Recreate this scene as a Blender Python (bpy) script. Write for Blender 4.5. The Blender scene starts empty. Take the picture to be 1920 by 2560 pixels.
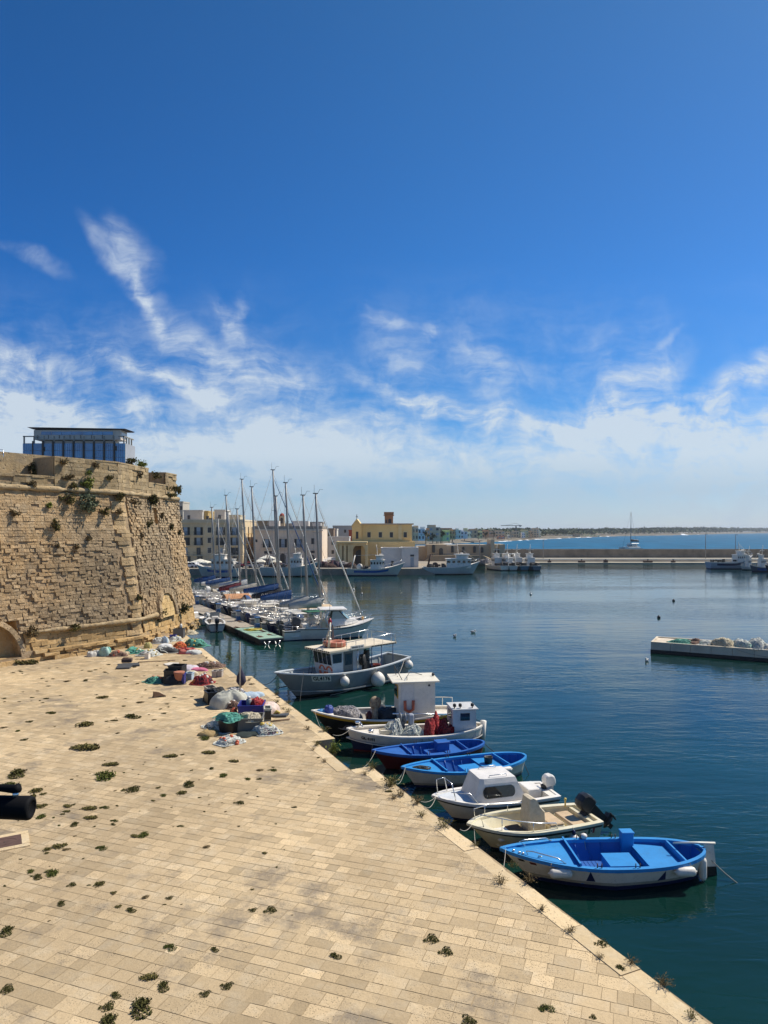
import bpy, bmesh, math, random
from mathutils import Vector, Matrix, noise
R = math.radians
scene = bpy.context.scene
C = scene.collection
# ---------------------------------------------------------------- camera, sky, sun
F, HY, H, Q = 1760.0, 1328.0, 11.4, 1.4      # focal length and horizon row in photo pixels, eye height, quay height
def G(px, py, z=Q):
    d = (H - z) * F / (py - HY)
    return Vector(((px - 960) / F * d, d, z))
def A(px, py, d):
    return Vector(((px - 960) / F * d, d, H - (py - HY) / F * d))
cam = bpy.data.cameras.new('camera'); cam_ob = bpy.data.objects.new('camera', cam); C.objects.link(cam_ob)
cam.sensor_fit = 'VERTICAL'; cam.sensor_height = 36; cam.lens = F / 2560 * 36
cam.shift_y = (HY - 1280) / 2560; cam.clip_start = 0.1; cam.clip_end = 40000
cam_ob.location = (0, 0, H); cam_ob.rotation_euler = (R(90), 0, 0)
scene.camera = cam_ob
scene.view_settings.view_transform = 'Standard'; scene.view_settings.look = 'None'
scene.view_settings.exposure = 0.28; scene.view_settings.gamma = 1.0
SUN_AZ, SUN_EL = R(62), R(50)                 # azimuth from +Y towards +X
sun = bpy.data.lights.new('sun', 'SUN'); sun.energy = 4.7; sun.angle = R(0.53); sun.color = (1, 0.93, 0.82)
sun_ob = bpy.data.objects.new('sun', sun); C.objects.link(sun_ob)
sd = Vector((math.sin(SUN_AZ) * math.cos(SUN_EL), math.cos(SUN_AZ) * math.cos(SUN_EL), math.sin(SUN_EL)))
sun_ob.rotation_euler = sd.to_track_quat('Z', 'Y').to_euler(); sun_ob.location = sd * 100

class NT:                                       # small node-tree helper
    def __init__(s, tree): s.t = tree; s.n = tree.nodes; s.l = tree.links
    def node(s, typ, ins=None, **kw):
        n = s.n.new(typ)
        for k, v in kw.items(): setattr(n, k, v)
        if ins:
            for k, v in ins.items():
                sock = n.inputs[k]
                if isinstance(v, bpy.types.NodeSocket): s.l.new(v, sock)
                else: sock.default_value = v
        return n
    def math(s, op, a, b=0.0, c=None, clamp=False):
        n = s.n.new('ShaderNodeMath'); n.operation = op; n.use_clamp = clamp
        for i, v in enumerate((a, b) if c is None else (a, b, c)):
            if isinstance(v, bpy.types.NodeSocket): s.l.new(v, n.inputs[i])
            else: n.inputs[i].default_value = v
        return n.outputs[0]
    def mix(s, f, a, b, blend='MIX'):
        n = s.n.new('ShaderNodeMix'); n.data_type = 'RGBA'; n.blend_type = blend; n.clamp_factor = True
        for sock, v in ((n.inputs[0], f), (n.inputs[6], a), (n.inputs[7], b)):
            if isinstance(v, bpy.types.NodeSocket): s.l.new(v, sock)
            else: sock.default_value = v if not isinstance(v, tuple) or len(v) == 4 else (*v, 1)
        return n.outputs[2]
    def ramp(s, f, stops):
        n = s.n.new('ShaderNodeValToRGB'); e = n.color_ramp.elements
        while len(e) > 1: e.remove(e[-1])
        e[0].position = stops[0][0]; e[0].color = (*stops[0][1], 1)
        for p, c in stops[1:]:
            x = e.new(p); x.color = (*c, 1)
        s.l.new(f, n.inputs[0]); return n.outputs[0]
    def smooth(s, v, a, b):                      # smoothstep a..b
        n = s.n.new('ShaderNodeMapRange'); n.interpolation_type = 'SMOOTHSTEP'
        s.l.new(v, n.inputs[0]); n.inputs[1].default_value = a; n.inputs[2].default_value = b
        return n.outputs[0]

def make_world():
    w = bpy.data.worlds.new('World'); scene.world = w; w.use_nodes = True
    t = NT(w.node_tree); t.n.clear()
    sky = t.node('ShaderNodeTexSky', sky_type='NISHITA', sun_disc=False)
    sky.sun_elevation = SUN_EL; sky.sun_rotation = SUN_AZ
    sky.air_density = 0.75; sky.dust_density = 0.25; sky.ozone_density = 2.8; sky.altitude = 0
    hs = t.node('ShaderNodeHueSaturation', {'Hue': 0.51, 'Saturation': 1.12, 'Value': 1.0, 'Color': sky.outputs[0]})
    co = t.node('ShaderNodeTexCoord').outputs['Generated']
    sp = t.node('ShaderNodeSeparateXYZ', {0: co})
    yy = t.math('MAXIMUM', t.math('ABSOLUTE', sp.outputs[1]), 0.08)
    u = t.math('DIVIDE', sp.outputs[0], yy); v = t.math('DIVIDE', sp.outputs[2], yy)
    uv = t.node('ShaderNodeCombineXYZ', {0: u, 1: v, 2: 0.0}).outputs[0]
    # wandering of the cloud edges
    n1 = t.node('ShaderNodeTexNoise', {'Vector': uv, 'Scale': 7.0, 'Detail': 4.0, 'Roughness': 0.55})
    sh = t.node('ShaderNodeVectorMath', {0: n1.outputs[1], 1: (0.5, 0.5, 0.5)}, operation='SUBTRACT')
    sc = t.node('ShaderNodeVectorMath', {0: sh.outputs[0], 1: (0.11, 0.075, 0)}, operation='MULTIPLY')
    wv = t.node('ShaderNodeVectorMath', {0: uv, 1: sc.outputs[0]}, operation='ADD').outputs[0]
    fine = t.node('ShaderNodeTexNoise', {'Vector': wv, 'Scale': 24.0, 'Detail': 8.0, 'Roughness': 0.62, 'Distortion': 0.2}).outputs[0]
    mp = t.node('ShaderNodeMapping', {'Vector': wv, 'Rotation': (0, 0, R(44)), 'Scale': (5, 26, 1)})
    streak = t.node('ShaderNodeTexNoise', {'Vector': mp.outputs[0], 'Scale': 1.0, 'Detail': 7.0, 'Roughness': 0.68}).outputs[0]
    tex = t.math('ADD', t.math('MULTIPLY', fine, 0.6), t.math('MULTIPLY', streak, 0.75))
    # cirrus strokes: centre in photo pixels, half length, half width, slope, weight
    strokes = [(318, 676, 125, 25, 46, .8), (385, 765, 95, 13, 62, .9), (335, 622, 75, 34, 50, .4), (300, 600, 60, 26, 70, .35), (572, 812, 62, 26, 50, .75), (600, 775, 40, 18, -70, .5),
               (70, 640, 85, 14, 22, .42), (400, 950, 140, 24, 24, .9), (500, 985, 100, 24, 30, .8), (490, 880, 110, 40, 40, .6), (620, 915, 120, 50, 12, .6), (760, 925, 130, 50, 5, .25),
               (90, 985, 250, 75, 12, .95), (50, 890, 170, 32, 10, .6), (280, 900, 120, 22, 20, .3), (965, 808, 60, 16, 12, .55), (1066, 826, 30, 19, -40, .75),
               (1000, 905, 90, 60, 40, .38), (1050, 1000, 170, 26, 22, .85), (1220, 1045, 200, 26, 10, .8), (1205, 935, 110, 48, 58, .7), (1300, 950, 50, 40, 80, .28),
               (1580, 975, 130, 46, -32, .85), (1800, 985, 170, 40, -30, .9), (1900, 930, 90, 34, -40, .7), (1650, 862, 60, 8, -26, .4), (1440, 1075, 160, 34, 4, .8), (1600, 1050, 150, 40, -8, .6), (1850, 1060, 120, 30, -6, .5)]
    tot = None
    for (cx, cy, la, wi, an, wt) in strokes:
        m = t.node('ShaderNodeMapping', {'Vector': wv, 'Location': ((cx - 960) / F, (HY - cy) / F, 0), 'Rotation': (0, 0, R(-an)), 'Scale': (la * 1.25 / F, wi * 1.25 / F, 1)}, vector_type='TEXTURE')
        d = t.node('ShaderNodeVectorMath', {0: m.outputs[0]}, operation='LENGTH').outputs['Value']
        d = t.math('MULTIPLY', t.smooth(d, 1.35, 0.0), wt)
        tot = d if tot is None else t.math('ADD', tot, d)
    wsp = t.node('ShaderNodeSeparateXYZ', {0: wv}); wu, wy = wsp.outputs[0], wsp.outputs[1]
    topv = t.ramp(t.math('ADD', t.math('MULTIPLY', wu, 0.917), 0.5), [(x_ / 1920, ((HY - y_) / F,) * 3) for x_, y_ in ((0, 1010), (280, 1065), (430, 1060), (520, 1000), (700, 1028), (1000, 1062), (1270, 1122), (1420, 1070), (1700, 1050), (1920, 1040))])
    rel = t.math('SUBTRACT', t.math('SUBTRACT', wy, topv), t.math('MULTIPLY', t.math('SUBTRACT', tex, 0.66), 0.12))
    bank = t.math('MULTIPLY', t.smooth(rel, 0.050, -0.065), 1.0)
    hole = t.node('ShaderNodeMapping', {'Vector': wv, 'Location': (-0.30, 0.20, 0), 'Rotation': (0, 0, R(-30)), 'Scale': (0.12, 0.055, 1)}, vector_type='TEXTURE')
    hd = t.smooth(t.node('ShaderNodeVectorMath', {0: hole.outputs[0]}, operation='LENGTH').outputs['Value'], 1.2, 0.2)
    bank = t.math('MULTIPLY', bank, t.math('SUBTRACT', 1.0, t.math('MULTIPLY', hd, 0.55)))
    low = t.smooth(v, 0.045, 0.105)               # thinner veil and blue-grey haze under the bank
    bank = t.math('MULTIPLY', bank, t.math('ADD', t.math('MULTIPLY', low, 0.36), 0.62))
    wis = t.math('MULTIPLY', tot, t.math('MULTIPLY', t.smooth(tex, 0.42, 1.02), 1.2))
    bk = t.math('MULTIPLY', bank, t.math('ADD', t.math('MULTIPLY', t.smooth(tex, 0.4, 1.0), 0.7), 0.56))
    veil = t.math('MULTIPLY', t.math('MULTIPLY', t.smooth(tex, 0.5, 1.0), 0.42), t.math('MULTIPLY', t.smooth(wy, 0.40, 0.20), t.smooth(t.node('ShaderNodeTexNoise', {'Vector': uv, 'Scale': 3.1, 'Detail': 2.0}).outputs[0], 0.36, 0.6)))
    dens = t.math('MINIMUM', t.math('ADD', t.math('ADD', wis, veil), bk), 0.86)
    dens = t.math('MULTIPLY', dens, t.smooth(v, -0.02, 0.0))
    ccol = t.ramp(v, [(0.0, (4.6, 5.6, 6.6)), (0.06, (4.6, 5.8, 6.9)), (0.11, (6.3, 7.1, 7.7)), (0.3, (6.5, 7.3, 8.1))])
    grad = t.ramp(v, [(0.0, (0.86, 0.77, 0.92)), (0.05, (0.74, 0.80, 0.96)), (0.12, (0.50, 0.88, 1.12)), (0.35, (0.46, 0.97, 1.28)), (0.8, (0.56, 1.0, 1.14))])
    side = t.ramp(t.math('ADD', t.math('MULTIPLY', u, 0.9), 0.5), [(0.0, (0.50, 0.86, 0.96)), (0.55, (0.80, 1.02, 1.0)), (1.0, (0.98, 1.05, 1.02))])
    skyc = t.mix(1.0, t.mix(1.0, hs.outputs[0], grad, 'MULTIPLY'), side, 'MULTIPLY')
    col = t.mix(dens, skyc, ccol)
    bg = t.node('ShaderNodeBackground', {'Color': col, 'Strength': 0.086})
    out = t.node('ShaderNodeOutputWorld', {'Surface': bg.outputs[0]})
make_world()
try:
    scene.cycles.use_denoising = True; scene.cycles.max_bounces = 6; scene.cycles.caustics_reflective = False; scene.cycles.caustics_refractive = False
except Exception: pass

# ---------------------------------------------------------------- helpers
class MB:
    """collects faces; build() links them as one mesh object"""
    def __init__(s): s.v = []; s.f = []; s.t = []; s.sm = []; s.cur = 0.5
    def add(s, vs, fs, smooth=False, tint=None):
        b = len(s.v); s.v += [tuple(p) for p in vs]; tt = s.cur if tint is None else tint
        for f in fs: s.f.append([b + i for i in f]); s.t.append(tt); s.sm.append(smooth)
    def quad(s, a, b, c, d, tint=None): s.add((a, b, c, d), ((0, 1, 2, 3),), tint=tint)
    def hexa(s, p, tint=None, smooth=False):      # 8 points: bottom ring then top ring
        s.add(p, ((3, 2, 1, 0), (4, 5, 6, 7), (0, 1, 5, 4), (1, 2, 6, 5), (2, 3, 7, 6), (3, 0, 4, 7)), smooth, tint)
    def box(s, c, d, rz=0, tint=None, top=1.0, ry=0, rx=0):
        hx, hy, hz = d[0] / 2, d[1] / 2, d[2] / 2
        m = Matrix.Rotation(rz, 3, 'Z') @ Matrix.Rotation(ry, 3, 'Y') @ Matrix.Rotation(rx, 3, 'X'); c = Vector(c)
        p = [c + m @ Vector((x * hx * k, y * hy * k, z * hz)) for z, k in ((-1, 1), (1, top)) for x, y in ((-1, -1), (1, -1), (1, 1), (-1, 1))]
        s.hexa(p, tint)
    def cbox(s, c, d, b=0.03, rz=0, tint=None):    # chamfered box
        hx, hy, hz = d[0] / 2, d[1] / 2, d[2] / 2; b = min(b, hx * .9, hy * .9, hz * .9)
        m = Matrix.Rotation(rz, 3, 'Z'); c = Vector(c); vs = []; n = 8
        def ring(x, y, z, k):
            return [(x - k, -y, z), (x, -y + k, z), (x, y - k, z), (x - k, y, z), (-x + k, y, z), (-x, y - k, z), (-x, -y + k, z), (-x + k, -y, z)]
        rings = [ring(hx - b, hy - b, -hz, b * .4), ring(hx, hy, -hz + b, b), ring(hx, hy, hz - b, b), ring(hx - b, hy - b, hz, b * .4)]
        for r in rings: vs += [c + m @ Vector(q) for q in r]
        fs = [[(k * n + i), (k * n + (i + 1) % n), ((k + 1) * n + (i + 1) % n), ((k + 1) * n + i)] for k in range(3) for i in range(n)]
        fs += [list(range(n))[::-1], list(range(3 * n, 4 * n))]
        s.add(vs, fs, False, tint)
    def prism(s, poly, z0, z1, tint=None):
        n = len(poly); vs = [(p[0], p[1], z0) for p in poly] + [(p[0], p[1], z1) for p in poly]
        fs = [[i, (i + 1) % n, n + (i + 1) % n, n + i] for i in range(n)] + [list(range(n))[::-1], list(range(n, 2 * n))]
        s.add(vs, fs, False, tint)
    def tube(s, pts, r, n=6, tint=None, cap=True, smooth=True):
        pts = [Vector(p) for p in pts]; rs = r if isinstance(r, (list, tuple)) else [r] * len(pts)
        up = None; vs = []; m = len(pts)
        for i, p in enumerate(pts):
            d = (pts[min(i + 1, m - 1)] - pts[max(i - 1, 0)])
            d = d.normalized() if d.length > 1e-9 else Vector((0, 0, 1))
            if up is None: up = d.orthogonal().normalized()
            up = (up - d * up.dot(d)); up = up.normalized() if up.length > 1e-6 else d.orthogonal().normalized()
            sd_ = d.cross(up)
            for k in range(n):
                a = 2 * math.pi * k / n; vs.append(p + (up * math.cos(a) + sd_ * math.sin(a)) * rs[i])
        fs = [[i * n + k, i * n + (k + 1) % n, (i + 1) * n + (k + 1) % n, (i + 1) * n + k] for i in range(m - 1) for k in range(n)]
        if cap: fs += [list(range(n))[::-1], list(range((m - 1) * n, m * n))]
        s.add(vs, fs, smooth, tint)
    def lathe(s, c, prof, n=12, axis='Z', rz=0, tint=None, smooth=True):   # prof: (radius, height)
        c = Vector(c); m = Matrix.Rotation(rz, 3, 'Z'); vs = []
        for r, h in prof:
            for k in range(n):
                a = 2 * math.pi * k / n; q = Vector((r * math.cos(a), r * math.sin(a), h))
                if axis == 'X': q = Vector((q.z, q.x, q.y))
                if axis == 'Y': q = Vector((q.x, q.z, q.y))
                vs.append(c + m @ q)
        L = len(prof)
        fs = [[i * n + k, i * n + (k + 1) % n, (i + 1) * n + (k + 1) % n, (i + 1) * n + k] for i in range(L - 1) for k in range(n)]
        fs += [list(range(n))[::-1], list(range((L - 1) * n, L * n))]
        s.add(vs, fs, smooth, tint)
    def ball(s, c, r, n=10, sq=(1, 1, 1), tint=None):
        pr = [(max(1e-3, math.sin(math.pi * i / n)), -math.cos(math.pi * i / n)) for i in range(n + 1)]
        vs = []; c = Vector(c)
        for q, h in pr:
            for k in range(n + 2):
                a = 2 * math.pi * k / (n + 2); vs.append(c + Vector((q * math.cos(a) * r * sq[0], q * math.sin(a) * r * sq[1], h * r * sq[2])))
        m = n + 2
        s.add(vs, [[i * m + k, i * m + (k + 1) % m, (i + 1) * m + (k + 1) % m, (i + 1) * m + k] for i in range(n) for k in range(m)], True, tint)
    def grid(s, P, smooth=True, tint=None, flip=False):     # P[i][j] points
        ni, nj = len(P), len(P[0]); vs = [p for r in P for p in r]
        fs = [[i * nj + j, i * nj + j + 1, (i + 1) * nj + j + 1, (i + 1) * nj + j] for i in range(ni - 1) for j in range(nj - 1)]
        if flip: fs = [f[::-1] for f in fs]
        s.add(vs, fs, smooth, tint)
    def build(s, name, mat, parent=None, loc=None, rz=0):
        me = bpy.data.meshes.new(name); me.from_pydata(s.v, [], s.f)
        me.polygons.foreach_set('use_smooth', s.sm)
        a = me.attributes.new('tint', 'FLOAT', 'FACE'); a.data.foreach_set('value', s.t)
        if mat: me.materials.append(mat)
        me.update(); o = bpy.data.objects.new(name, me); C.objects.link(o)
        if parent: o.parent = parent
        if loc is not None: o.location = loc
        if rz: o.rotation_euler = (0, 0, rz)
        return o
def tag(o, label, cat, group=None, kind=None):
    o['label'] = label
    if cat: o['category'] = cat
    if group: o['group'] = group
    if kind: o['kind'] = kind
    return o
def struct(o, label=None, kind='structure'):
    o['kind'] = kind
    if label: o['label'] = label
    return o
def thing(name, label, cat, loc=(0, 0, 0), rz=0, group=None):
    o = bpy.data.objects.new(name, None); C.objects.link(o); o.empty_display_size = 0.3
    o.location = loc; o.rotation_euler = (0, 0, rz)
    return tag(o, label, cat, group)
def part(name, fn, mat, parent, label=None):
    m = MB(); fn(m); o = m.build(name, mat, parent)
    if label: o['label'] = label
    return o
def copy_tree(o, parent=None):
    kids = list(o.children); c = o.copy(); C.objects.link(c)
    if parent is not None: c.parent = parent
    for k in kids: copy_tree(k, c)
    return c
def sub(a, b): return (a[0] - b[0], a[1] - b[1], a[2] - b[2])
def lerp(a, b, t): return a + (b - a) * t
def sag(a, b, s, n=10):
    a, b = Vector(a), Vector(b)
    return [a.lerp(b, i / n) - Vector((0, 0, s * 4 * (i / n) * (1 - i / n))) for i in range(n + 1)]
def text_mesh(txt, size, shear=0.0, bold=0.0):
    cu = bpy.data.curves.new('lettering', 'FONT'); cu.body = txt; cu.size = size; cu.shear = shear; cu.offset = bold
    cu.align_x = 'CENTER'; cu.align_y = 'CENTER'; cu.resolution_u = 3
    o = bpy.data.objects.new('lettering', cu); C.objects.link(o)
    dg = bpy.context.evaluated_depsgraph_get(); dg.update()
    me = bpy.data.meshes.new_from_object(o.evaluated_get(dg))
    bpy.data.objects.remove(o); bpy.data.curves.remove(cu)
    vs = [v.co.copy() for v in me.vertices]; fs = [list(p.vertices) for p in me.polygons]
    bpy.data.meshes.remove(me); return vs, fs

MATS = {}
def M(name, col, rough=0.6, var=0.18, scale=3.0, bump=0.0, bscale=25.0, metal=0.0, tint=0.0, spec=0.5, col2=None, dirt=0.0, coat=0.0, emis=None):
    """procedural surface: base colour broken up by noise, optional per-face tint, wear and bump"""
    if name in MATS: return MATS[name]
    m = bpy.data.materials.new(name); m.use_nodes = True; t = NT(m.node_tree); t.n.clear()
    co = t.node('ShaderNodeTexCoord').outputs['Object']
    nz = t.node('ShaderNodeTexNoise', {'Vector': co, 'Scale': scale, 'Detail': 5.0, 'Roughness': 0.6}).outputs[0]
    c2 = col2 or tuple(c * 0.55 for c in col)
    f = t.math('MULTIPLY', t.smooth(nz, 0.35, 0.75), var * 2.2 if not col2 else 1.0, clamp=True)
    c = t.mix(f, col, c2)
    if tint:
        at = t.node('ShaderNodeAttribute', attribute_name='tint').outputs['Fac']
        k = t.math('ADD', t.math('MULTIPLY', at, tint), 1.0 - tint * 0.5)
        c = t.mix(1.0, c, t.node('ShaderNodeCombineXYZ', {0: k, 1: k, 2: k}).outputs[0], 'MULTIPLY')
    if dirt:
        dn = t.node('ShaderNodeTexNoise', {'Vector': co, 'Scale': scale * 5.3, 'Detail': 6.0, 'Roughness': 0.7}).outputs[0]
        c = t.mix(t.math('MULTIPLY', t.smooth(dn, 0.55, 0.72), dirt), c, (0.09, 0.07, 0.05))
    b = t.node('ShaderNodeBsdfPrincipled', {'Base Color': c, 'Roughness': rough, 'Metallic': metal, 'Specular IOR Level': spec, 'Coat Weight': coat})
    if bump:
        bn = t.node('ShaderNodeTexNoise', {'Vector': co, 'Scale': bscale, 'Detail': 4.0, 'Roughness': 0.65}).outputs[0]
        bp = t.node('ShaderNodeBump', {'Strength': 1.0, 'Distance': bump, 'Height': bn}); t.l.new(bp.outputs[0], b.inputs['Normal'])
    if emis: b.inputs['Emission Color'].default_value = (*emis, 1); b.inputs['Emission Strength'].default_value = 1
    t.node('ShaderNodeOutputMaterial', {'Surface': b.outputs[0]})
    MATS[name] = m; return m
def paint(name, col, rough=0.42, dirt=0.38, scale=2.2): return M(name, col, rough, 0.16, scale, 0.004, 12, 0, 0, 0.5, None, dirt)
WHITE = paint('white_paint', (0.76, 0.705, 0.61)); WHITE2 = paint('clean_white_gelcoat', (0.80, 0.75, 0.665), 0.3, 0.16)
CREAM = paint('cream_gelcoat', (0.74, 0.67, 0.47), 0.35, 0.2); BLUE = paint('bright_blue_paint', (0.018, 0.235, 0.56), 0.5, 0.38)
BLUE2 = paint('deep_blue_paint', (0.016, 0.115, 0.40), 0.5, 0.4); NAVY = paint('navy_paint', (0.012, 0.022, 0.085)); RED = paint('dark_red_antifouling', (0.13, 0.018, 0.016))
BLACK = paint('black_paint', (0.012, 0.013, 0.014)); YELLOW = paint('yellow_paint', (0.62, 0.36, 0.03)); GREY = paint('grey_hull_paint', (0.25, 0.265, 0.265), 0.5, 0.25)
GREYIN = paint('grey_deck_paint', (0.36, 0.40, 0.40), 0.6, 0.35); BEIGE = paint('beige_roof_paint', (0.72, 0.62, 0.45), 0.6, 0.3)
STEEL = M('stainless_steel', (0.72, 0.72, 0.70), 0.22, 0.05, metal=0.9); ALU = M('mast_aluminium', (0.30, 0.30, 0.29), 0.55, 0.1, metal=0.1)
ROPE = M('pale_rope', (0.34, 0.31, 0.26), 0.9); DROPE = M('dark_rope', (0.05, 0.05, 0.045), 0.9); WIRE = M('rigging_wire', (0.22, 0.22, 0.22), 0.5)
GLASS = M('dark_glass', (0.015, 0.020, 0.024), 0.06, 0.05, spec=0.8); RUBBER = M('black_rubber', (0.018, 0.018, 0.02), 0.6)
FEND = paint('fender_white', (0.74, 0.69, 0.60), 0.5, 0.35, 5); BROWNW = M('weathered_wood', (0.16, 0.09, 0.05), 0.8, 0.3, 6, 0.01)
PLANK = M('grey_planks', (0.40, 0.34, 0.26), 0.85, 0.3, 4, 0.01); ORANGE = paint('orange_lifebuoy', (0.62, 0.13, 0.05)); RUST = M('rusty_iron', (0.10, 0.06, 0.045), 0.85, 0.4, 8)
# ---------------------------------------------------------------- water, sea, far land
def water_mat(name, deep, rough, amp, s1, spec=0.5, caps=0.0):
    m = bpy.data.materials.new(name); m.use_nodes = True; t = NT(m.node_tree); t.n.clear()
    co = t.node('ShaderNodeTexCoord').outputs['Object']
    mp = t.node('ShaderNodeMapping', {'Vector': co, 'Rotation': (0, 0, R(-14)), 'Scale': (0.55, 1.5, 1)}).outputs[0]
    a = t.node('ShaderNodeTexNoise', {'Vector': mp, 'Scale': s1, 'Detail': 3.0, 'Roughness': 0.55, 'Distortion': 0.6}).outputs[0]
    b = t.node('ShaderNodeTexNoise', {'Vector': mp, 'Scale': s1 * 0.22, 'Detail': 2.0}).outputs[0]
    mp2 = t.node('ShaderNodeMapping', {'Vector': co, 'Rotation': (0, 0, R(8)), 'Scale': (0.6, 2.2, 1)}).outputs[0]
    gust = t.node('ShaderNodeTexNoise', {'Vector': mp2, 'Scale': 0.03, 'Detail': 3.0}).outputs[0]
    g = t.smooth(gust, 0.36, 0.62)
    hgt = t.math('ADD', t.math('MULTIPLY', a, t.math('ADD', t.math('MULTIPLY', g, 0.9), 0.25)), t.math('MULTIPLY', b, 1.6))
    bp = t.node('ShaderNodeBump', {'Strength': 1.0, 'Distance': amp, 'Height': hgt})
    lc = t.node('ShaderNodeTexNoise', {'Vector': co, 'Scale': 0.05, 'Detail': 3.0}).outputs[0]
    c = t.mix(t.smooth(lc, 0.35, 0.65), deep, tuple(x * 0.6 for x in deep))
    if caps:
        mc = t.node('ShaderNodeMapping', {'Vector': co, 'Rotation': (0, 0, R(6)), 'Scale': (0.018, 0.06, 1)}).outputs[0]
        cn = t.node('ShaderNodeTexNoise', {'Vector': mc, 'Scale': 1.0, 'Detail': 6.0, 'Roughness': 0.72}).outputs[0]
        c = t.mix(t.math('MULTIPLY', t.smooth(cn, 0.66, 0.72), caps), c, (0.75, 0.8, 0.82))
    p = t.node('ShaderNodeBsdfPrincipled', {'Base Color': c, 'Roughness': rough, 'IOR': 1.33, 'Specular IOR Level': spec, 'Normal': bp.outputs[0]})
    t.node('ShaderNodeOutputMaterial', {'Surface': p.outputs[0]}); return m
m = MB(); m.quad((-400, -80, 0), (520, -80, 0), (520, 262, 0), (-400, 262, 0))
struct(m.build('harbour_water', water_mat('harbour_water', (0.005, 0.034, 0.027), 0.04, 0.028, 1.6)))
m = MB(); m.quad((-4000, 262, -0.02), (9000, 262, -0.02), (9000, 12500, -0.02), (-4000, 12500, -0.02))
struct(m.build('sea', water_mat('open_sea', (0.006, 0.125, 0.24), 0.55, 0.7, 0.12, 0.18, 0.8)))
LAND = M('coast_scrub', (0.20, 0.16, 0.10), 0.95, 0.4, 0.02, col2=(0.10, 0.10, 0.055))
ROCK = M('shore_rock', (0.26, 0.20, 0.14), 0.95, 0.3, 0.05, 0.6, 0.25)
random.seed(3)
coast = [(-700, 520), (-60, 545), (40, 600), (78, 672), (140, 800), (207, 960), (349, 1250), (560, 1640), (843, 2010), (1300, 2750), (2188, 4010), (4200, 5200), (7000, 6300)]
# land rises gently from a rocky rim
m = MB(); rows = []
pts = []
for i in range(len(coast) - 1):
    a, b = Vector(coast[i]), Vector(coast[i + 1]); n = max(2, int((b - a).length / 18)) if i < 9 else 8
    for k in range(n): pts.append(a.lerp(b, k / n))
for p in pts:
    s_ = p.length / 900
    w1 = 5 * s_; j = noise.noise((p.x * .02, p.y * .02, 0)) * 16 * s_
    d = p.normalized(); nrm = Vector((-d.y, d.x)); nrm = Vector((-0.75, 0.66))
    e = [(0, -1.0), (2 * s_, 0.8), (12 * s_, 1.6), (30 * s_, 3.2), (70 * s_, 4.5), (900 * s_, 9), (2500 * s_, 14)]
    rows.append([(p.x + nrm.x * (q + j * .5), p.y + nrm.y * (q + j * .5), z + (random.uniform(-.5, .5) * s_ if 0 < q < 40 * s_ else 0)) for q, z in e])
m.grid(rows, False, flip=False)
for i in range(len(m.t)): m.t[i] = random.random()
struct(m.build('coast_land', M('coast_ground', (0.175, 0.145, 0.105), 0.95, 0.35, 0.03, 0.5, 0.3, tint=0.5, col2=(0.115, 0.105, 0.07))))
# surf along the shore
m = MB()
for i in range(len(pts) - 1):
    p, q = pts[i], pts[i + 1]; s_ = p.length / 900
    if p.x < 30 or random.random() < (0.55 if p.y < 1500 else 0.93): continue
    w_ = random.uniform(1, 4) * s_; jp = noise.noise((p.x * .02, p.y * .02, 0)) * 8 * s_; jq = noise.noise((q.x * .02, q.y * .02, 0)) * 8 * s_
    h = random.choice((0.1, 0.3, 0.6, 1.6 if random.random() < .25 else .5)) * s_
    p = p + Vector((-.75, .66)) * jp; q = q + Vector((-.75, .66)) * jq
    m.add(((p.x + w_ * .75, p.y - w_, 0.02), (q.x + w_ * .75, q.y - w_, 0.02), (q.x, q.y, h), (p.x, p.y, h)), ((0, 1, 2, 3),))
struct(m.build('surf_foam', M('foam', (0.8, 0.82, 0.82), 0.9)), 'white surf breaking along the far rocky shore', 'stuff')
# hills at the horizon
m = MB(); r0 = []; 
for i in range(60):
    x = -2500 + i * 180; z = 34 + 26 * noise.noise((x * .00035, 3.3, 0)) + 10 * noise.noise((x * .0015, 1.3, 0))
    r0.append([(x, 9800, -1), (x, 9900, max(6, z * .8)), (x, 10600, max(8, z)), (x, 11500, 0)])
m.grid(r0, True)
struct(m.build('hills', M('far_hills', (0.10, 0.14, 0.17), 1, 0.3, 0.003)))

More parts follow.
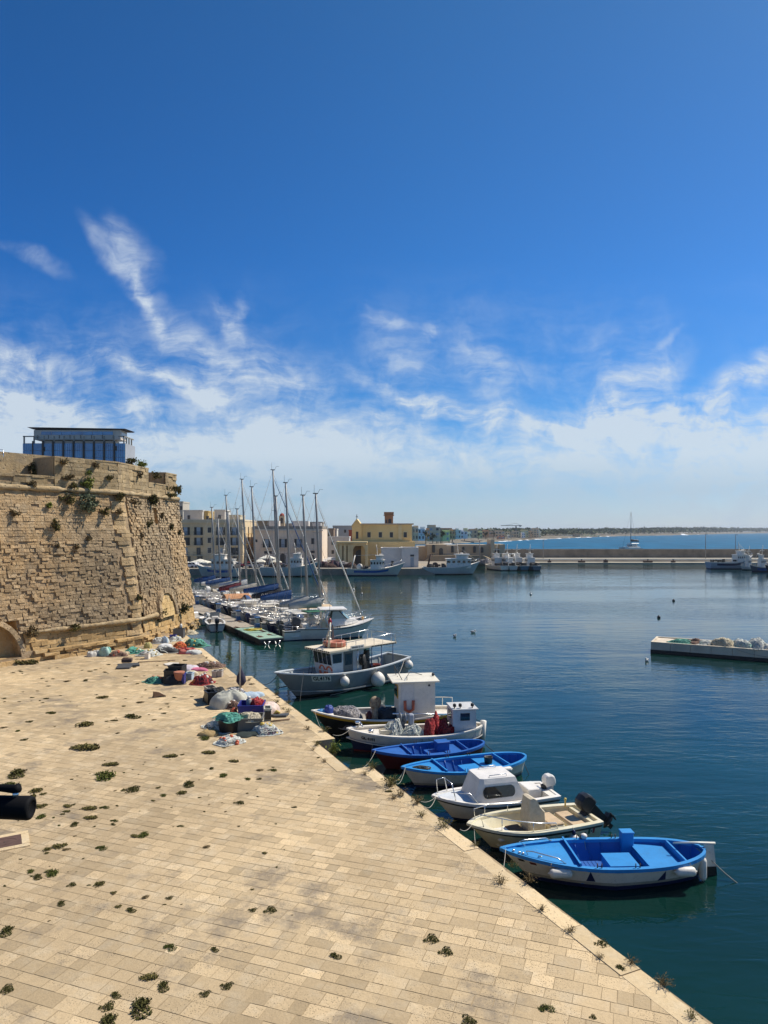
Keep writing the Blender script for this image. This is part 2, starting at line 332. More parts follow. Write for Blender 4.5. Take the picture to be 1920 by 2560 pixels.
# ---------------------------------------------------------------- foliage
LEAF = M('leaf_green', (0.08, 0.09, 0.022), 0.8, 0.25, 6, tint=1.1, spec=0.05); LEAFD = M('leaf_dark', (0.072, 0.068, 0.022), 0.8, 0.25, 6, tint=1.1, spec=0.05)
LEAFO = M('leaf_olive', (0.125, 0.105, 0.030), 0.8, 0.3, 6, tint=1.0, spec=0.2); LEAFB = M('leaf_dry', (0.17, 0.125, 0.06), 0.9, 0.3, 6, tint=0.9, spec=0.1)
LEAFG = M('leaf_greygreen', (0.115, 0.135, 0.075), 0.8, 0.3, 6, tint=0.9, spec=0.2); LEAFY = M('leaf_yellowgreen', (0.17, 0.19, 0.03), 0.75, 0.25, 6, tint=0.9, spec=0.2)
def leaves(m, c, rad, n, size, rng, lobes=6, flat=0.0):
    c = Vector(c); L = [(Vector((rng.gauss(0, .45), rng.gauss(0, .45), rng.gauss(0, .4))), rng.uniform(.35, .7)) for _ in range(lobes)]
    for _ in range(n):
        o, r = rng.choice(L); q = o + Vector((rng.gauss(0, .5), rng.gauss(0, .5), rng.gauss(0, .5))) * r
        p = c + Vector((q.x * rad[0], q.y * rad[1], q.z * rad[2])); s = size * rng.uniform(.5, 1.3)
        a = Vector((rng.gauss(0, 1), rng.gauss(0, 1), rng.gauss(0, 1 - flat))).normalized() * s
        b = a.cross(Vector((rng.gauss(0, 1), rng.gauss(0, 1), rng.gauss(0, 1)))).normalized() * s * .45
        m.add((p - a, p + b, p + a, p - b), ((0, 1, 2, 3),), False, rng.random())
rng = random.Random(5)
# wooded shore (one mass far away)
m = MB()
def coast_d(px):
    k = (px - 960) / F
    for i in range(len(coast) - 1):
        a, b = coast[i], coast[i + 1]; ka, kb = a[0] / a[1], b[0] / b[1]
        if min(ka, kb) <= k <= max(ka, kb) and kb != ka:
            f = (k - ka) / (kb - ka); return lerp(a[1], b[1], f)
    return 4000
for i in range(2600):
    px = rng.uniform(1195, 1990); d0 = coast_d(px); d = d0 * rng.uniform(1.10, 1.4) + 20; s_ = d / 900
    if px < 1350 and rng.random() < .55: continue
    zt = (3.2 + 9 * (0.5 + 0.5 * noise.noise((px * .02, d * .003, 0))) * rng.uniform(.3, 1)) * min(1.9, max(1, s_ * .62)) + (d - d0) * .014 + (2 if px < 1350 else 0)
    p = A(px, HY, d); p.z = zt * .75 + 3
    leaves(m, p, (6 * s_, 6 * s_, 2.2 * s_ ** .5), 7, 2.6 * s_ ** .8, rng, 3)
struct(m.build('wooded_shore', M('far_foliage', (0.13, 0.15, 0.085), 0.9, 0.3, 0.01, tint=0.8, spec=0.1)), 'dark green trees along the far shore', 'stuff')
# ---------------------------------------------------------------- quay
def stone_mat(name, c1, c2, c3, tint=0.6, pits=0.0, pscale=9.0, bump=0.02, bscale=9.0, stain=0.0, big=0.12, streak=0.0):
    m = bpy.data.materials.new(name); m.use_nodes = True; t = NT(m.node_tree); t.n.clear()
    co = t.node('ShaderNodeTexCoord').outputs['Object']
    at = t.node('ShaderNodeAttribute', attribute_name='tint').outputs['Fac']
    nl = t.node('ShaderNodeTexNoise', {'Vector': co, 'Scale': big, 'Detail': 5.0, 'Roughness': 0.6}).outputs[0]
    nm = t.node('ShaderNodeTexNoise', {'Vector': co, 'Scale': 1.7, 'Detail': 6.0, 'Roughness': 0.65}).outputs[0]
    nf = t.node('ShaderNodeTexNoise', {'Vector': co, 'Scale': bscale, 'Detail': 6.0, 'Roughness': 0.7}).outputs[0]
    c = t.mix(t.smooth(nl, 0.38, 0.62), c1, c2)
    c = t.mix(t.math('MULTIPLY', t.smooth(nm, 0.45, 0.7), 0.75), c, c3)
    k = t.math('ADD', t.math('MULTIPLY', at, tint), 1 - tint * 0.5)
    k = t.math('MULTIPLY', k, t.math('ADD', t.math('MULTIPLY', nf, 0.5), 0.75))
    c = t.mix(1.0, c, t.node('ShaderNodeCombineXYZ', {0: k, 1: k, 2: k}).outputs[0], 'MULTIPLY')
    h = nf
    if stain:
        ns = t.node('ShaderNodeTexNoise', {'Vector': co, 'Scale': 0.35, 'Detail': 8.0, 'Roughness': 0.72}).outputs[0]
        c = t.mix(t.math('MULTIPLY', t.smooth(ns, 0.52, 0.68), stain), c, (0.20, 0.165, 0.125))
    if streak:
        ms = t.node('ShaderNodeMapping', {'Vector': co, 'Scale': (0.85, 0.85, 0.10)}).outputs[0]
        sn = t.node('ShaderNodeTexNoise', {'Vector': ms, 'Scale': 1.0, 'Detail': 6.0, 'Roughness': 0.65}).outputs[0]
        c = t.mix(t.math('MULTIPLY', t.smooth(sn, 0.52, 0.66), streak), c, (0.17, 0.135, 0.095))
    if pits:
        vo = t.node('ShaderNodeTexVoronoi', {'Vector': co, 'Scale': pscale}).outputs[0]
        np_ = t.node('ShaderNodeTexNoise', {'Vector': co, 'Scale': 1.1, 'Detail': 3.0}).outputs[0]
        pm = t.math('MULTIPLY', t.smooth(vo, 0.26, 0.14), t.smooth(t.math('ADD', t.math('MULTIPLY', at, .25), np_), 0.52, 0.72))
        c = t.mix(t.math('MULTIPLY', pm, pits), c, (0.12, 0.095, 0.065)); h = t.math('SUBTRACT', nf, t.math('MULTIPLY', pm, 0.8))
    bp = t.node('ShaderNodeBump', {'Strength': 1.0, 'Distance': bump, 'Height': h})
    p = t.node('ShaderNodeBsdfPrincipled', {'Base Color': c, 'Roughness': 0.92, 'Specular IOR Level': 0.2, 'Normal': bp.outputs[0]})
    t.node('ShaderNodeOutputMaterial', {'Surface': p.outputs[0]}); return m
PAVE = stone_mat('paving_limestone', (0.54, 0.405, 0.235), (0.45, 0.335, 0.195), (0.53, 0.42, 0.27), 0.38, 0.75, 22.0, 0.014, 16, 0.8)
KERB = stone_mat('kerb_limestone', (0.62, 0.47, 0.27), (0.58, 0.44, 0.26), (0.63, 0.51, 0.33), 0.3, 0.25, 9.0, 0.012, 9, 0.15)
MORT = stone_mat('joint_earth', (0.33, 0.245, 0.145), (0.39, 0.295, 0.175), (0.27, 0.205, 0.125), 0.0, 0, 9, 0.01, 14)
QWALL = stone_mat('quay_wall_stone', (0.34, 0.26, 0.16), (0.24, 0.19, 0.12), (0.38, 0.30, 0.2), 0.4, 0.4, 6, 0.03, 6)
e0 = G(1784, 2560); e1 = G(928, 1916); ax = (e1 - e0).normalized(); ax.z = 0
p_start = e0 - ax * 9
n1 = G(877, 1925); n2 = G(814, 1872); c0 = G(838, 1847); c1 = G(634, 1690); c2 = G(622, 1687); d0 = G(590, 1688); d1 = G(481, 1573)
# put every long edge exactly along the quay axis
perp = Vector((ax.y, -ax.x, 0))                      # towards the water
def along(p, off): return p + ax * off
edge = [p_start, e1, n1, along(n1, (c0 - n1).dot(ax)), c0, along(c0, (c1 - c0).dot(ax)), along(d0, (c1 - d0).dot(ax) + .3), along(d0, (d1 - d0).dot(ax))]
m = MB()
poly = [(p.x, p.y) for p in edge] + [(-62, 84), (-62, -6)]
poly = poly[::-1]
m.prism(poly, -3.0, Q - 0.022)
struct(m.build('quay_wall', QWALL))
m = MB(); m.prism([(p[0] * 1.0 , p[1]) for p in poly], Q - 0.020, Q - 0.007)
struct(m.build('quay_bed', MORT))
segs = [(edge[0], edge[1]), (edge[2], edge[3]), (edge[4], edge[5]), (edge[6], edge[7])]
# ranges along the axis served by each kerb line
rngs = []
for a, b in segs: rngs.append((a.dot(ax), b.dot(ax), a.dot(perp)))
KW = 0.58
random.seed(11)
m = MB()
for (s0, s1, off) in rngs:
    s = s0
    while s < s1 - 0.05:
        L = min(random.uniform(1.6, 3.0), s1 - s)
        if s1 - s - L < 0.7: L = s1 - s
        j = random.uniform(-.02, .012); dz = random.uniform(-.012, .012); kw = KW + random.uniform(-.03, .03)
        a = ax * (s + .012) + perp * (off + j); b = ax * (s + L - .012) + perp * (off + j + random.uniform(-.012, .012))
        o = perp * -kw; bv = random.uniform(.02, .05); t_ = random.random()
        zt = Q + 0.006 + dz; zb = Q - 0.42
        n = max(2, int(L / .22)); P = []
        for i in range(n + 1):
            q = a.lerp(b, i / n); w = noise.noise((q.x * 2.3, q.y * 2.3, 1)) * .045; chip = max(0, noise.noise((q.x * 3.1, q.y * 3.1, 5)) - .2) * .26
            e = perp * (w - chip)
            P.append([(q + e + Vector((0, 0, 0)))[:2] + (zb,), (q + e)[:2] + (zt - bv - chip * .5,), (q + e - perp * bv)[:2] + (zt,), (q + o)[:2] + (zt,), (q + o)[:2] + (zt - .12,)])
        m.grid(P, False, t_, flip=False); m.quad(*[P[0][k] for k in (0, 1, 2, 3)], tint=t_); m.quad(*[P[-1][k] for k in (3, 2, 1, 0)], tint=t_)
        s += L
# short returns of the steps in the quay
for a, b in ((edge[1], edge[2]), (edge[5], edge[6])):
    d = (b - a); L = d.length; dn = d.normalized(); inn = -ax
    p = [a, b, b + inn * .5, a + inn * .5]
    m.hexa([Vector((q.x, q.y, Q - .4)) for q in p] + [Vector((q.x, q.y, Q + .011)) for q in p], .6)
a, b = edge[3], edge[4]; p = [a + ax * .003 - perp * .5, b + ax * .003, b + ax * .3, a + ax * .3 - perp * .5]
m.hexa([Vector((q.x, q.y, Q - .4)) for q in p] + [Vector((q.x, q.y, Q + .012)) for q in p], .4)
struct(m.build('quay_kerb', KERB))
# paving stones in running bond, laid askew to the edge
random.seed(7)
ea = R(-20); u1 = Vector((math.cos(ea), math.sin(ea), 0)); u2 = Vector((-math.sin(ea), math.cos(ea), 0))
def edge_off(s):
    for (s0, s1, off) in rngs:
        if s0 <= s <= s1: return off
    o_ = [off for (s0, s1, off) in rngs if s0 - 1.5 <= s <= s1 + 1.5]
    return min(o_) - .04 if o_ else None
def keep(p):
    off = edge_off(p.dot(ax))
    return off is not None and p.dot(perp) < off
def clip_half(poly, n, c):
    out = []
    for i in range(len(poly)):
        a, b = poly[i], poly[(i + 1) % len(poly)]; da, db = a.dot(n) - c, b.dot(n) - c
        if da <= 0: out.append(a)
        if (da < 0 < db) or (db < 0 < da): out.append(a.lerp(b, da / (da - db)))
    return out
VV = -30.0; m = MB(); RH = 0.38; gap = 0.0068
for r in range(-70, 240):
    rh = RH * random.uniform(.80, 1.20); vv = VV; VV += rh; w = -70.0 - random.random()
    if random.random() < .0: continue
    patch_c = random.random()
    while w < 60:
        L = random.choice((.34, .42, .48, .56, .64, .74)) * random.uniform(.92, 1.08)
        c = u1 * (w + L / 2) + u2 * (vv + rh / 2)
        if 6.0 < c.y < 88 and -0.60 * c.y - 6 < c.x < 12 and keep(c):
            g = gap * random.uniform(.6, 1.7)
            P = [u1 * (w + g) + u2 * (vv + g), u1 * (w + L - g) + u2 * (vv + g), u1 * (w + L - g) + u2 * (vv + rh - g), u1 * (w + g) + u2 * (vv + rh - g)]
            P = [q + Vector((random.uniform(-.008, .008), random.uniform(-.008, .008), 0)) for q in P]
            off = edge_off(c.dot(ax))
            if max(q.dot(perp) for q in P) > off - KW: P = clip_half(P, perp, off - KW + .0)
            for (s0, s1, of_) in rngs:                # stones do not stick out past the step ends
                if of_ > off + .2 and False: pass
            if len(P) >= 3 and all((edge_off(q.dot(ax)) or -99) > q.dot(perp) - .02 for q in P):
                z = Q + random.uniform(-.002, .002); tl = (random.uniform(-.005, .005), random.uniform(-.005, .005))
                k = .5 + noise.noise((c.x * .16, c.y * .16, 2)) * .5 + random.gauss(0, .24)
                if random.random() < .03: k += .5
                if random.random() < .05: k -= .4
                m.add([(q.x, q.y, z + (q - c).x * tl[0] + (q - c).y * tl[1]) for q in P], [list(range(len(P)))], False, max(-.1, min(1.25, k)))
        w += L
struct(m.build('quay_paving', PAVE))

# ---------------------------------------------------------------- castle
CAST = stone_mat('castle_limestone', (0.44, 0.292, 0.148), (0.34, 0.25, 0.15), (0.48, 0.36, 0.22), 0.7, 0.6, 4.5, 0.10, 5.0, 0.45, 0.16, 0.42)
CASTY = stone_mat('castle_yellow_stone', (0.50, 0.32, 0.13), (0.42, 0.275, 0.125), (0.50, 0.365, 0.2), 0.6, 0.4, 3.0, 0.07, 4.0, 0.25)
CASTL = stone_mat('castle_parapet_stone', (0.44, 0.315, 0.165), (0.36, 0.265, 0.15), (0.48, 0.375, 0.23), 0.55, 0.5, 3.0, 0.06, 4.0, 0.45, 0.12, 0.6)
MORT2 = stone_mat('castle_joint', (0.36, 0.255, 0.145), (0.30, 0.215, 0.13), (0.40, 0.30, 0.19), 0.0, 0.3, 3, 0.08, 4)
ZC = 14.9
bl = G(0, 1667); bc = G(358, 1612); br = Vector(((482 - 960) / F * 73.5, 73.5, Q))
dl = (bc - bl).normalized(); dr = (br - bc).normalized()
nl_ = Vector((dl.y, -dl.x, 0)); nr_ = Vector((dr.y, -dr.x, 0))        # outward
BAT = 2.55
def corner(off):      # corner of the two faces pushed outwards by off
    # intersection of lines bc+nl*off + s*dl and bc+nr*off + t*dr
    a = bc + nl_ * off; b = bc + nr_ * off; den = dl.x * dr.y - dl.y * dr.x
    w = b - a; s = (w.x * dr.y - w.y * dr.x) / den; return a + dl * s
LEFT_LEN = (bc - bl).length + 15
class Face:
    """battered wall face: s runs from the corner, z up, out is along the outward normal"""
    def __init__(s, n, d, L, sgn): s.n = n; s.d = d; s.L = L; s.sgn = sgn
    def off(s, z): return -BAT * (z - Q) / (ZC - Q)
    def p(s, u, z, out=0.0):
        c = corner(s.off(z)) if z <= ZC else corner(-BAT)
        q = c + s.d * (u * s.sgn) + s.n * out; return Vector((q.x, q.y, z))
FL = Face(nl_, dl, LEFT_LEN, -1); FR = Face(nr_, dr, (br - bc).length + 1.5, 1)
def stones(m, back, face, s0, s1, z0, z1, rh, lmin, lmax, prot, rnd, holes=(), deep=0.08, base=0.0, jit=0.03):
    z = z0
    def inhole(a, b, c, d): return any(a < h[1] and b > h[0] and c < h[3] and d > h[2] for h in holes)
    while z < z1 - 0.02:
        h = min(rh * rnd.uniform(.75, 1.25), z1 - z)
        if z1 - z - h < rh * .4: h = z1 - z
        s = s0 - rnd.uniform(0, lmax) * .5
        while s < s1:
            L = rnd.uniform(lmin, lmax); a, b = max(s, s0), min(s + L, s1); s += L
            if b - a < .04 or inhole(a, b, z, z + h): continue
            o = base + rnd.random() ** 1.6 * prot
            if rnd.random() < deep: o = base - .08
            o += noise.noise((a * .35, z * .35, s0)) * prot * .7
            g = .004; j = lambda: rnd.uniform(-jit, jit)
            f = [face.p(a + g + abs(j()) * .5, z + g + abs(j()) * .5, o + j()), face.p(b - g - abs(j()) * .5, z + g + abs(j()) * .5, o + j()), face.p(b - g - abs(j()) * .5, z + h - g - abs(j()) * .5, o + j()), face.p(a + g + abs(j()) * .5, z + h - g - abs(j()) * .5, o + j())]
            k = [face.p(a, z, base - .10), face.p(b, z, base - .10), face.p(b, z + h, base - .10), face.p(a, z + h, base - .10)]
            t_ = max(0, min(1, .5 + noise.noise((a * .12, z * .2, 7)) * .45 + rnd.gauss(0, .2)))
            fs = ((0, 1, 2, 3), (0, 4, 5, 1), (1, 5, 6, 2), (2, 6, 7, 3), (3, 7, 4, 0))
            if face.sgn < 0: fs = tuple(q[::-1] for q in fs)
            m.add(f + k, fs, False, t_)
        z += h
    # bedding behind the stones, cut round the holes
    cuts = sorted({s0, s1} | {max(s0, min(s1, q)) for h in holes for q in h[:2]}); zc = sorted({z0, z1} | {max(z0, min(z1, q)) for h in holes for q in h[2:4]})
    for i in range(len(cuts) - 1):
        for k in range(len(zc) - 1):
            if cuts[i + 1] - cuts[i] < 1e-4 or zc[k + 1] - zc[k] < 1e-4 or inhole(cuts[i] + .001, cuts[i + 1] - .001, zc[k] + .001, zc[k + 1] - .001): continue
            q = [face.p(cuts[i], zc[k], base - .085), face.p(cuts[i + 1], zc[k], base - .085), face.p(cuts[i + 1], zc[k + 1], base - .085), face.p(cuts[i], zc[k + 1], base - .085)]
            back.quad(*(q if face.sgn > 0 else q[::-1]))
castle = thing('castle', 'sandy limestone castle bastion with battered walls and plants in its cracks', 'castle', (0, 0, 0))
rc = random.Random(21)
ml, mr, mb_, my = MB(), MB(), MB(), MB()
def fs_px(face, px, py):          # photo pixel -> (s, z) on a battered face
    best = None
    for zi in range(0, 340):
        z = Q + zi * .05; a = face.p(0, z); b = face.p(1, z)
        k = (px - 960) / F; ex = b - a; den = ex.x - k * ex.y
        s = (k * a.y - a.x) / den; q = a + ex * s; yy = HY + (H - z) / q.y * F
        if best is None or abs(yy - py) < best[0]: best = (abs(yy - py), s, z)
    return best[1], best[2]
ha0, ha1 = fs_px(FL, 52, 1640)[0], LEFT_LEN
holeL = (ha0, min(LEFT_LEN, ha0 + 4.6), 1.9, fs_px(FL, 30, 1552)[1])
sw, zw_ = fs_px(FR, 389, 1290); holeR = (sw - .28, sw + .28, zw_ - .75, zw_ + .75)
TZ = 3.6
QN = 1.15
stones(ml, mb_, FL, QN, LEFT_LEN, TZ, 10.6, .27, .22, .72, .13, rc, [holeL], .07, 0, .04)
stones(ml, mb_, FL, QN, LEFT_LEN, 10.6, ZC - .3, .25, .3, .9, .05, rc, [], .03, .02, .02)
stones(mr, mb_, FR, QN, FR.L, TZ, ZC - .3, .26, .2, .5, .12, rc, [holeR], .08, 0, .04)
stones(my, mb_, FL, QN, LEFT_LEN, Q - .2, TZ, .38, .5, 1.2, .06, rc, [holeL], .05, -.22)
stones(my, mb_, FR, QN, FR.L, Q - .2, TZ, .38, .5, 1.2, .06, rc, [], .05, -.22)
stones(my, mb_, FL, 0.2, LEFT_LEN - 1, Q - .3, Q + .85, .30, .5, 1.3, .42, rc, [holeL], .1, .22, .06)
stones(my, mb_, FR, 0.0, FR.L, Q - .3, Q + .7, .3, .5, 1.1, .28, rc, [], .1, .12, .05)
ml.build('left_wall_masonry', CAST, castle).name = 'masonry'; mr.build('masonry', CAST, castle); my.build('plinth', CASTY, castle)
qm = MB()
z = Q - .2
while z < ZC - .3:                      # dressed corner stones, long and short by turns
    h = rc.uniform(.28, .45); lg = rc.uniform(.6, 1.3); sh_ = rc.uniform(.35, .8); o = rc.uniform(-.06, .11) * (1 if z > 5 else .7) - (.18 if z < TZ else 0)
    if rc.random() < .5: lg, sh_ = sh_, lg
    h = min(h, ZC - .3 - z)
    def ring(zz):
        c = corner(FL.off(zz) + o); c2_ = corner(FL.off(zz) - .3)
        return [c + dl * -lg, c, c + dr * sh_, c2_ + dr * sh_, c2_ + dl * -lg]
    r0_, r1_ = ring(z + .01), ring(z + h - .01); vs = [Vector((q.x, q.y, z + .01)) for q in r0_] + [Vector((q.x, q.y, z + h - .01)) for q in r1_]
    qm.add(vs, [[0, 1, 6, 5], [1, 2, 7, 6], [2, 3, 8, 7], [4, 0, 5, 9], [5, 6, 7, 8, 9], [4, 3, 2, 1, 0]], False, rc.random()); z += h
qm.build('corner_quoins', stone_mat('quoin_stone', (0.47, 0.315, 0.15), (0.38, 0.27, 0.145), (0.49, 0.36, 0.21), 0.6, 0.6, 4.0, 0.10, 5.0, 0.5), castle)
# filler behind the corner stones
for zz in [Q + i * .9 for i in range(15)]:
    z2 = min(zz + .9, ZC)
    k_ = .45 if zz < TZ else .12; a, b = corner(FL.off(zz) - k_), corner(FL.off(z2) - k_)
    mb_.quad(Vector((*(a - dl * 1.3)[:2], zz)), Vector((*a[:2], zz)), Vector((*b[:2], z2)), Vector((*(b - dl * 1.3)[:2], z2)))
    mb_.quad(Vector((*a[:2], zz)), Vector((*(a + dr * 1.3)[:2], zz)), Vector((*(b + dr * 1.3)[:2], z2)), Vector((*b[:2], z2)))
mb_.build('wall_core', MORT2, castle)
# string courses
def moulding(m, zc, r, ends, out=0.05):
    P = []
    path = [(FL, ends[0])] if False else []
    n = 120; tot = ends[0] + ends[1]
    for i in range(n + 1):
        s = -ends[0] + tot * i / n
        row = []
        wob = noise.noise((s * 1.1, zc, 3)) * .09 + noise.noise((s * 4.1, zc, 5)) * .05; cut = max(0, noise.noise((s * .5, zc, 9)) - .1) * 1.3
        for k in range(7):
            a = -math.pi / 2 + math.pi * k / 6; rr = max(.05, r * (1 - cut) + wob)
            o = FL.off(min(zc, ZC)) + out + math.cos(a) * rr; zz = zc + math.sin(a) * rr
            c = corner(o)
            q = (c + dl * s) if s < 0 else (c + dr * s); row.append(Vector((q.x, q.y, zz)))
        P.append(row)
    m.grid(P, True, flip=False)
mo = MB(); moulding(mo, ZC - .05, .24, (LEFT_LEN, FR.L), .1); mo.build('string_course', CASTL, castle)
s_r = fs_px(FR, 395, 1546)[0]; s_l = fs_px(FL, 57, 1577)[0]
mo = MB(); moulding(mo, TZ, .21, (s_l, s_r), .02); mo.build('string_course', CASTL, castle)
# parapet
class VFace(Face):
    def off(s, z): return -BAT - .12
    def p(s, u, z, out=0.0):
        q = corner(-BAT - .12) + s.d * (u * s.sgn) + s.n * out; return Vector((q.x, q.y, z))
VL, VR = VFace(nl_, dl, LEFT_LEN, -1), VFace(nr_, dr, FR.L, 1)
def vs_px(face, px):
    a = face.p(0, 0); ex = face.p(1, 0) - a; k = (px - 960) / F; return (k * a.y - a.x) / (ex.x - k * ex.y)
PT = 17.55
mp, bp_ = MB(), MB()
e_in = vs_px(VL, 136)                        # embrasure edge on the long side
m1, m2 = vs_px(VR, 371), vs_px(VR, 414); m3 = vs_px(VR, 440)
stones(mp, bp_, VL, 0, e_in, ZC + .1, PT, .36, .7, 1.5, .05, rc, [], .06, 0, .02)
stones(mp, bp_, VL, e_in, LEFT_LEN, ZC + .1, 15.9, .36, .6, 1.2, .06, rc, [], .06, 0, .02)
stones(mp, bp_, VR, 0, m1, ZC + .1, PT, .36, .7, 1.4, .05, rc, [], .08, 0, .02)
stones(mp, bp_, VR, m1, m2, ZC + .1, 16.2, .36, .7, 1.4, .06, rc, [], .1, 0, .02)
stones(mp, bp_, VR, m2, max(m3, FR.L), ZC + .1, PT - .1, .36, .7, 1.4, .06, rc, [], .1, 0, .02)
mp.build('parapet', CASTL, castle); bp_.build('parapet_core', MORT2, castle)
cap = MB()
def slab(face, s0, s1, z, dep, tint=.6, th=.12):
    a, b = face.p(s0, z, .04), face.p(s1, z, .04); i = face.n * -dep
    pts_ = [a, b, b + i, a + i]
    if face.sgn < 0: pts_ = [b, a, a + i, b + i]
    cap.hexa([q - Vector((0, 0, th)) for q in pts_] + [q.copy() for q in pts_], tint)
def vwall(face, s0, s1, z0, z1, out, th=.5, tint=.5):
    a, b = face.p(s0, z0, out), face.p(s1, z0, out); i = face.n * -th; u = Vector((0, 0, z1 - z0))
    pts_ = [a, b, b + i, a + i]
    if face.sgn < 0: pts_ = [b, a, a + i, b + i]
    cap.hexa(pts_ + [q + u for q in pts_], tint)
slab(VL, 0.0, e_in, PT + .06, 3.4, .7); slab(VL, e_in + .01, LEFT_LEN, 15.95, 1.0, .6); slab(VR, 0.01, m1, PT + .05, 3.0, .6); slab(VR, m1 + .01, m2 - .01, 16.24, 3.0, .4); slab(VR, m2, FR.L, PT - .02, 3.0, .6)
vwall(VL, 0.02, e_in - .02, ZC, PT - .07, -3.0, .4); vwall(VL, e_in - .6, e_in - .004, ZC, PT - .08, -.2, 3.2, .35)
vwall(VL, e_in, LEFT_LEN, ZC, 17.1, -3.6, .5, .75); vwall(VL, e_in - 3.5, vs_px(VL, 40), ZC, 18.15, -5.2, 2, .6)
vwall(VR, m1 - .5, m1 - .004, ZC, PT - .08, -.2, 2.8, .3); vwall(VR, m2 + .004, m2 + .5, ZC, PT - .15, -.2, 2.8, .3); vwall(VR, m1, m2, ZC, PT - .1, -2.9, .4, .3)
vwall(VR, FR.L - .5, FR.L - .004, Q, PT - .15, -.25, 12, .4)
cap.build('parapet_top', CASTL, castle)
tr = MB(); a = corner(-BAT - .3); far = [a, a + dr * FR.L, a + dr * FR.L - nr_ * 30, a - dl * LEFT_LEN - nl_ * 25, a - dl * LEFT_LEN]
tr.prism([(q.x, q.y) for q in far], Q, ZC + .25); tr.build('terrace', MORT2, castle)
# doorway, slit window, low arch
def arch(m, face, s_c, w, z0, z1, band, out, rnd, n=17):
    zs = z1 - w / 2; pts_ = []
    for i in range(5): pts_.append((s_c - w / 2, lerp(z0, zs, i / 5)))
    for i in range(n): a_ = math.pi - math.pi * i / (n - 1); pts_.append((s_c + math.cos(a_) * w / 2, zs + math.sin(a_) * w / 2))
    for i in range(5): pts_.append((s_c + w / 2, lerp(zs, z0, (i + 1) / 5)))
    for i in range(len(pts_) - 1):
        (a, b), (c, d) = pts_[i], pts_[i + 1]
        def outp(s, z):
            if z < zs: return (s + (band if s > s_c else -band), z)
            v = Vector((s - s_c, z - zs)); v = v * (1 + band / max(.01, v.length)); return (s_c + v.x, zs + v.y)
        A_, B_ = outp(a, b), outp(c, d); o = out + rnd.uniform(-.05, .06)
        fr = [face.p(a, b, o), face.p(c, d, o), face.p(*B_, o), face.p(*A_, o)]; bk = [face.p(a, b, -.25), face.p(c, d, -.25), face.p(*B_, -.25), face.p(*A_, -.25)]
        m.hexa(bk + fr, rnd.random())
    return pts_
dm = MB(); s0_, z0_ = fs_px(FR, 393, 1548); s1_, _ = fs_px(FR, 443, 1548); _, z1_ = fs_px(FR, 418, 1480)
sc_ = (s0_ + s1_) / 2; wd = (s1_ - s0_) * .74
arch(dm, FR, sc_, wd, 3.2, z1_, .48, .34, rc)
dm.build('door_surround', CAST, castle)
im = MB(); ib = MB(); stones(im, ib, FR, sc_ - wd / 2 - .05, sc_ + wd / 2 + .05, 3.2, z1_ - wd * .28, .34, .45, .8, .04, rc, [], .03, .17, .02)
stones(im, ib, FR, sc_ - wd * .33, sc_ + wd * .33, z1_ - wd * .28, z1_ - .05, .34, .4, .7, .04, rc, [], .03, .16, .02)
im.build('walled_up_doorway', stone_mat('doorway_stone', (0.62, 0.42, 0.18), (0.55, 0.37, 0.17), (0.62, 0.46, 0.25), 0.4, 0.3, 4.0, 0.05, 6, 0.2), castle); ib.build('doorway_core', MORT2, castle)
def niche(m, face, h, dep):
    a, b, c, d = h; f = [face.p(a, c, .05), face.p(b, c, .05), face.p(b, d, .05), face.p(a, d, .05)]; k = [q - face.n * dep for q in f]
    for q in ((0, 1, 5, 4), (1, 2, 6, 5), (2, 3, 7, 6), (3, 0, 4, 7), (4, 5, 6, 7)): m.quad(*[(f + k)[i] for i in q])
nm_ = MB(); niche(nm_, FR, holeR, .7); nm_.build('slit_window', CASTY, castle)
nm_ = MB(); niche(nm_, FL, holeL, 1.0); nm_.build('arched_recess', CASTY, castle)
am = MB(); arch(am, FL, (holeL[0] + holeL[1]) / 2, holeL[1] - holeL[0], holeL[2], holeL[3], .38, .08, rc); am.build('recess_arch', CAST, castle)
# rail on the terrace
part('rail', lambda m: [m.tube((VL.p(e_in + 2.5, 18.1, -3.3), VL.p(LEFT_LEN, 18.1, -3.3)), .025), m.tube((VL.p(e_in + 2.5, 17.7, -3.3), VL.p(LEFT_LEN, 17.7, -3.3)), .02)] + [m.tube((VL.p(e_in + 2.5 + 1.5 * i, 17.1, -3.3), VL.p(e_in + 2.5 + 1.5 * i, 18.1, -3.3)), .025) for i in range(6)], STEEL, castle)
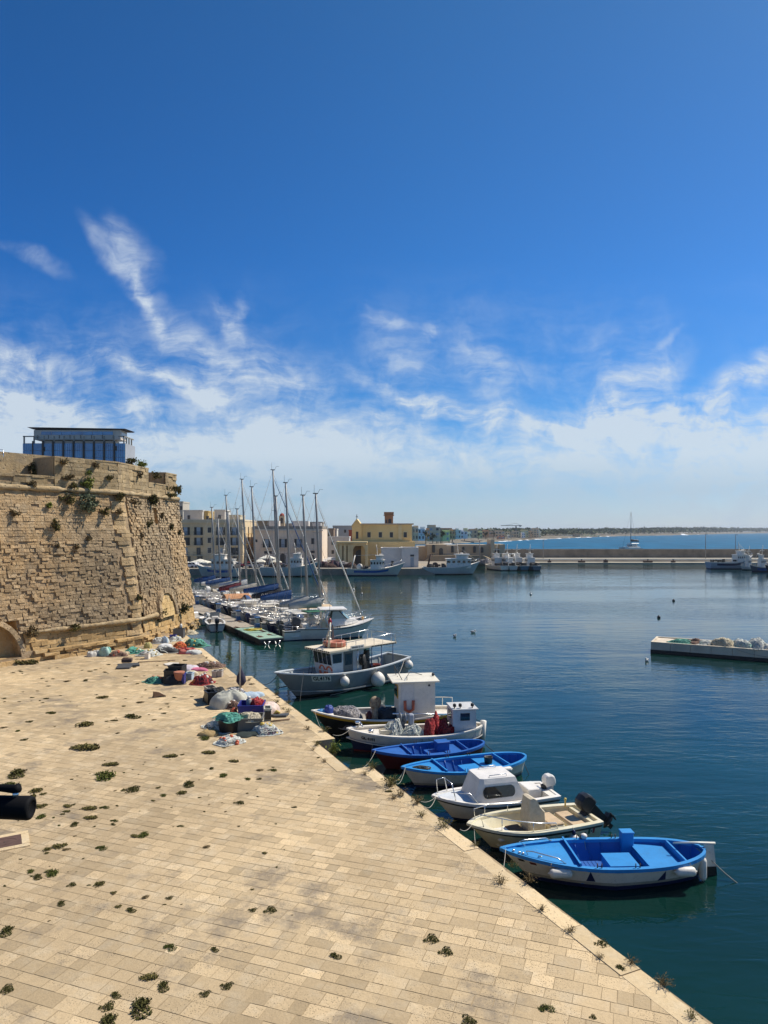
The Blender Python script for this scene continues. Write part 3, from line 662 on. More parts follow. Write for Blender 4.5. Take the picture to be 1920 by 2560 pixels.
# plants in the wall: zoom px, zoom py, w, h, material, wording
rp = random.Random(8)
PLANTS = [(700, 545, 110, 95, LEAFY, 'bright green shrub on the parapet above the string course'), (715, 725, 200, 130, LEAFG, 'large grey-green bush hanging under the string course'), (545, 690, 130, 85, LEAFO, 'olive bush under the string course beside the grey-green bush'),
 (965, 655, 100, 75, LEAFO, 'olive tuft under the string course close to the corner stones'), (1245, 700, 110, 105, LEAFD, 'dark green bush above the slit window'), (560, 510, 80, 45, LEAFB, 'dry brown tuft in the parapet by the embrasure'), (520, 380, 90, 55, LEAFB, 'dry brush along the top course of the parapet near the embrasure'),
 (780, 400, 55, 50, LEAFB, 'small dry tuft at the parapet top below the glass block'), (895, 515, 55, 42, LEAFO, 'small olive tuft mid parapet'), (255, 560, 80, 42, LEAFB, 'brown tuft above the cordon below the embrasure'), (590, 582, 90, 60, LEAFO, 'yellowish weeds spilling onto the string course'),
 (440, 905, 90, 100, LEAFO, 'olive bush alone in the middle of the long wall'), (725, 1015, 65, 50, LEAFB, 'dry tuft low in the long wall'), (400, 740, 45, 50, LEAFY, 'yellow flowering tuft under the cordon'), (105, 812, 60, 45, LEAFB, 'dark dry tuft by the picture edge of the long wall'), (1220, 895, 55, 85, LEAFO, 'olive plant growing beside the slit window'),
 (1405, 920, 30, 60, LEAFD, 'thin dark tuft beyond the slit window'), (1475, 958, 30, 50, LEAFD, 'dark tuft at the outer wall edge'), (1165, 995, 40, 40, LEAFB, 'tiny dry tuft below the slit window'), (1140, 1505, 55, 55, LEAFD, 'dark tuft at the foot of the corner stones'), (1320, 1640, 80, 110, LEAFD, 'dark green bush at the near side of the walled-up doorway'),
 (1510, 1610, 60, 120, LEAFD, 'dark green bush at the far side of the walled-up doorway'), (255, 1790, 105, 95, LEAFB, 'brown bush on the lower moulding beside the low arch'), (590, 1742, 100, 50, LEAFO, 'weeds along the lower moulding'), (1410, 600, 80, 62, LEAFO, 'olive bush below the last merlon'), (1385, 662, 105, 42, LEAFO, 'weeds on the cordon below the last merlon'),
 (1470, 612, 50, 70, LEAFO, 'bush sticking out from the far wall edge'), (1090, 712, 55, 50, LEAFB, 'dry tuft on the short wall under the cordon'), (1330, 830, 30, 50, LEAFB, 'dry tuft right beside the slit window opening'), (465, 1080, 45, 35, LEAFB, 'small brown tuft low on the long wall'), (620, 1085, 40, 40, LEAFB, 'small brown tuft on the long wall below the middle'), (1290, 495, 70, 60, LEAFO, 'yellowish weeds inside the embrasure of the short side'),
 (1140, 490, 45, 45, LEAFB, 'dry tuft on the short parapet'), (860, 800, 80, 60, LEAFO, 'straggly tuft below the grey-green bush'), (990, 790, 50, 50, LEAFB, 'dry tuft beside the corner stones under the cordon')]
for zx, zy, w, h, mt, lab in PLANTS:
    px, py = zx * .3014, 1040 + zy * .3014
    right = zx > 1040 + max(0, (zy - 640) * .1)
    if zy < 590:
        fc = VR if right else VL; s = vs_px(fc, px); d = fc.p(s, 0).y; z = H - (py - HY) / F * d; pos = fc.p(s, min(z, PT + .1), .12)
    else:
        fc = FR if right else FL; s, z = fs_px(fc, px, py); pos = fc.p(s, z, .18)
    k = pos.y / F * .3014
    mm = MB(); leaves(mm, (0, 0, 0), (w * k * .55, w * k * .4, h * k * .5), int(90 + w * h * .022), .10 + w * k * .04, rp, 7)
    tw = MB(); [tw.tube([(0, 0, -h * k * .2), (rp.uniform(-.4, .4) * w * k, rp.uniform(-.3, .1), rp.uniform(-.3, .5) * h * k)], .012, 4) for _ in range(7)]
    o = tag(mm.build('wall_plant', mt, None, pos), lab + ' of the castle' if len(lab.split()) < 13 else lab, 'plant', 'plants growing in the castle walls')
    tw.build('twigs', BROWNW, o)
for px, py, w, h, mt, lab in [(325, 1152, 26, 20, LEAFD, 'dark shrub on top of the bastion corner'), (352, 1160, 26, 14, LEAFY, 'light green shrub on top of the bastion beside the dark shrub'), (82, 1165, 15, 34, LEAFD, 'dark cypress-like bush in the long embrasure'), (104, 1182, 34, 20, LEAFD, 'dark low bush on the embrasure floor'), (10, 1640, 26, 34, LEAFD, 'green bush at the castle foot below the low arch'), (40, 1662, 26, 12, LEAFO, 'low weeds along the castle foot near the low arch'), (82, 1660, 28, 10, LEAFO, 'low weeds along the castle foot'), (470, 1572, 30, 14, LEAFB, 'dry grey bush at the quay end by the castle corner')]:
    d = 68 if py < 1400 else (70 if px > 400 else 53)
    if px < 140 and py < 1400: d = VL.p(vs_px(VL, px), 0).y + 3.0
    pos = A(px, py, d)
    if py > 1400: pos = G(px, py); pos.z += .15
    k = d / F; mm = MB(); leaves(mm, (0, 0, 0), (w * k * .5, w * k * .4, h * k * .5), 260, .12, rp, 7)
    o = tag(mm.build('shrub', mt, None, pos), lab, 'shrub'); part('stems', lambda m: [m.tube([(0, 0, -h * k * .6), (rp.uniform(-.3, .3) * w * k, rp.uniform(-.2, .2), h * k * .2)], .02, 4) for _ in range(6)], BROWNW, o)
# ---------------------------------------------------------------- boats
class Hull:
    """x from bow (0) to stern (L), y across (near side negative), z up from the waterline"""
    def __init__(s, L, B, zb, zm, zs, rake=.5, ws=.08, tm=.5, pb=2.2, ps=2.4, keel=-.35, srake=.15, flare=.55, fb=1.0, tmin=.55):
        s.__dict__.update(locals())
    def hb(s, t):
        if t < s.tm: return s.B / 2 * max(0, 1 - (1 - t / s.tm) ** s.pb) ** .86
        k = (t - s.tm) / (1 - s.tm)
        if s.ws < .3: return s.B / 2 * (s.ws + (1 - s.ws) * max(0, 1 - k ** s.ps) ** .62)
        return s.B / 2 * (1 - (1 - s.ws) * k ** s.ps)
    def zs_(s, t):
        if t < s.tmin: return s.zm + (s.zb - s.zm) * ((s.tmin - t) / s.tmin) ** 2
        return s.zm + (s.zs - s.zm) * ((t - s.tmin) / (1 - s.tmin)) ** 2
    def e(s, t):
        q = s.flare * .45
        if t < .5: return lerp(s.flare * 1.5, q, min(1, t / .5))
        return lerp(q, s.flare * (1.3 if s.ws < .3 else .5), (t - .5) / .5)
    def w(s, t, z):
        k = (z - s.keel) / (s.zs_(t) - s.keel); return s.hb(t) * max(0, min(1.02, k)) ** s.e(t)
    def x(s, t, z):
        k = 1 - (z - s.keel) / (s.zs_(t) - s.keel)
        return t * s.L + s.rake * k * (1 - t) ** 3 * 1.3 - s.srake * k * t ** 4
    def p(s, t, sd, z, off=0.0): return Vector((s.x(t, z) - s.L / 2, sd * max(0, s.w(t, z) + off), z))
    def N(s): return 26
    def ts(s, n=26): return [.5 - .5 * math.cos(math.pi * (i / n)) for i in range(n + 1)]
    def band(s, m, top, bot, nl=4, off=0.0, t0=0, t1=1):
        ts = [t for t in s.ts() if t0 <= t <= t1]
        for sd in (-1, 1):
            P = []
            for t in ts:
                zt = min(s.zs_(t), top(t)); zb = min(zt - .002, bot(t)); P.append([s.p(t, sd, lerp(zt, zb, k / nl), off) for k in range(nl + 1)])
            m.grid(P, True, flip=(sd > 0))
        if s.ws >= .02 and t1 == 1:              # close the stern
            zt, zb = min(s.zs_(1), top(1)), bot(1)
            for k in range(nl):
                a, b = lerp(zt, zb, k / nl), lerp(zt, zb, (k + 1) / nl); m.quad(s.p(1, -1, a, off), s.p(1, 1, a, off), s.p(1, 1, b, off), s.p(1, -1, b, off))
    def inner(s, m, zf, th=.06, t0=0.02, t1=.985):
        ts = [t for t in s.ts() if t0 <= t <= t1]
        for sd in (-1, 1):
            m.grid([[s.p(t, sd, lerp(s.zs_(t) - .01, zf, k / 3), -th) for k in range(4)] for t in ts], True, flip=(sd < 0))
        m.grid([[s.p(t, -1, zf, -th), s.p(t, 1, zf, -th)] for t in ts], False)
        for t, fl in ((ts[0], 0), (ts[-1], 1)):
            q = (s.p(t, -1, s.zs_(t) - .01, -th), s.p(t, 1, s.zs_(t) - .01, -th), s.p(t, 1, zf, -th), s.p(t, -1, zf, -th)); m.quad(*(q if fl else q[::-1]))
    def gunwale(s, m, wo=.035, wi=.10, th=.07, up=.02, t0=0, t1=1, transom=True):
        ts = [t for t in s.ts() if t0 <= t <= t1]
        for sd in (-1, 1):
            P = []
            for t in ts:
                z = s.zs_(t); a, b = s.p(t, sd, z, wo), s.p(t, sd, z, -wi)
                P.append([a + Vector((0, 0, up - th)), a + Vector((0, 0, up)), b + Vector((0, 0, up)), b + Vector((0, 0, up - th))])
            m.grid(P, False, flip=(sd < 0)); m.quad(*P[0]); m.quad(*P[-1][::-1])
        z = s.zs_(0); c = Vector((s.x(0, z) - s.L / 2, 0, z)); m.cbox(c + Vector((.05, 0, up - th / 2 + .003)), (.2, .11, th + .01), .02)
        if transom and t1 == 1:
            y = s.hb(1); z = s.zs_(1); m.box((s.L / 2 - .02, 0, z + up - th / 2 + .003), (.12, 2 * y + .06, th))
    def deck(s, m, t0, t1, dz=-.03, inset=.05, camber=.05, n=10):
        ts = [lerp(t0, t1, i / n) for i in range(n + 1)]; P = []
        for t in ts:
            z = s.zs_(t) + dz; P.append([s.p(t, 1, z, -inset) * 1 if k == 0 else None for k in range(1)])
            a, b = s.p(t, -1, z, -inset), s.p(t, 1, z, -inset); P[-1] = [a.lerp(b, k / 6) + Vector((0, 0, camber * (1 - (k / 3 - 1) ** 2) * min(1, abs(b.y - a.y)))) for k in range(7)]
        m.grid(P, True)
    def thwart(s, m, t0, t1, z, th=.05, inset=.05):
        a, b, c, d = s.p(t0, -1, z, -inset), s.p(t1, -1, z, -inset), s.p(t1, 1, z, -inset), s.p(t0, 1, z, -inset); u = Vector((0, 0, -th))
        m.hexa([a + u, b + u, c + u, d + u, a, b, c, d])
    def bulk(s, m, t, z0, z1, th=.05, inset=.05):
        a, b = s.p(t, -1, z1, -inset), s.p(t, 1, z1, -inset); a0, b0 = s.p(t, -1, z0, -inset), s.p(t, 1, z0, -inset); v = Vector((th, 0, 0))
        m.hexa([a0, a0 + v, b0 + v, b0, a, a + v, b + v, b])
    def ribs(s, m, zf, ts, th=.06, r=.03):
        for t in ts:
            for sd in (-1, 1): m.tube([s.p(t, sd, lerp(s.zs_(t) - .08, zf, k / 3), -th - .01) for k in range(4)], r, 4)
    def letters(s, m, txt, t, z, size, side=-1, shear=0.0, bold=0.01, off=.012):
        vs, fs = text_mesh(txt, size, shear, bold); L = s.L; out = []
        for v in vs:
            tt = t + v.x / L; p = s.p(tt, side, z(tt) + v.y if callable(z) else z + v.y, off); p.x = (tt - .5) * L + (p.x - (tt - .5) * L) * 1.0; out.append(p)
        m.add(out, fs if side < 0 else [f[::-1] for f in fs])
    def plate(s, m, t, z, w, h, side=-1, off=.007, n=8):
        P = []
        for i in range(n + 1):
            tt = t + (i / n - .5) * w / s.L; zz = z(tt) if callable(z) else z; P.append([s.p(tt, side, zz + h / 2, off), s.p(tt, side, zz - h / 2, off)])
        m.grid(P, True, flip=(side > 0))
    def shape(s, m, poly, t, z, side=-1, off=.008):
        m.add([s.p(t + x / s.L, side, z + y, off) for x, y in poly], [list(range(len(poly)))])
def moor(name, label, cat, bow, zb, stern, zs, B, group=None):
    """bow and stern tips as photo pixels at a known height -> thing at the hull's middle on the waterline, and its length"""
    a, b = G(*bow, zb), G(*stern, zs); a.z = b.z = 0; d = b - a
    return thing(name, label, cat, ((a + b) / 2), math.atan2(d.y, d.x), group), d.length
sh = lambda h, o=0.0: (lambda t: h.zs_(t) + o)
cz = lambda z: (lambda t: z)
def onboat(o, x, y, z=0.0):
    return o.location + Matrix.Rotation(o.rotation_euler.z, 3, 'Z') @ Vector((x, y, z))
def fender(boat, h, t, side, label, L=.62, r=.13, vertical=False, rope=True, drop=.26):
    c = h.p(t, side, h.zs_(t) - drop, r + .02); g = h.p(t, side, h.zs_(t) + .02, .0)
    o = thing('fender', label, 'fender', onboat(boat, *c), boat.rotation_euler.z, 'boat fenders')
    pr = [(.02, -L / 2 - .05), (.035, -L / 2), (r * .8, -L / 2 + .03), (r, -L / 2 + .1), (r, L / 2 - .1), (r * .8, L / 2 - .03), (.035, L / 2), (.02, L / 2 + .05)]
    part('float', lambda m: m.lathe((0, 0, 0), pr, 12, 'Z' if vertical else 'X'), FEND, o)
    def rp_(m):
        q = g - c
        if vertical: m.tube(sag((0, 0, L / 2), q, .0, 2), .012, 4)
        else: m.tube(sag((-L / 2, 0, 0), q + Vector((-.15, 0, 0)), .02, 4), .012, 4); m.tube(sag((L / 2, 0, 0), q + Vector((.15, 0, 0)), .02, 4), .012, 4)
    part('rope', rp_, ROPE, o); return o
def buoy_fender(boat, h, t, side, r, drop, label, dark=True):
    c = h.p(t, side, h.zs_(t) - drop, r); g = h.p(t, side, h.zs_(t) + .03, .03)
    o = thing('ball_fender', label, 'fender', onboat(boat, *c), boat.rotation_euler.z, 'boat fenders')
    part('ball', lambda m: m.lathe((0, 0, 0), [(.02, -r)] + [(r * math.sin(a) * (1 if math.cos(a) < .3 else 1 - .25 * (math.cos(a) - .3)), -r * math.cos(math.pi - a) * -1 * -1 if False else r * math.cos(a) * (1 if math.cos(a) < 0 else 1.15)) for a in [math.pi * (1 - i / 12) for i in range(1, 12)]] + [(.03, r * 1.2)], 14), FEND, o)
    part('neck', lambda m: m.lathe((0, 0, r * 1.1), [(.07, 0), (.05, .12), (.02, .15)], 8), NAVY if dark else FEND, o)
    part('rope', lambda m: m.tube(((0, 0, r * 1.2), g - c), .014, 4), ROPE, o); return o
def outboard(parent, x, y, z, s=1.0, mat=None, tilt=0.0, name='outboard_motor', lower=None):
    o = bpy.data.objects.new(name, None); C.objects.link(o); o.parent = parent; o.location = (x, y, z); o.rotation_euler = (0, tilt, 0)
    m = MB()
    prof = [(-.20, 0), (-.24, .12), (-.25, .30), (-.20, .46), (-.06, .55), (.16, .54), (.30, .44), (.34, .28), (.33, .10), (.27, 0)]
    rings = []
    for yy, k in ((-.21, .80), (-.17, .95), (0, 1.0), (.17, .95), (.21, .80)): rings.append([(px_ * k * s, yy * s, (.27 + (pz - .27) * k) * s) for px_, pz in prof])
    n = len(prof); vs = [q for r in rings for q in r]
    m.add(vs, [[i * n + j, i * n + (j + 1) % n, (i + 1) * n + (j + 1) % n, (i + 1) * n + j][::-1] for i in range(4) for j in range(n)] + [list(range(n)), list(range(4 * n, 5 * n))[::-1]], False)
    m.build('cowling', mat or BLACK, o)
    l = MB(); l.hexa([(-.10 * s, -.08 * s, -.75 * s), (.14 * s, -.06 * s, -.75 * s), (.14 * s, .06 * s, -.75 * s), (-.10 * s, .08 * s, -.75 * s), (-.16 * s, -.12 * s, .01), (.2 * s, -.12 * s, .01), (.2 * s, .12 * s, .01), (-.16 * s, .12 * s, .01)])
    l.box((.08 * s, 0, -.74 * s), (.42 * s, .24 * s, .03 * s)); l.lathe((.05 * s, 0, -.92 * s), [(.02, -.25 * s), (.09 * s, -.1 * s), (.09 * s, .15 * s), (.04 * s, .25 * s)], 8, 'X'); l.box((.0, 0, -1.05 * s), (.16 * s, .03 * s, .26 * s))
    for k in range(3): a = k * 2.09; l.box((.30 * s, .09 * s * math.cos(a), (-.92 + .09 * math.sin(a)) * s), (.03 * s, .17 * s, .10 * s), 0, .5, 1, .4, a)
    l.build('leg', lower or (mat or BLACK), o)
    b = MB(); b.box((-.28 * s, 0, -.08 * s), (.14 * s, .28 * s, .36 * s)); b.build('bracket', RUBBER, o); return o
def rail(m, pts, posts, r=.022, h0=None):
    m.tube(pts, r, 6)
    for a, b in posts: m.tube((a, b), r * .9, 5)
NEARB = []

# --- open blue boats ------------------------------------------------
def blue_boat(name, label, bow, stern, B, zb, zs, blue, hullm, bottom, zboot, kw):
    o, L = moor(name, label, 'boat', bow, zb, stern, zs, B, 'open blue rowing boats moored at the quay')
    h = Hull(L, B, zb, zs - .12, zs, rake=kw.get('rake', .75), ws=kw.get('ws', .10), tm=.50, pb=1.9, ps=kw.get('ps', 2.6), srake=.25, flare=.5)
    zf = .16
    part('hull', lambda m: h.band(m, sh(h), cz(zboot), 6), hullm, o)
    part('bottom_paint', lambda m: h.band(m, cz(zboot), cz(-.33), 3), bottom, o)
    part('inner_hull', lambda m: (h.inner(m, zf), h.ribs(m, zf, [.33, .40, .47, .54, .84, .88, .92])), kw.get('inm', BLUE2), o)
    part('gunwale', lambda m: h.gunwale(m, .05, .11, .11, .02), blue, o)
    part('foredeck', lambda m: h.deck(m, .015, kw.get('fd', .29), -.045, .06, .03), blue, o)
    part('coaming', lambda m: h.bulk(m, kw.get('fd', .29), zf, h.zs_(.29) + .10, .06, .05), blue, o)
    def eng(m):
        a = h.L * kw.get('en', .475) - h.L / 2; ln = h.L * .135
        m.box((a + ln / 2, -.05, zf + .20), (ln, B * .40, .40)); m.box((a + ln / 2, -.05, zf + .42), (ln + .05, B * .40 + .05, .04)); m.box((a + ln + .07, -.12, zf + .15), (.16, B * .34, .30))
    part('engine_box', eng, blue, o)
    part('aft_seat', lambda m: h.thwart(m, kw.get('at', .625), kw.get('at', .625) + .165, h.zs_(.7) - .13), blue, o)
    part('aft_bulkhead', lambda m: h.bulk(m, kw.get('at', .625) + .17, zf, h.zs_(.8) + .03, .06), blue, o); part('seat_front', lambda m: h.bulk(m, kw.get('at', .625), zf, h.zs_(.63) - .2, .04), blue, o)
    part('floor_boards', lambda m: [m.box((h.L * (.305 + .02 * i + (kw.get('fd', .29) - .29)) - h.L / 2 + .05, 0, zf + .02), (h.L * .017, B * .66, .02), 0, (i * .37) % 1) for i in range(8)], kw.get('inm', BLUE2), o)
    part('oarlock', lambda m: [m.tube((h.p(t, sd, h.zs_(t), -.05), h.p(t, sd, h.zs_(t), -.05) + Vector((0, 0, .16))), .018, 5) for t in (.42, .44, .60, .62) for sd in (-1, 1)], RUST, o)
    if hullm is WHITE: part('waterline_stain', lambda m: h.band(m, cz(zboot + .11), cz(zboot), 1, .003), paint('waterline_grime', (.40, .37, .29), .7, .8, 4), o)
    return o, h
o, h = blue_boat('rowing_boat', 'bright blue open boat with white hull, two blue triangles and white rudder', (1253, 2120), (1758, 2120), 2.25, 1.02, .90, BLUE, WHITE, NAVY, .17, dict(rake=1.0, ws=.08, ps=3.0, fd=.345, en=.515, at=.69))
NB = (o, h)
part('console_box', lambda m: (m.cbox((h.L * .17, h.B * .41, .72), (.40, .30, .75), .015), m.cbox((h.L * .17, h.B * .41, 1.10), (.44, .36, .05), .012)), BLUE, o)
for sd, t0, t1 in ((-1, .11, .285), (1, .10, .285)):
    def rl(m):
        a = h.p(t0, sd, h.zs_(t0), -.12); b = h.p(t1, sd, h.zs_(t1), -.08); u = Vector((0, 0, .17)); m.tube([a + Vector((.2 if sd > 0 else .05, 0, 0)), a + u * .8, a.lerp(b, .15) + u, a.lerp(b, .8) + u * .8, b], .020, 6)
    part('grab_rail', rl, STEEL, o)
part('triangle_mark', lambda m: h.shape(m, [(-.14, -.20), (.17, -.19), (.06, .19)], .375, .50), NAVY, o); part('triangle_mark', lambda m: h.shape(m, [(-.14, -.20), (.16, -.18), (.07, .19)], .74, .46), NAVY, o)
def rud(m):
    x = h.L / 2; m.hexa([(x + .05, -.04, .30), (x + .42, -.03, .30), (x + .42, .03, .30), (x + .05, .04, .30), (x + .03, -.04, 1.02), (x + .34, -.03, 1.02), (x + .34, .03, 1.02), (x + .03, .04, 1.02)])
r_ = part('rudder', rud, WHITE, o)
part('rudder_blade', lambda m: m.hexa([(h.L / 2 + .02, -.042, -.35), (h.L / 2 + .48, -.03, -.35), (h.L / 2 + .48, .03, -.35), (h.L / 2 + .02, .042, -.35), (h.L / 2 + .06, -.043, .298), (h.L / 2 + .43, -.032, .298), (h.L / 2 + .43, .032, .298), (h.L / 2 + .06, .043, .298)]), BLACK, r_)
part('tiller', lambda m: m.tube([(h.L / 2 + .40, .0, 1.05), (h.L / 2 - .3, .05, 1.06), (h.L / 2 - .95, .14, 1.02)], [.045, .04, .03], 6), WHITE, o)
part('cleat', lambda m: [m.ball(h.p(t, -1, h.zs_(t) + .05, -.1), .05, 6) for t in (.06, .085, .1)] + [m.tube((h.p(.16, -1, h.zs_(.16) - .1, -.05) + Vector((0, .2, .1)), h.p(.16, -1, h.zs_(.16) - .1, -.05) + Vector((.08, .1, .12))), .025, 5)], STEEL, o)
def flag(m, t, z, cols): pass
part('bow_number', lambda m: (h.plate(m, .115, .70, .22, .09, -1, .01)), RED, o); part('bow_number', lambda m: (h.plate(m, .06, .74, .2, .08, -1, .01)), BLACK, o)
fender(o, h, .235, -1, 'white sausage fender on the blue boat with triangles, towards its bow', .72, .15)
fender(o, h, .845, -1, 'white sausage fender on the blue boat with triangles, towards its stern', .66, .15, drop=.22)
fender(o, h, .985, -1, 'white upright fender beside the white rudder of the blue boat', .72, .12, True, drop=.5)
fl = thing('float_ball', 'small white float ball on the far gunwale of the blue boat with triangles', 'float', onboat(o, -.28, h.B * .5 - .04, h.zs_(.45) + .10)); part('ball', lambda m: m.ball((0, 0, 0), .12, 8, (1, 1, .8)), FEND, fl); part('rope', lambda m: m.tube(sag((0, -.06, -.06), (.08, -.16, -.7), .0, 4), .012, 4), ROPE, fl)

o, h = blue_boat('rowing_boat', 'blue open boat with plain white hull and a black bucket on its engine box', (1005, 1917), (1311, 1886), 2.2, .98, .88, BLUE, WHITE, NAVY, .12, dict(rake=.7))
fender(o, h, .74, -1, 'cream sausage fender on the plain white hull of the blue boat', .56, .13, drop=.08)
WB = (o, h)
bk = thing('bucket', 'black bucket standing in the blue boat with plain white hull', 'bucket', onboat(o, h.L * .20, .1, h.zs_(.7) - .17), o.rotation_euler.z)
part('shell', lambda m: m.lathe((0, 0, 0), [(.17, 0), (.20, .30), (.215, .34), (.19, .34), (.17, .05)], 12), RUBBER, bk); part('handle', lambda m: m.tube([(.21 * math.cos(a), .03, .33 + .05 * math.sin(a)) for a in [math.pi * i / 8 for i in range(9)]], .01, 4), STEEL, bk)
o, h = blue_boat('rowing_boat', 'deep blue open boat with dark red hull and a tall blue box', (932, 1875), (1208, 1853), 2.0, .95, .86, BLUE2, RED, RED, .0, dict(rake=.7))
RB = (o, h)
part('console_box', lambda m: (m.cbox((h.L * .12, h.B * .05, .58), (.62, .5, .82), .015), m.cbox((h.L * .12, h.B * .05, 1.02), (.68, .56, .06), .012)), BLUE2, o)
part('rail_strip', lambda m: h.band(m, sh(h, -.02), sh(h, -.16), 1, .012), BLUE2, o)

# --- nets ------------------------------------------------------------
def netmat(name, col, col2=None, sc=9.0):
    if name in MATS: return MATS[name]
    m = bpy.data.materials.new(name); m.use_nodes = True; t = NT(m.node_tree); t.n.clear()
    co = t.node('ShaderNodeTexCoord').outputs['Object']; at = t.node('ShaderNodeAttribute', attribute_name='tint').outputs['Fac']
    n = t.node('ShaderNodeTexNoise', {'Vector': co, 'Scale': 2.4, 'Detail': 4.0}).outputs[0]
    vo = t.node('ShaderNodeTexVoronoi', {'Vector': co, 'Scale': sc, 'Randomness': 1.0}, feature='DISTANCE_TO_EDGE').outputs[0]
    c = t.mix(t.smooth(n, .4, .62), col, col2 or tuple(q * .5 for q in col))
    k = t.math('ADD', t.math('MULTIPLY', at, .8), .6); c = t.mix(1.0, c, t.node('ShaderNodeCombineXYZ', {0: k, 1: k, 2: k}).outputs[0], 'MULTIPLY')
    ln = t.smooth(vo, .10, .02); hh = t.math('ADD', t.math('MULTIPLY', ln, .7), t.math('MULTIPLY', t.node('ShaderNodeTexNoise', {'Vector': co, 'Scale': 38.0, 'Detail': 6.0, 'Roughness': .8}).outputs[0], 1.0))
    wv = t.node('ShaderNodeTexWave', {'Vector': co, 'Scale': 1.6, 'Distortion': 9.0, 'Detail': 3.0, 'Detail Scale': 1.6}).outputs['Fac']; hh = t.math('ADD', hh, t.math('MULTIPLY', wv, 1.1)); c = t.mix(t.math('MULTIPLY', t.smooth(wv, .5, .05), .45), c, tuple(q * .55 for q in col))
    c = t.mix(t.math('MULTIPLY', t.smooth(vo, .05, .3), .4), c, tuple(q * .45 for q in col))
    bp = t.node('ShaderNodeBump', {'Strength': 1.0, 'Distance': .035, 'Height': hh})
    p = t.node('ShaderNodeBsdfPrincipled', {'Base Color': c, 'Roughness': .85, 'Specular IOR Level': .25, 'Normal': bp.outputs[0]}); t.node('ShaderNodeOutputMaterial', {'Surface': p.outputs[0]}); MATS[name] = m; return m
def heap_mesh(m, rx, ry, h, seed, style='net', n=22):
    P = []; rr = random.Random(seed); ph = [rr.uniform(0, 6) for _ in range(4)]
    fl = {'net': 1.0, 'cloth': .7, 'bag': .45}[style]
    def f(a, q):
        x, y = math.cos(a) * q, math.sin(a) * q
        lobe = 1 + .16 * math.sin(2 * a + ph[0]) + .12 * math.sin(3 * a + ph[1]) + .08 * math.sin(5 * a + ph[2])
        z = 0 if q >= 1 else max(0, 1 - q ** {'net': 2.5, 'bag': 3.6, 'cloth': 3.8}[style]) ** {'net': .7, 'bag': .5, 'cloth': .5}[style]
        nz = noise.noise((x * 1.8 + seed, y * 1.8, seed * .7)); n2 = noise.noise((x * 4.5, y * 4.5 + seed, 2.0)); n3 = noise.noise((x * 11, y * 11 + seed, 4.0))
        if style == 'cloth': n2 = abs(noise.noise((x * 3.2 + y * 1.5, y * 3.2 + seed, 2.0))) * 1.6 - .4; n3 *= .4
        z = z * (1 + .55 * nz * fl * {'net': .6, 'cloth': .45, 'bag': 1}[style]) + (.16 * n2 + .07 * n3) * fl * (1 - q ** 4)
        k = lobe * (1 + .05 * n2)
        return Vector((x * rx * k, y * ry * k, max(0.0, z) * h + .004))
    for i in range(n + 1):
        q = (i / n) ** .8; P.append([f(2 * math.pi * j / (n * 2), q) for j in range(n * 2)] + [f(0, q)])
    b = len(m.t); m.grid(P, True)
    for i in range(b, len(m.t)): m.t[i] = rr.random()
    return f
def strands(m, f, n, r, seed, spread=1.18):
    rr = random.Random(seed)
    for _ in range(n):
        a, q = rr.uniform(0, 6.28), rr.uniform(.1, spread); pts_ = []; da, dq = rr.uniform(-.35, .35), rr.uniform(-.14, .14)
        for k in range(7):
            p = f(a, min(1.25, max(.02, q))); p.z += r * .8; pts_.append(p); a += da + rr.uniform(-.25, .25); q += dq + rr.uniform(-.08, .08)
        m.tube(pts_, r, 4, rr.random(), True, True)
HSEED = [100]
def heap(name, label, cat, pos, rx, ry, h, mat, style='net', strand=None, ns=40, rz=0.0, sr=.018, group=None):
    HSEED[0] += 7; sd_ = HSEED[0]; m = MB(); f = heap_mesh(m, rx, ry, h, sd_, style); o = m.build(name, mat, None, pos, rz); tag(o, label, cat, group)
    if strand: s = MB(); strands(s, f, int(ns * (2.6 if style == 'net' else 1)), sr, sd_); s.build('strands' if style == 'net' else 'cords', strand, o)
    return o
NETW = netmat('net_pale_green', (0.60, 0.64, 0.56)); NETR = netmat('net_dark_red', (0.20, 0.02, 0.02), (0.10, 0.022, 0.018)); NETRED = netmat('net_red', (0.50, 0.015, 0.02)); NETT = netmat('net_turquoise', (0.16, 0.50, 0.40), (.10, .36, .29)); NETG = netmat('net_green', (0.03, 0.10, 0.05))
NETB = netmat('net_brown', (0.10, 0.055, 0.045)); NETO = netmat('net_orange', (0.55, 0.11, 0.03)); NETK = netmat('net_dark_blue_grey', (0.06, 0.07, 0.09), (0.14, 0.03, 0.04)); NETC = netmat('net_cream', (0.70, 0.62, 0.46), (.5, .43, .31)); NETBG = netmat('net_beige', (0.42, 0.33, 0.20)); NETBL = netmat('net_pale_blue', (0.30, 0.42, 0.44), (0.20, 0.10, 0.14)); NETGR = netmat('net_grey', (0.36, 0.33, 0.31), (.24, .22, .21))
LINEW = M('line_white', (.62, .62, .55), .8); LINEC = M('line_cream', (.6, .52, .36), .8); LINEG = M('line_green', (.12, .38, .28), .8); LINEO = M('line_orange', (.6, .14, .03), .8); LINER = M('line_red', (.4, .04, .04), .8); LINEB = M('line_brown', (.22, .13, .09), .8)

heap('rope_coil', 'dark rope tangle on the foredeck of the plain white hulled boat', 'rope', onboat(WB[0], -.36 * WB[1].L, -.1, WB[1].zs_(.13) - .03), .32, .2, .07, DROPE, 'net', DROPE, 16)
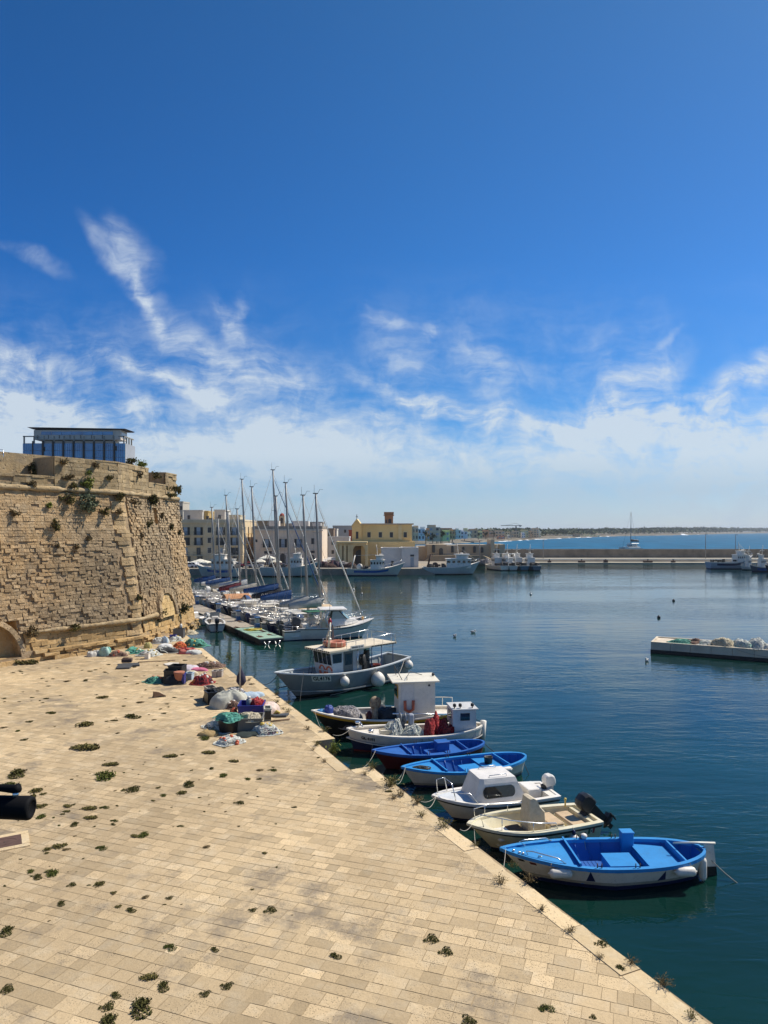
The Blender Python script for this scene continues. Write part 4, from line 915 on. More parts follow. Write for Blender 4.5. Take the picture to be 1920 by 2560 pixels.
# --- white and blue net boat -------------------------------------------
o, L = moor('fishing_boat', 'white and navy fishing boat piled with red and white nets, small grey cabin aft', 'boat', (868, 1822), 1.15, (1204, 1812), 1.1, 2.4)
h = Hull(L, 2.4, 1.18, .92, 1.15, rake=.35, ws=.12, tm=.5, pb=2.6, ps=2.6, srake=.2, flare=.4); VB = (o, h)
part('hull', lambda m: h.band(m, sh(h), sh(h, -.50), 4), WHITE, o); part('lower_hull', lambda m: h.band(m, sh(h, -.50), cz(.10), 4), NAVY, o); part('bottom_paint', lambda m: h.band(m, cz(.10), cz(-.33), 3), RED, o)
part('stripe', lambda m: h.band(m, sh(h, -.03), sh(h, -.08), 1, .014), BLACK, o); part('rubbing_strake', lambda m: h.gunwale(m, .03, .0, .05, -.46, transom=False), WHITE, o)
part('inner_hull', lambda m: (h.inner(m, .35), h.ribs(m, .35, [.25, .35, .45])), WHITE, o); part('gunwale', lambda m: h.gunwale(m, .05, .16, .08, .02), WHITE, o)
part('foredeck', lambda m: h.deck(m, .02, .24, -.16, .06, .03), WHITE, o); part('anchor_roller', lambda m: (m.tube([(-h.L * .42, .35, 1.1), (-h.L * .40, .35, 1.38), (-h.L * .385, .15, 1.15)], .05, 6), m.cbox((-h.L * .42, .38, 1.36), (.25, .25, .1), .03)), STEEL, o)
part('bollard', lambda m: (m.lathe((-h.L * .335, -.45, 1.0), [(.14, 0), (.12, .1), (.16, .16), (.06, .2)], 10)), STEEL, o)
def cabin(m): m.box((h.L * .355, .05, 1.30), (1.15, 1.35, 1.55)); m.box((h.L * .355 - .62, .05, 1.7), (.09, 1.42, .9))
cb = part('cabin', cabin, paint('cabin_grey_white', (.58, .57, .54), .5, .5), o)
part('roof', lambda m: m.cbox((h.L * .355 - .02, .05, 2.12), (1.4, 1.55, .07), .02), paint('cabin_grey_white', (.58, .57, .54)), cb)
part('window', lambda m: m.box((h.L * .355 - .02, -.632, 1.72), (.5, .02, .38)), GLASS, cb); part('window', lambda m: m.box((h.L * .355 - .672, .05, 1.75), (.02, .7, .4)), GLASS, cb)
part('work_lamp', lambda m: [m.lathe((h.L * .355 + dx, -.5, 2.16), [(.03, 0), (.03, .06), (.09, .08), (.09, .2), (.05, .24)], 8) for dx in (-.55, -.25, .4)], RUBBER, cb)
def hauler(m): m.lathe((.05 * h.L - 1.0, .18, 1.55), [(.28, -.16), (.30, -.10), (.12, -.04), (.12, .04), (.30, .10), (.28, .16)], 16, 'X'); m.box((.05 * h.L - 1.0, .18, .95), (.2, .22, .9))
part('net_hauler', hauler, paint('hauler_grey', (.16, .17, .18)), o)
part('controls', lambda m: (m.cbox((.05 * h.L - .55, .18, 1.42), (.28, .3, .7), .05), m.cbox((.05 * h.L - .55, .18, .85), (.34, .34, .6), .04)), paint('motor_grey', (.36, .38, .42), .4), o)
part('bow_number', lambda m: h.letters(m, 'GL 4181', .135, lambda t: h.zs_(t) - .30, .20), BLACK, o)
part('stern_post', lambda m: m.tube([(h.L * .5 + .05, 0, .1), (h.L * .5 + .1, 0, 1.32)], [.12, .16], 6), WHITE, o)
def inboat(x, y): return onboat(o, x * h.L, y, .36)
heap('net_heap', 'pale greenish-white fishing net bunched up amidships in the white and navy boat', 'net', inboat(-.16, -.15), .62, .7, 1.05, NETW, 'net', LINEW, 60, group='nets in the white and navy boat')
heap('net_heap', 'mint white net slumped behind the hauler of the white and navy boat', 'net', inboat(-.025, -.25), .65, .65, .85, NETW, 'bag', LINEW, 30, group='nets in the white and navy boat')
heap('net_heap', 'dark red net, the tallest in the white and navy boat', 'net', inboat(.115, -.15), .55, .75, 1.22, netmat('net_blood', (.36, .025, .03), (.22, .03, .025)), 'net', LINER, 26, group='nets in the white and navy boat')
heap('net_heap', 'crimson net wedged against the tall dark red net', 'net', inboat(.16, -.05), .42, .72, 1.25, netmat('net_crimson', (.42, .02, .035)), 'net', LINER, 20, group='nets in the white and navy boat')
heap('net_heap', 'brownish red net between the crimson and bright red nets', 'net', inboat(.205, -.12), .45, .75, 1.1, netmat('net_redbrown', (.26, .05, .04), (.16, .05, .035)), 'net', LINER, 24, group='nets in the white and navy boat')
heap('net_heap', 'bright red net heap next to the small cabin door', 'net', inboat(.275, -.25), .50, .5, .85, NETRED, 'net', LINER, 40, group='nets in the white and navy boat')
cr = thing('fish_crate', 'flat cream fish crate on the foredeck of the white and navy boat', 'crate', onboat(o, -.215 * h.L, -.35, .93), o.rotation_euler.z + .1)
part('crate_body', lambda m: (m.box((0, 0, .02), (.75, .42, .03)), m.box((0, -.21, .12), (.75, .03, .2)), m.box((0, .21, .12), (.75, .03, .2)), m.box((-.375, 0, .12), (.03, .44, .2)), m.box((.375, 0, .12), (.03, .44, .2))), paint('crate_cream', (.68, .60, .42)), cr); part('contents', lambda m: m.box((0, 0, .1), (.68, .36, .1)), WHITE, cr)
fender(o, h, .545, -1, 'cream wooden float hanging beside the white and navy boat', .5, .13, drop=.62)

# --- black and yellow boat -----------------------------------------------
o, L = moor('fishing_boat', 'black hulled fishing boat with yellow strake and tall white wheelhouse', 'boat', (780, 1778), 1.35, (1142, 1775), 1.1, 2.9)
h = Hull(L, 2.9, 1.38, 1.02, 1.2, rake=1.0, ws=.14, tm=.5, pb=2.0, ps=2.6, srake=.3, flare=.5); KB = (o, h)
part('hull', lambda m: h.band(m, sh(h, -.20), cz(-.33), 7), BLACK, o); part('yellow_strake', lambda m: h.band(m, sh(h), sh(h, -.20), 2, .01), YELLOW, o)
part('inner_hull', lambda m: (h.inner(m, .45), h.ribs(m, .45, [.2, .26, .32, .38])), WHITE, o); part('gunwale', lambda m: h.gunwale(m, .05, .13, .07, .04), WHITE, o)
part('foredeck', lambda m: h.deck(m, .02, .14, -.05, .06, .03), WHITE, o); part('side_deck', lambda m: h.deck(m, .58, .97, -.14, .08, .02), WHITE, o)
px0 = Vector((0, 0, 0)); wx0, wx1 = .205 * L * 0 + .075 * L, .325 * L
def wh(m):
    a, b = wx0, wx1; y0, y1 = -.78, .78; z0, z1 = .8, 2.95
    m.hexa([(a, y0, z0), (b, y0, z0), (b, y1, z0), (a, y1, z0), (a + .02, y0, z1), (b, y0, z1), (b, y1, z1), (a + .02, y1, z1)])
w_ = part('wheelhouse', wh, WHITE, o)
part('roof', lambda m: (m.hexa([(wx0 - .38, -1.0, 2.955), (wx1 + .22, -1.0, 2.955), (wx1 + .22, 1.0, 2.955), (wx0 - .38, 1.0, 2.955), (wx0 - .38, -1.0, 3.02), (wx1 + .22, -1.0, 3.02), (wx1 + .22, 1.0, 3.10), (wx0 - .38, 1.0, 3.10)])), paint('cream_roof', (.76, .70, .56), .5, .3), w_)
part('window_frame', lambda m: m.box((wx0 - .004, .02, 2.35), (.03, 1.1, .72)), YELLOW, w_); part('window', lambda m: m.box((wx0 - .022, .02, 2.36), (.02, .98, .58)), GLASS, w_)
part('door', lambda m: (m.box((wx0 + .50, -.79, 1.85), (.70, .03, 2.05)), m.box((wx0 + .855, -.80, 1.85), (.035, .04, 2.15)), m.box((wx0 + .13, -.80, 1.85), (.03, .03, 2.1))), paint('door_white', (.66, .64, .60)), w_)
part('porthole', lambda m: m.lathe((wx1 - .35, -.79, 2.75), [(.06, -.02), (.06, .02)], 10, 'Y'), GLASS, w_)
part('roof_rail', lambda m: (m.tube([(wx0 + .5, -.6, 3.03), (wx0 + .5, -.6, 3.25), (wx0 + .9, .5, 3.3), (wx0 + 1.6, .5, 3.08)], .018, 5), m.tube([(wx0 + .25, -.5, 3.03), (wx0 - .1, .2, 3.75), (wx0 + .1, .7, 3.08)], .02, 5), m.ball((wx1 + .1, .2, 3.16), .09, 6)), RUBBER, w_)
def bu(m):      # horseshoe lifebuoy
    m.tube([(wx0 + .58 - .24, -.87, 1.95), (wx0 + .58 - .22, -.87, 1.45), (wx0 + .58, -.87, 1.33), (wx0 + .58 + .22, -.87, 1.45), (wx0 + .58 + .24, -.87, 1.95)], .085, 8)
lb = MB(); bu(lb); lo = lb.build('lifebuoy', ORANGE, None, o.location, o.rotation_euler.z); tag(lo, 'orange horseshoe lifebuoy on the white wheelhouse door', 'lifebuoy')
def hl(m): m.lathe((-.075 * L, -.1, 1.72), [(.20, -.14), (.36, -.12), (.36, -.04), (.20, .0), (.36, .05), (.30, .14)], 16, 'Y', .5); m.lathe((-.075 * L, -.1, .45), [(.2, 0), (.17, .5), (.16, 1.0)], 10)
part('net_hauler', hl, M('rusty_hauler', (.36, .28, .18), .7, .4, 7, col2=(.14, .08, .05)), o)
part('gas_bottle', lambda m: m.lathe((-.105 * L, .35, .46), [(.2, 0), (.22, .08), (.22, .5), (.12, .62), (.05, .7)], 10), RED, o)
part('aft_rail', lambda m: [m.tube([h.p(t, 1, h.zs_(t), -.1) + Vector((0, 0, .55)) for t in (.80, .86, .92, .98)], .025, 5)] + [m.tube((h.p(t, 1, h.zs_(t), -.1), h.p(t, 1, h.zs_(t), -.1) + Vector((0, 0, .55))), .02, 5) for t in (.8, .86, .92, .98)], WHITE, o)
part('boom', lambda m: m.tube([(-.02 * L + .35, -1.32, 1.38), (.42 * L, -1.2, 1.18)], .055, 6), STEEL, o)
heap('net_heap', 'grey folded net lying in the bow of the black and yellow boat', 'net', onboat(o, -.27 * L, .05, .46), 1.0, .8, 1.0, NETGR, 'cloth', M('line_grey', (.4, .38, .38), .8), 50)
heap('tarp_bundle', 'dark tarpaulin bundle behind the net hauler of the black and yellow boat', 'tarp', onboat(o, .01 * L, .45, .46), .75, .6, .85, M('dark_tarp', (.03, .032, .036), .5), 'cloth')
bg = heap('bag', 'blue bag on the bow of the black and yellow boat', 'bag', onboat(o, -.385 * L, .12, h.zs_(.12) - .06), .30, .24, .42, M('bag_blue', (.02, .05, .24), .6), 'bag')
heap('bag', 'flat light blue sheet on the bow tip of the black and yellow boat', 'sheet', onboat(o, -.435 * L, .2, h.zs_(.08) - .05), .26, .2, .16, M('bag_lightblue', (.06, .24, .48), .6), 'cloth')

# --- grey trawler ---------------------------------------------------------
a_, b_ = G(687, 1683, 1.9), (G(1029, 1643, 1.75) + G(966, 1632, 1.75)) / 2
a_.z = b_.z = 0; d_ = b_ - a_; L = d_.length
o = thing('trawler', 'grey fishing boat GL4176 with cream canopy roof and orange raft on top', 'fishing boat', (a_ + b_) / 2, math.atan2(d_.y, d_.x))
h = Hull(L, 3.3, 1.95, 1.45, 1.78, rake=1.7, ws=.80, tm=.42, pb=2.0, ps=2.5, srake=.1, flare=.55, keel=-.5, tmin=.6); GB = (o, h)
part('hull', lambda m: h.band(m, sh(h), cz(.12), 7), GREY, o); part('bottom_paint', lambda m: h.band(m, cz(.12), cz(-.45), 3), BLACK, o)
part('inner_hull', lambda m: (h.inner(m, .75, .08), h.ribs(m, .75, [.1, .16, .22, .62, .68, .74, .80, .86, .92, .97], .08, .04)), GREYIN, o); part('gunwale', lambda m: h.gunwale(m, .04, .16, .08, .03), paint('gunwale_pale', (.60, .63, .63), .5), o)
part('rubbing_strake', lambda m: h.gunwale(m, .04, .0, .06, -1.1, .05, 1, False), GREY, o)
hx0, hx1 = -.165 * L, .105 * L
def house(m): m.hexa([(hx0 + .45, -1.05, .75), (hx1, -1.05, .75), (hx1, 1.05, .75), (hx0 + .45, 1.05, .75), (hx0 + .05, -1.05, 2.98), (hx1, -1.05, 2.98), (hx1, 1.05, 2.98), (hx0 + .05, 1.05, 2.98)])
hs_ = part('wheelhouse', house, paint('house_white', (.62, .62, .60), .5, .35), o)
for i in range(4): part('front_window', lambda m: m.hexa([(hx0 + .215, -.98 + i * .5, 2.02), (hx0 + .26, -.98 + i * .5, 2.02), (hx0 + .26, -.54 + i * .5, 2.02), (hx0 + .215, -.54 + i * .5, 2.02), (hx0 + .06, -.98 + i * .5, 2.84), (hx0 + .1, -.98 + i * .5, 2.84), (hx0 + .1, -.54 + i * .5, 2.84), (hx0 + .06, -.54 + i * .5, 2.84)]), GLASS, hs_)
part('side_window', lambda m: m.hexa([(hx0 + .28, -1.066, 2.15), (hx0 + 1.05, -1.066, 2.15), (hx0 + 1.05, -1.04, 2.15), (hx0 + .28, -1.04, 2.15), (hx0 + .22, -1.066, 2.78), (hx0 + 1.05, -1.066, 2.78), (hx0 + 1.05, -1.04, 2.78), (hx0 + .22, -1.04, 2.78)]), GLASS, hs_)
dr_ = part('door', lambda m: m.box((hx0 + 1.65, -1.06, 1.85), (.85, .04, 2.0)), paint('door_grey', (.16, .17, .16)), hs_); part('door_window', lambda m: m.box((hx0 + 1.65, -1.085, 2.3), (.62, .02, .8)), GLASS, dr_)
rf_ = part('canopy_roof', lambda m: m.hexa([(hx0 - .35, -1.45, 2.985), (L * .36, -1.45, 2.985), (L * .36, 1.45, 2.985), (hx0 - .35, 1.45, 2.985), (hx0 - .35, -1.45, 3.11), (L * .36, -1.45, 3.11), (L * .36, 1.45, 3.11), (hx0 - .35, 1.45, 3.11)]), BEIGE, o)
def haz(m):
    for x0_, x1_ in ((L * .14, L * .355),):
        n = 16
        for k in range(n): xa = lerp(x0_, x1_, k / n); m.box((xa + .08, -1.456, 3.05), (.10, .012, .09))
    for k in range(12): m.box((hx0 - .356, -1.35 + k * .23, 3.05), (.012, .11, .09))
part('hazard_stripes', haz, BLACK, rf_)
part('name_board', lambda m: m.box((hx0 + 2.15, -1.47, 3.16), (1.25, .03, .26)), WHITE, rf_)
def nb(m):
    vs, fs = text_mesh('DESIDERIO GL 4176', .145, 0, .006); m.add([(hx0 + 2.15 + v.x * .83, -1.489, 3.16 + v.y) for v in vs], fs)
part('name_lettering', nb, BLACK, rf_)
def rrail(m):
    zt = 3.78
    for y in (-1.35, 1.35): m.tube([(hx0 + 1.2, y, 3.55), (L * .33, y, zt), (L * .355, y, zt - .08), (L * .358, y, 3.1)], .022, 6)
    m.tube([(L * .33, -1.35, zt), (L * .33, 1.35, zt)], .022, 6)
    for k in range(6):
        x = lerp(hx0 + 1.25, L * .32, k / 5)
        for y in (-1.35, 1.35): m.tube(((x, y, 3.1), (x, y, lerp(3.55, zt, k / 5))), .02, 5)
part('roof_rail', rrail, STEEL, rf_)
for x, y in ((hx1 + .55, -1.32), (L * .235, -1.34), (L * .335, -1.34), (L * .235, 1.34), (L * .335, 1.34), (hx0 + 2.3, -1.34)): part('roof_post', lambda m: m.tube(((x, y, 1.2), (x, y, 2.99)), .035, 6), paint('post_blue', (.06, .10, .20)) if x > hx1 else STEEL, o)
def mast(m):
    m.tube([(hx0 + .55, -.2, 3.1), (hx0 + .75, -.15, 4.9)], [.09, .06], 6); m.tube([(hx0 + .55, .25, 3.1), (hx0 + .75, -.1, 4.7)], .05, 5); m.tube([(hx0 + .3, -.7, 3.75), (hx0 + 1.0, .45, 3.8)], .03, 5)
    for q in ((hx0 + .35, -.6, 3.8), (hx0 + .9, .35, 3.85), (hx0 + .7, -.15, 4.3)): m.cbox(q, (.22, .2, .18), .05)
part('mast', mast, paint('mast_cream', (.62, .58, .46)), o); part('antenna', lambda m: (m.tube(((hx0 + .72, .15, 3.2), (hx0 + .95, .1, 6.6)), .015, 5)), RUBBER, o)
part('mast_lamp', lambda m: m.lathe((hx0 + .92, .1, 4.75), [(.12, 0), (.14, .2), (.05, .42)], 8), paint('lamp_red', (.30, .01, .02)), o); part('mast_flag', lambda m: m.hexa([(hx0 + 1.0, .05, 3.6), (hx0 + 1.45, .3, 3.55), (hx0 + 1.47, .27, 3.55), (hx0 + 1.02, .02, 3.6), (hx0 + 1.05, .05, 4.7), (hx0 + 1.15, .1, 4.7), (hx0 + 1.17, .07, 4.7), (hx0 + 1.07, .02, 4.7)]), M('flag_dark', (.03, .02, .025), .8), o)
part('ladder', lambda m: [m.tube(((hx0 - .45, y, .85), (hx0 - .12, y, 2.98)), .022, 5) for y in (.55, .9)] + [m.tube(((hx0 - .45 + .33 * k / 8, .55, .85 + 2.1 * k / 8), (hx0 - .45 + .33 * k / 8, .9, .85 + 2.1 * k / 8)), .018, 4) for k in range(1, 8)], NAVY, o)
def winch(m):
    for x, y, z in ((hx1 - .25, -1.25, 2.15), (hx1 + .55, -.7, 2.3)): m.lathe((x, y, z), [(.1, -.16), (.40, -.14), (.40, -.07), (.12, -.04), (.12, .04), (.40, .07), (.40, .14), (.1, .16)], 14, 'Y', .5)
    m.box((hx1 + .1, -1.1, 1.35), (.5, .3, 1.3)); m.tube([(hx1 - .3, -1.2, 2.2), (hx1 + .2, -1.0, 2.85), (hx1 + .6, -.7, 2.3)], .03, 5); m.box((hx1 + .45, -.9, 1.4), (.3, .3, 1.2))
part('net_winch', winch, M('winch_black', (.022, .02, .018), .7), o)
bb = thing('tub', 'round dark red tub on the deck of the grey fishing boat', 'tub', onboat(o, hx1 + 1.5, -.55, .76)); part('shell', lambda m: m.lathe((0, 0, 0), [(.42, 0), (.48, .7), (.5, .74), (.44, .74), (.36, .62)], 14), RED, bb)
rt = thing('life_raft', 'round orange life raft with white ropes on the canopy roof', 'life raft', onboat(o, hx0 + 1.35, .1, 3.12), o.rotation_euler.z)
part('ring', lambda m: m.lathe((0, 0, 0), [(.60, .02), (.78, .04), (.84, .12), (.80, .19), (.84, .27), (.80, .36), (.62, .38), (.5, .30), (.46, .22)], 20), paint('raft_orange', (.50, .17, .10), .6, .4), rt)
part('lashing', lambda m: [m.tube([(.86 * math.cos(a), .86 * math.sin(a), .02), (.87 * math.cos(a), .87 * math.sin(a), .2), (.82 * math.cos(a), .82 * math.sin(a), .40)], .018, 4) for a in [i * .52 for i in range(12)]], LINEC, rt)
for dx, dy in ((.0, -.62), (.0, .18)):
    l = thing('lifebuoy', 'orange lifebuoy below the wheelhouse front windows, ' + ('nearer the door' if dy < 0 else 'towards the ladder'), 'lifebuoy', onboat(o, hx0 + .26, dy, 1.55), o.rotation_euler.z, 'lifebuoys of the grey fishing boat')
    part('ring', lambda m: m.tube([(.06, .30 * math.cos(a), .34 * math.sin(a)) for a in [2 * math.pi * k / 14 for k in range(15)]], .10, 8), ORANGE, l); part('band', lambda m: [m.lathe((.06, .30 * math.cos(a), .34 * math.sin(a)), [(.112, -.05), (.112, .05)], 8) for a in (.0, 3.14)], paint('tape_white', (.6, .5, .45)), l)
part('number_plate', lambda m: h.plate(m, .245, lambda t: h.zs_(t) - .33, 1.45, .42), WHITE, o); part('number_lettering', lambda m: h.letters(m, 'GL4176', .245, lambda t: h.zs_(t) - .33, .40, bold=.012, off=.014), BLACK, o)
part('number_plate', lambda m: h.plate(m, .925, lambda t: h.zs_(t) - .33, 1.35, .42), paint('plate_grey', (.42, .46, .48)), o); part('number_lettering', lambda m: h.letters(m, 'GL4176', .925, lambda t: h.zs_(t) - .33, .40, bold=.01, off=.014), BLACK, o)
buoy_fender(o, h, .385, -1, .34, .55, 'small white ball fender amidships on the grey fishing boat', False); buoy_fender(o, h, .655, -1, .52, .78, 'largest white ball fender, low on the grey fishing boat side'); buoy_fender(o, h, .955, -1, .34, .45, 'white ball fender over the number at the stern of the grey fishing boat', False)
# --- white cabin boat ------------------------------------------------------
o, L = moor('cabin_boat', 'white motorboat with boxy cabin, long dark side window and white outboard', 'motorboat', (1082, 1990), 1.0, (1374, 1968), .85, 2.0)
h = Hull(L, 2.05, 1.02, .80, .78, rake=.9, ws=.82, tm=.48, pb=2.2, ps=2.2, srake=0, flare=.5); CB = (o, h)
part('hull', lambda m: h.band(m, sh(h), cz(.10), 7), WHITE2, o); part('bottom_paint', lambda m: h.band(m, cz(.10), cz(-.33), 2), NAVY, o)
part('rubbing_strip', lambda m: h.band(m, sh(h, -.13), sh(h, -.19), 1, .02), BLACK, o); part('gunwale', lambda m: h.gunwale(m, .05, .14, .09, .02), WHITE2, o)
part('inner_hull', lambda m: h.inner(m, .22), paint('cockpit_grey', (.52, .53, .53), .5, .3), o)
part('foredeck', lambda m: h.deck(m, .015, .34, -.03, .05, .05), paint('deck_lightgrey', (.60, .62, .63), .5, .3), o); part('side_deck', lambda m: h.deck(m, .30, .62, -.02, .02, .0), WHITE2, o)
x0, x1 = -.225 * L, .135 * L
def cab(m):
    P = []
    ws_ = [(x0, .72, .80), (x0 + .30, .68, 1.66), (x1 - .12, .70, 1.70), (x1 + .28, .80, .80)]
    for x, w, z in ws_: P.append((x, w, z))
    n = 5; rows_ = []
    bot = [(x0, .70), (x0 + .42, .84), (x1 - .3, .88), (x1 + .45, .86)]
    top = [(x0 + .36, .58), (x0 + .50, .66), (x1 - .18, .69), (x1 - .02, .69)]
    for k in range(7):
        f = k / 6; zz = lerp(.72, 1.66, f) if k < 6 else 1.69; g = f if k < 6 else .97; ins = .04 if k == 6 else 0
        ring = [(lerp(b[0], t_[0], g), -(lerp(b[1], t_[1], f) - ins), zz) for b, t_ in zip(bot, top)]; ring += [(x, -y, z) for x, y, z in ring[::-1]]; rows_.append(ring)
    vs = [q for r in rows_ for q in r]; n = 8
    m.add(vs, [[i * n + j, i * n + (j + 1) % n, (i + 1) * n + (j + 1) % n, (i + 1) * n + j] for i in range(6) for j in range(n)] + [list(range(48, 56))])
cb = part('cabin', cab, WHITE2, o)
def swin(m):
    for sd in (-1, 1):
        pts_ = []; cx, cz_, w, hh, r = (x0 + x1) / 2 + .16, 1.20, 1.36, .44, .2
        for k in range(20):
            a = 2 * math.pi * k / 20; q = (cx + (w / 2 - r) * (1 if math.cos(a) > 0 else -1) + r * math.cos(a), cz_ + (hh / 2 - r) * (1 if math.sin(a) > 0 else -1) + r * math.sin(a)); f = (q[1] - .72) / .94
            pts_.append((q[0], sd * (lerp(.87, .678, f) + .012), q[1]))
        m.add(pts_, [list(range(20)) if sd < 0 else list(range(20))[::-1]])
wn = part('side_window', swin, GLASS, cb); 
part('roof_rail', lambda m: [m.tube([(x0 + .75, y, 1.70), (x0 + .78, y, 1.77), (x1 - .35, y, 1.79), (x1 - .32, y, 1.71)], .018, 5) for y in (-.52, .52)], STEEL, cb)
def bowrail(m, h=h, t1=.36, hh=.42):
    for sd in (-1, 1):
        a = h.p(.05, sd, h.zs_(.05), -.03); b = h.p(t1, sd, h.zs_(t1), -.1); u = Vector((0, 0, hh)); m.tube([a, a + u + Vector((.12, 0, 0)), a.lerp(b, .45) + u * .95, b + u * .55 + Vector((-.12, 0, 0)), b], .020, 6)
        m.tube((a.lerp(b, .5), a.lerp(b, .42) + u * .95), .016, 5)
part('bow_rail', lambda m: [m.tube([h.p(.06, sd, h.zs_(.06), -.02), h.p(.06, sd, h.zs_(.06), -.02) + Vector((-.05, 0, .55)), h.p(.10, sd, h.zs_(.1), -.15) + Vector((.1, 0, .62)), h.p(.16, sd, h.zs_(.16), -.08)], .02, 6) for sd in (1,)] + [m.tube([h.p(.12, -1, h.zs_(.12), -.1) + Vector((0, 0, .3)), h.p(.25, -1, h.zs_(.25), -.1) + Vector((0, 0, .36)), h.p(.31, -1, h.zs_(.31), -.08)], .02, 6), m.tube((h.p(.15, -1, h.zs_(.15), -.08), h.p(.13, -1, h.zs_(.13), -.12) + Vector((0, .1, .62)), h.p(.10, 1, h.zs_(.1), -.2) + Vector((.1, 0, .6))), .02, 6)], STEEL, o)
part('aft_locker', lambda m: (m.cbox((L * .36, .35, .55), (.62, .9, .66), .03), m.box((L * .455, 0, .5), (.3, 1.4, .55))), WHITE2, o); part('cockpit_seat', lambda m: m.cbox((L * .25, -.55, .42), (.7, .5, .36), .03), WHITE2, o)
outboard(o, L * .5 + .02, .12, .88, .86, WHITE2, -.16, 'outboard_motor', paint('engine_leg_grey', (.5, .5, .5)))
fender(o, h, .70, -1, 'white sausage fender lying along the white cabin boat gunwale', .6, .11, drop=-.06)
# --- cream motorboat ---------------------------------------------------------
o, L = moor('motorboat', 'cream open motorboat with covered console, tan cushions and black outboard', 'motorboat', (1170, 2060), 1.0, (1470, 2030), .82, 2.1)
h = Hull(L, 2.15, 1.02, .82, .80, rake=1.0, ws=.84, tm=.5, pb=2.3, ps=2.2, srake=0, flare=.55); MBO = (o, h)
part('hull', lambda m: h.band(m, sh(h), cz(.08), 7), CREAM, o); part('bottom_paint', lambda m: h.band(m, cz(.08), cz(-.33), 2), NAVY, o)
part('rubbing_strip', lambda m: h.band(m, sh(h, -.10), sh(h, -.17), 1, .025), RUBBER, o); part('gunwale', lambda m: h.gunwale(m, .05, .16, .09, .02), CREAM, o); part('inner_hull', lambda m: h.inner(m, .22, .1), CREAM, o)
part('foredeck', lambda m: h.deck(m, .015, .13, -.02, .05, .03), CREAM, o); part('bow_deck', lambda m: h.thwart(m, .13, .36, .42, .2, .1), CREAM, o)
cvr = M('canvas_cover', (.55, .47, .34), .9, .25, 4, .03, 5)
def cons(m):
    pr = [(-.36, .24), (.38, .24), (.36, .75), (.33, 1.18), (.16, 1.36), (.02, 1.62), (-.14, 1.70), (-.27, 1.68), (-.33, 1.2)]; n = len(pr); vs = []
    for y, k in ((-.36, .86), (-.30, 1), (.0, 1.03), (.30, 1), (.36, .86)): vs += [(.03 * L + x * k + .02 * noise.noise((x * 5, y * 6, z * 4)), .06 + y * (1 if z < 1.2 else .85) + .03 * noise.noise((x * 4, z * 5, y)), .24 + (z - .24) * (.94 + .06 * k)) for x, z in pr]
    m.add(vs, [[i * n + j, (i + 1) * n + j, (i + 1) * n + (j + 1) % n, i * n + (j + 1) % n][::-1] for i in range(4) for j in range(n)] + [list(range(n)), list(range(4 * n, 5 * n))[::-1]], False)
part('console_cover', cons, cvr, o)
cush = M('tan_cushion', (.55, .40, .24), .7, .2, 5, .01)
s1 = part('seat_box', lambda m: m.cbox((L * .185, .12, .44), (.62, 1.1, .44), .03), CREAM, o); part('cushion', lambda m: m.cbox((L * .185, .12, .70), (.60, 1.06, .09), .035), cush, s1)
s2 = part('stern_bench', lambda m: m.cbox((L * .345, .0, .42), (.60, 1.45, .40), .03), CREAM, o); part('cushion', lambda m: m.cbox((L * .345, .0, .66), (.58, 1.3, .09), .035), cush, s2)
part('wooden_locker', lambda m: m.cbox((-.12 * L, -.1, .42), (.55, .85, .38), .02), BROWNW, o); part('white_cushion', lambda m: m.cbox((-.24 * L, -.15, .52), (.7, .9, .16), .06), WHITE2, o)
part('splash_well', lambda m: m.box((L * .46, 0, .5), (.25, 1.6, .5)), CREAM, o)
def cr_(m):
    for sd in (-1, 1):
        q = [h.p(t, sd, h.zs_(t), -.1) + Vector((0, 0, z)) for t, z in ((.09, .02), (.07, .42), (.25, .40), (.45, .30), (.60, .22), (.615, .02))]; m.tube(q, .02, 6)
        for t, z in ((.2, .41), (.42, .32)): m.tube((h.p(t, sd, h.zs_(t), -.1), h.p(t, sd, h.zs_(t), -.1) + Vector((0, 0, z))), .016, 5)
part('bow_rail', cr_, STEEL, o); part('stern_light', lambda m: m.lathe((L * .40, h.B * .36, .8), [(.03, 0), (.03, .22), (.05, .24), (.05, .32)], 8), paint('lamp_yellow', (.6, .45, .1)), o)
outboard(o, L * .5 + .06, 0, .98, 1.12, BLACK, -.85, 'outboard_motor', BLACK)
part('name_lettering', lambda m: h.letters(m, 'Bionea 19', .755, .46, .235, -1, .25, .004), M('lettering_brown', (.05, .03, .02), .6), o)
for dx, mt_ in ((-.10, paint('flag_green', (.02, .12, .06))), (0, WHITE), (.10, paint('flag_red', (.4, .02, .02)))): part('flag_sticker', lambda m: h.plate(m, .905 + dx / L, .54, .10, .2, -1, .012, 2), mt_, o)
part('flag_emblem', lambda m: h.plate(m, .905, .54, .045, .08, -1, .016, 2), BLACK, o)
buoy_fender(o, h, .725, -1, .21, .42, 'off-white ball fender with dark top on the cream motorboat', True)

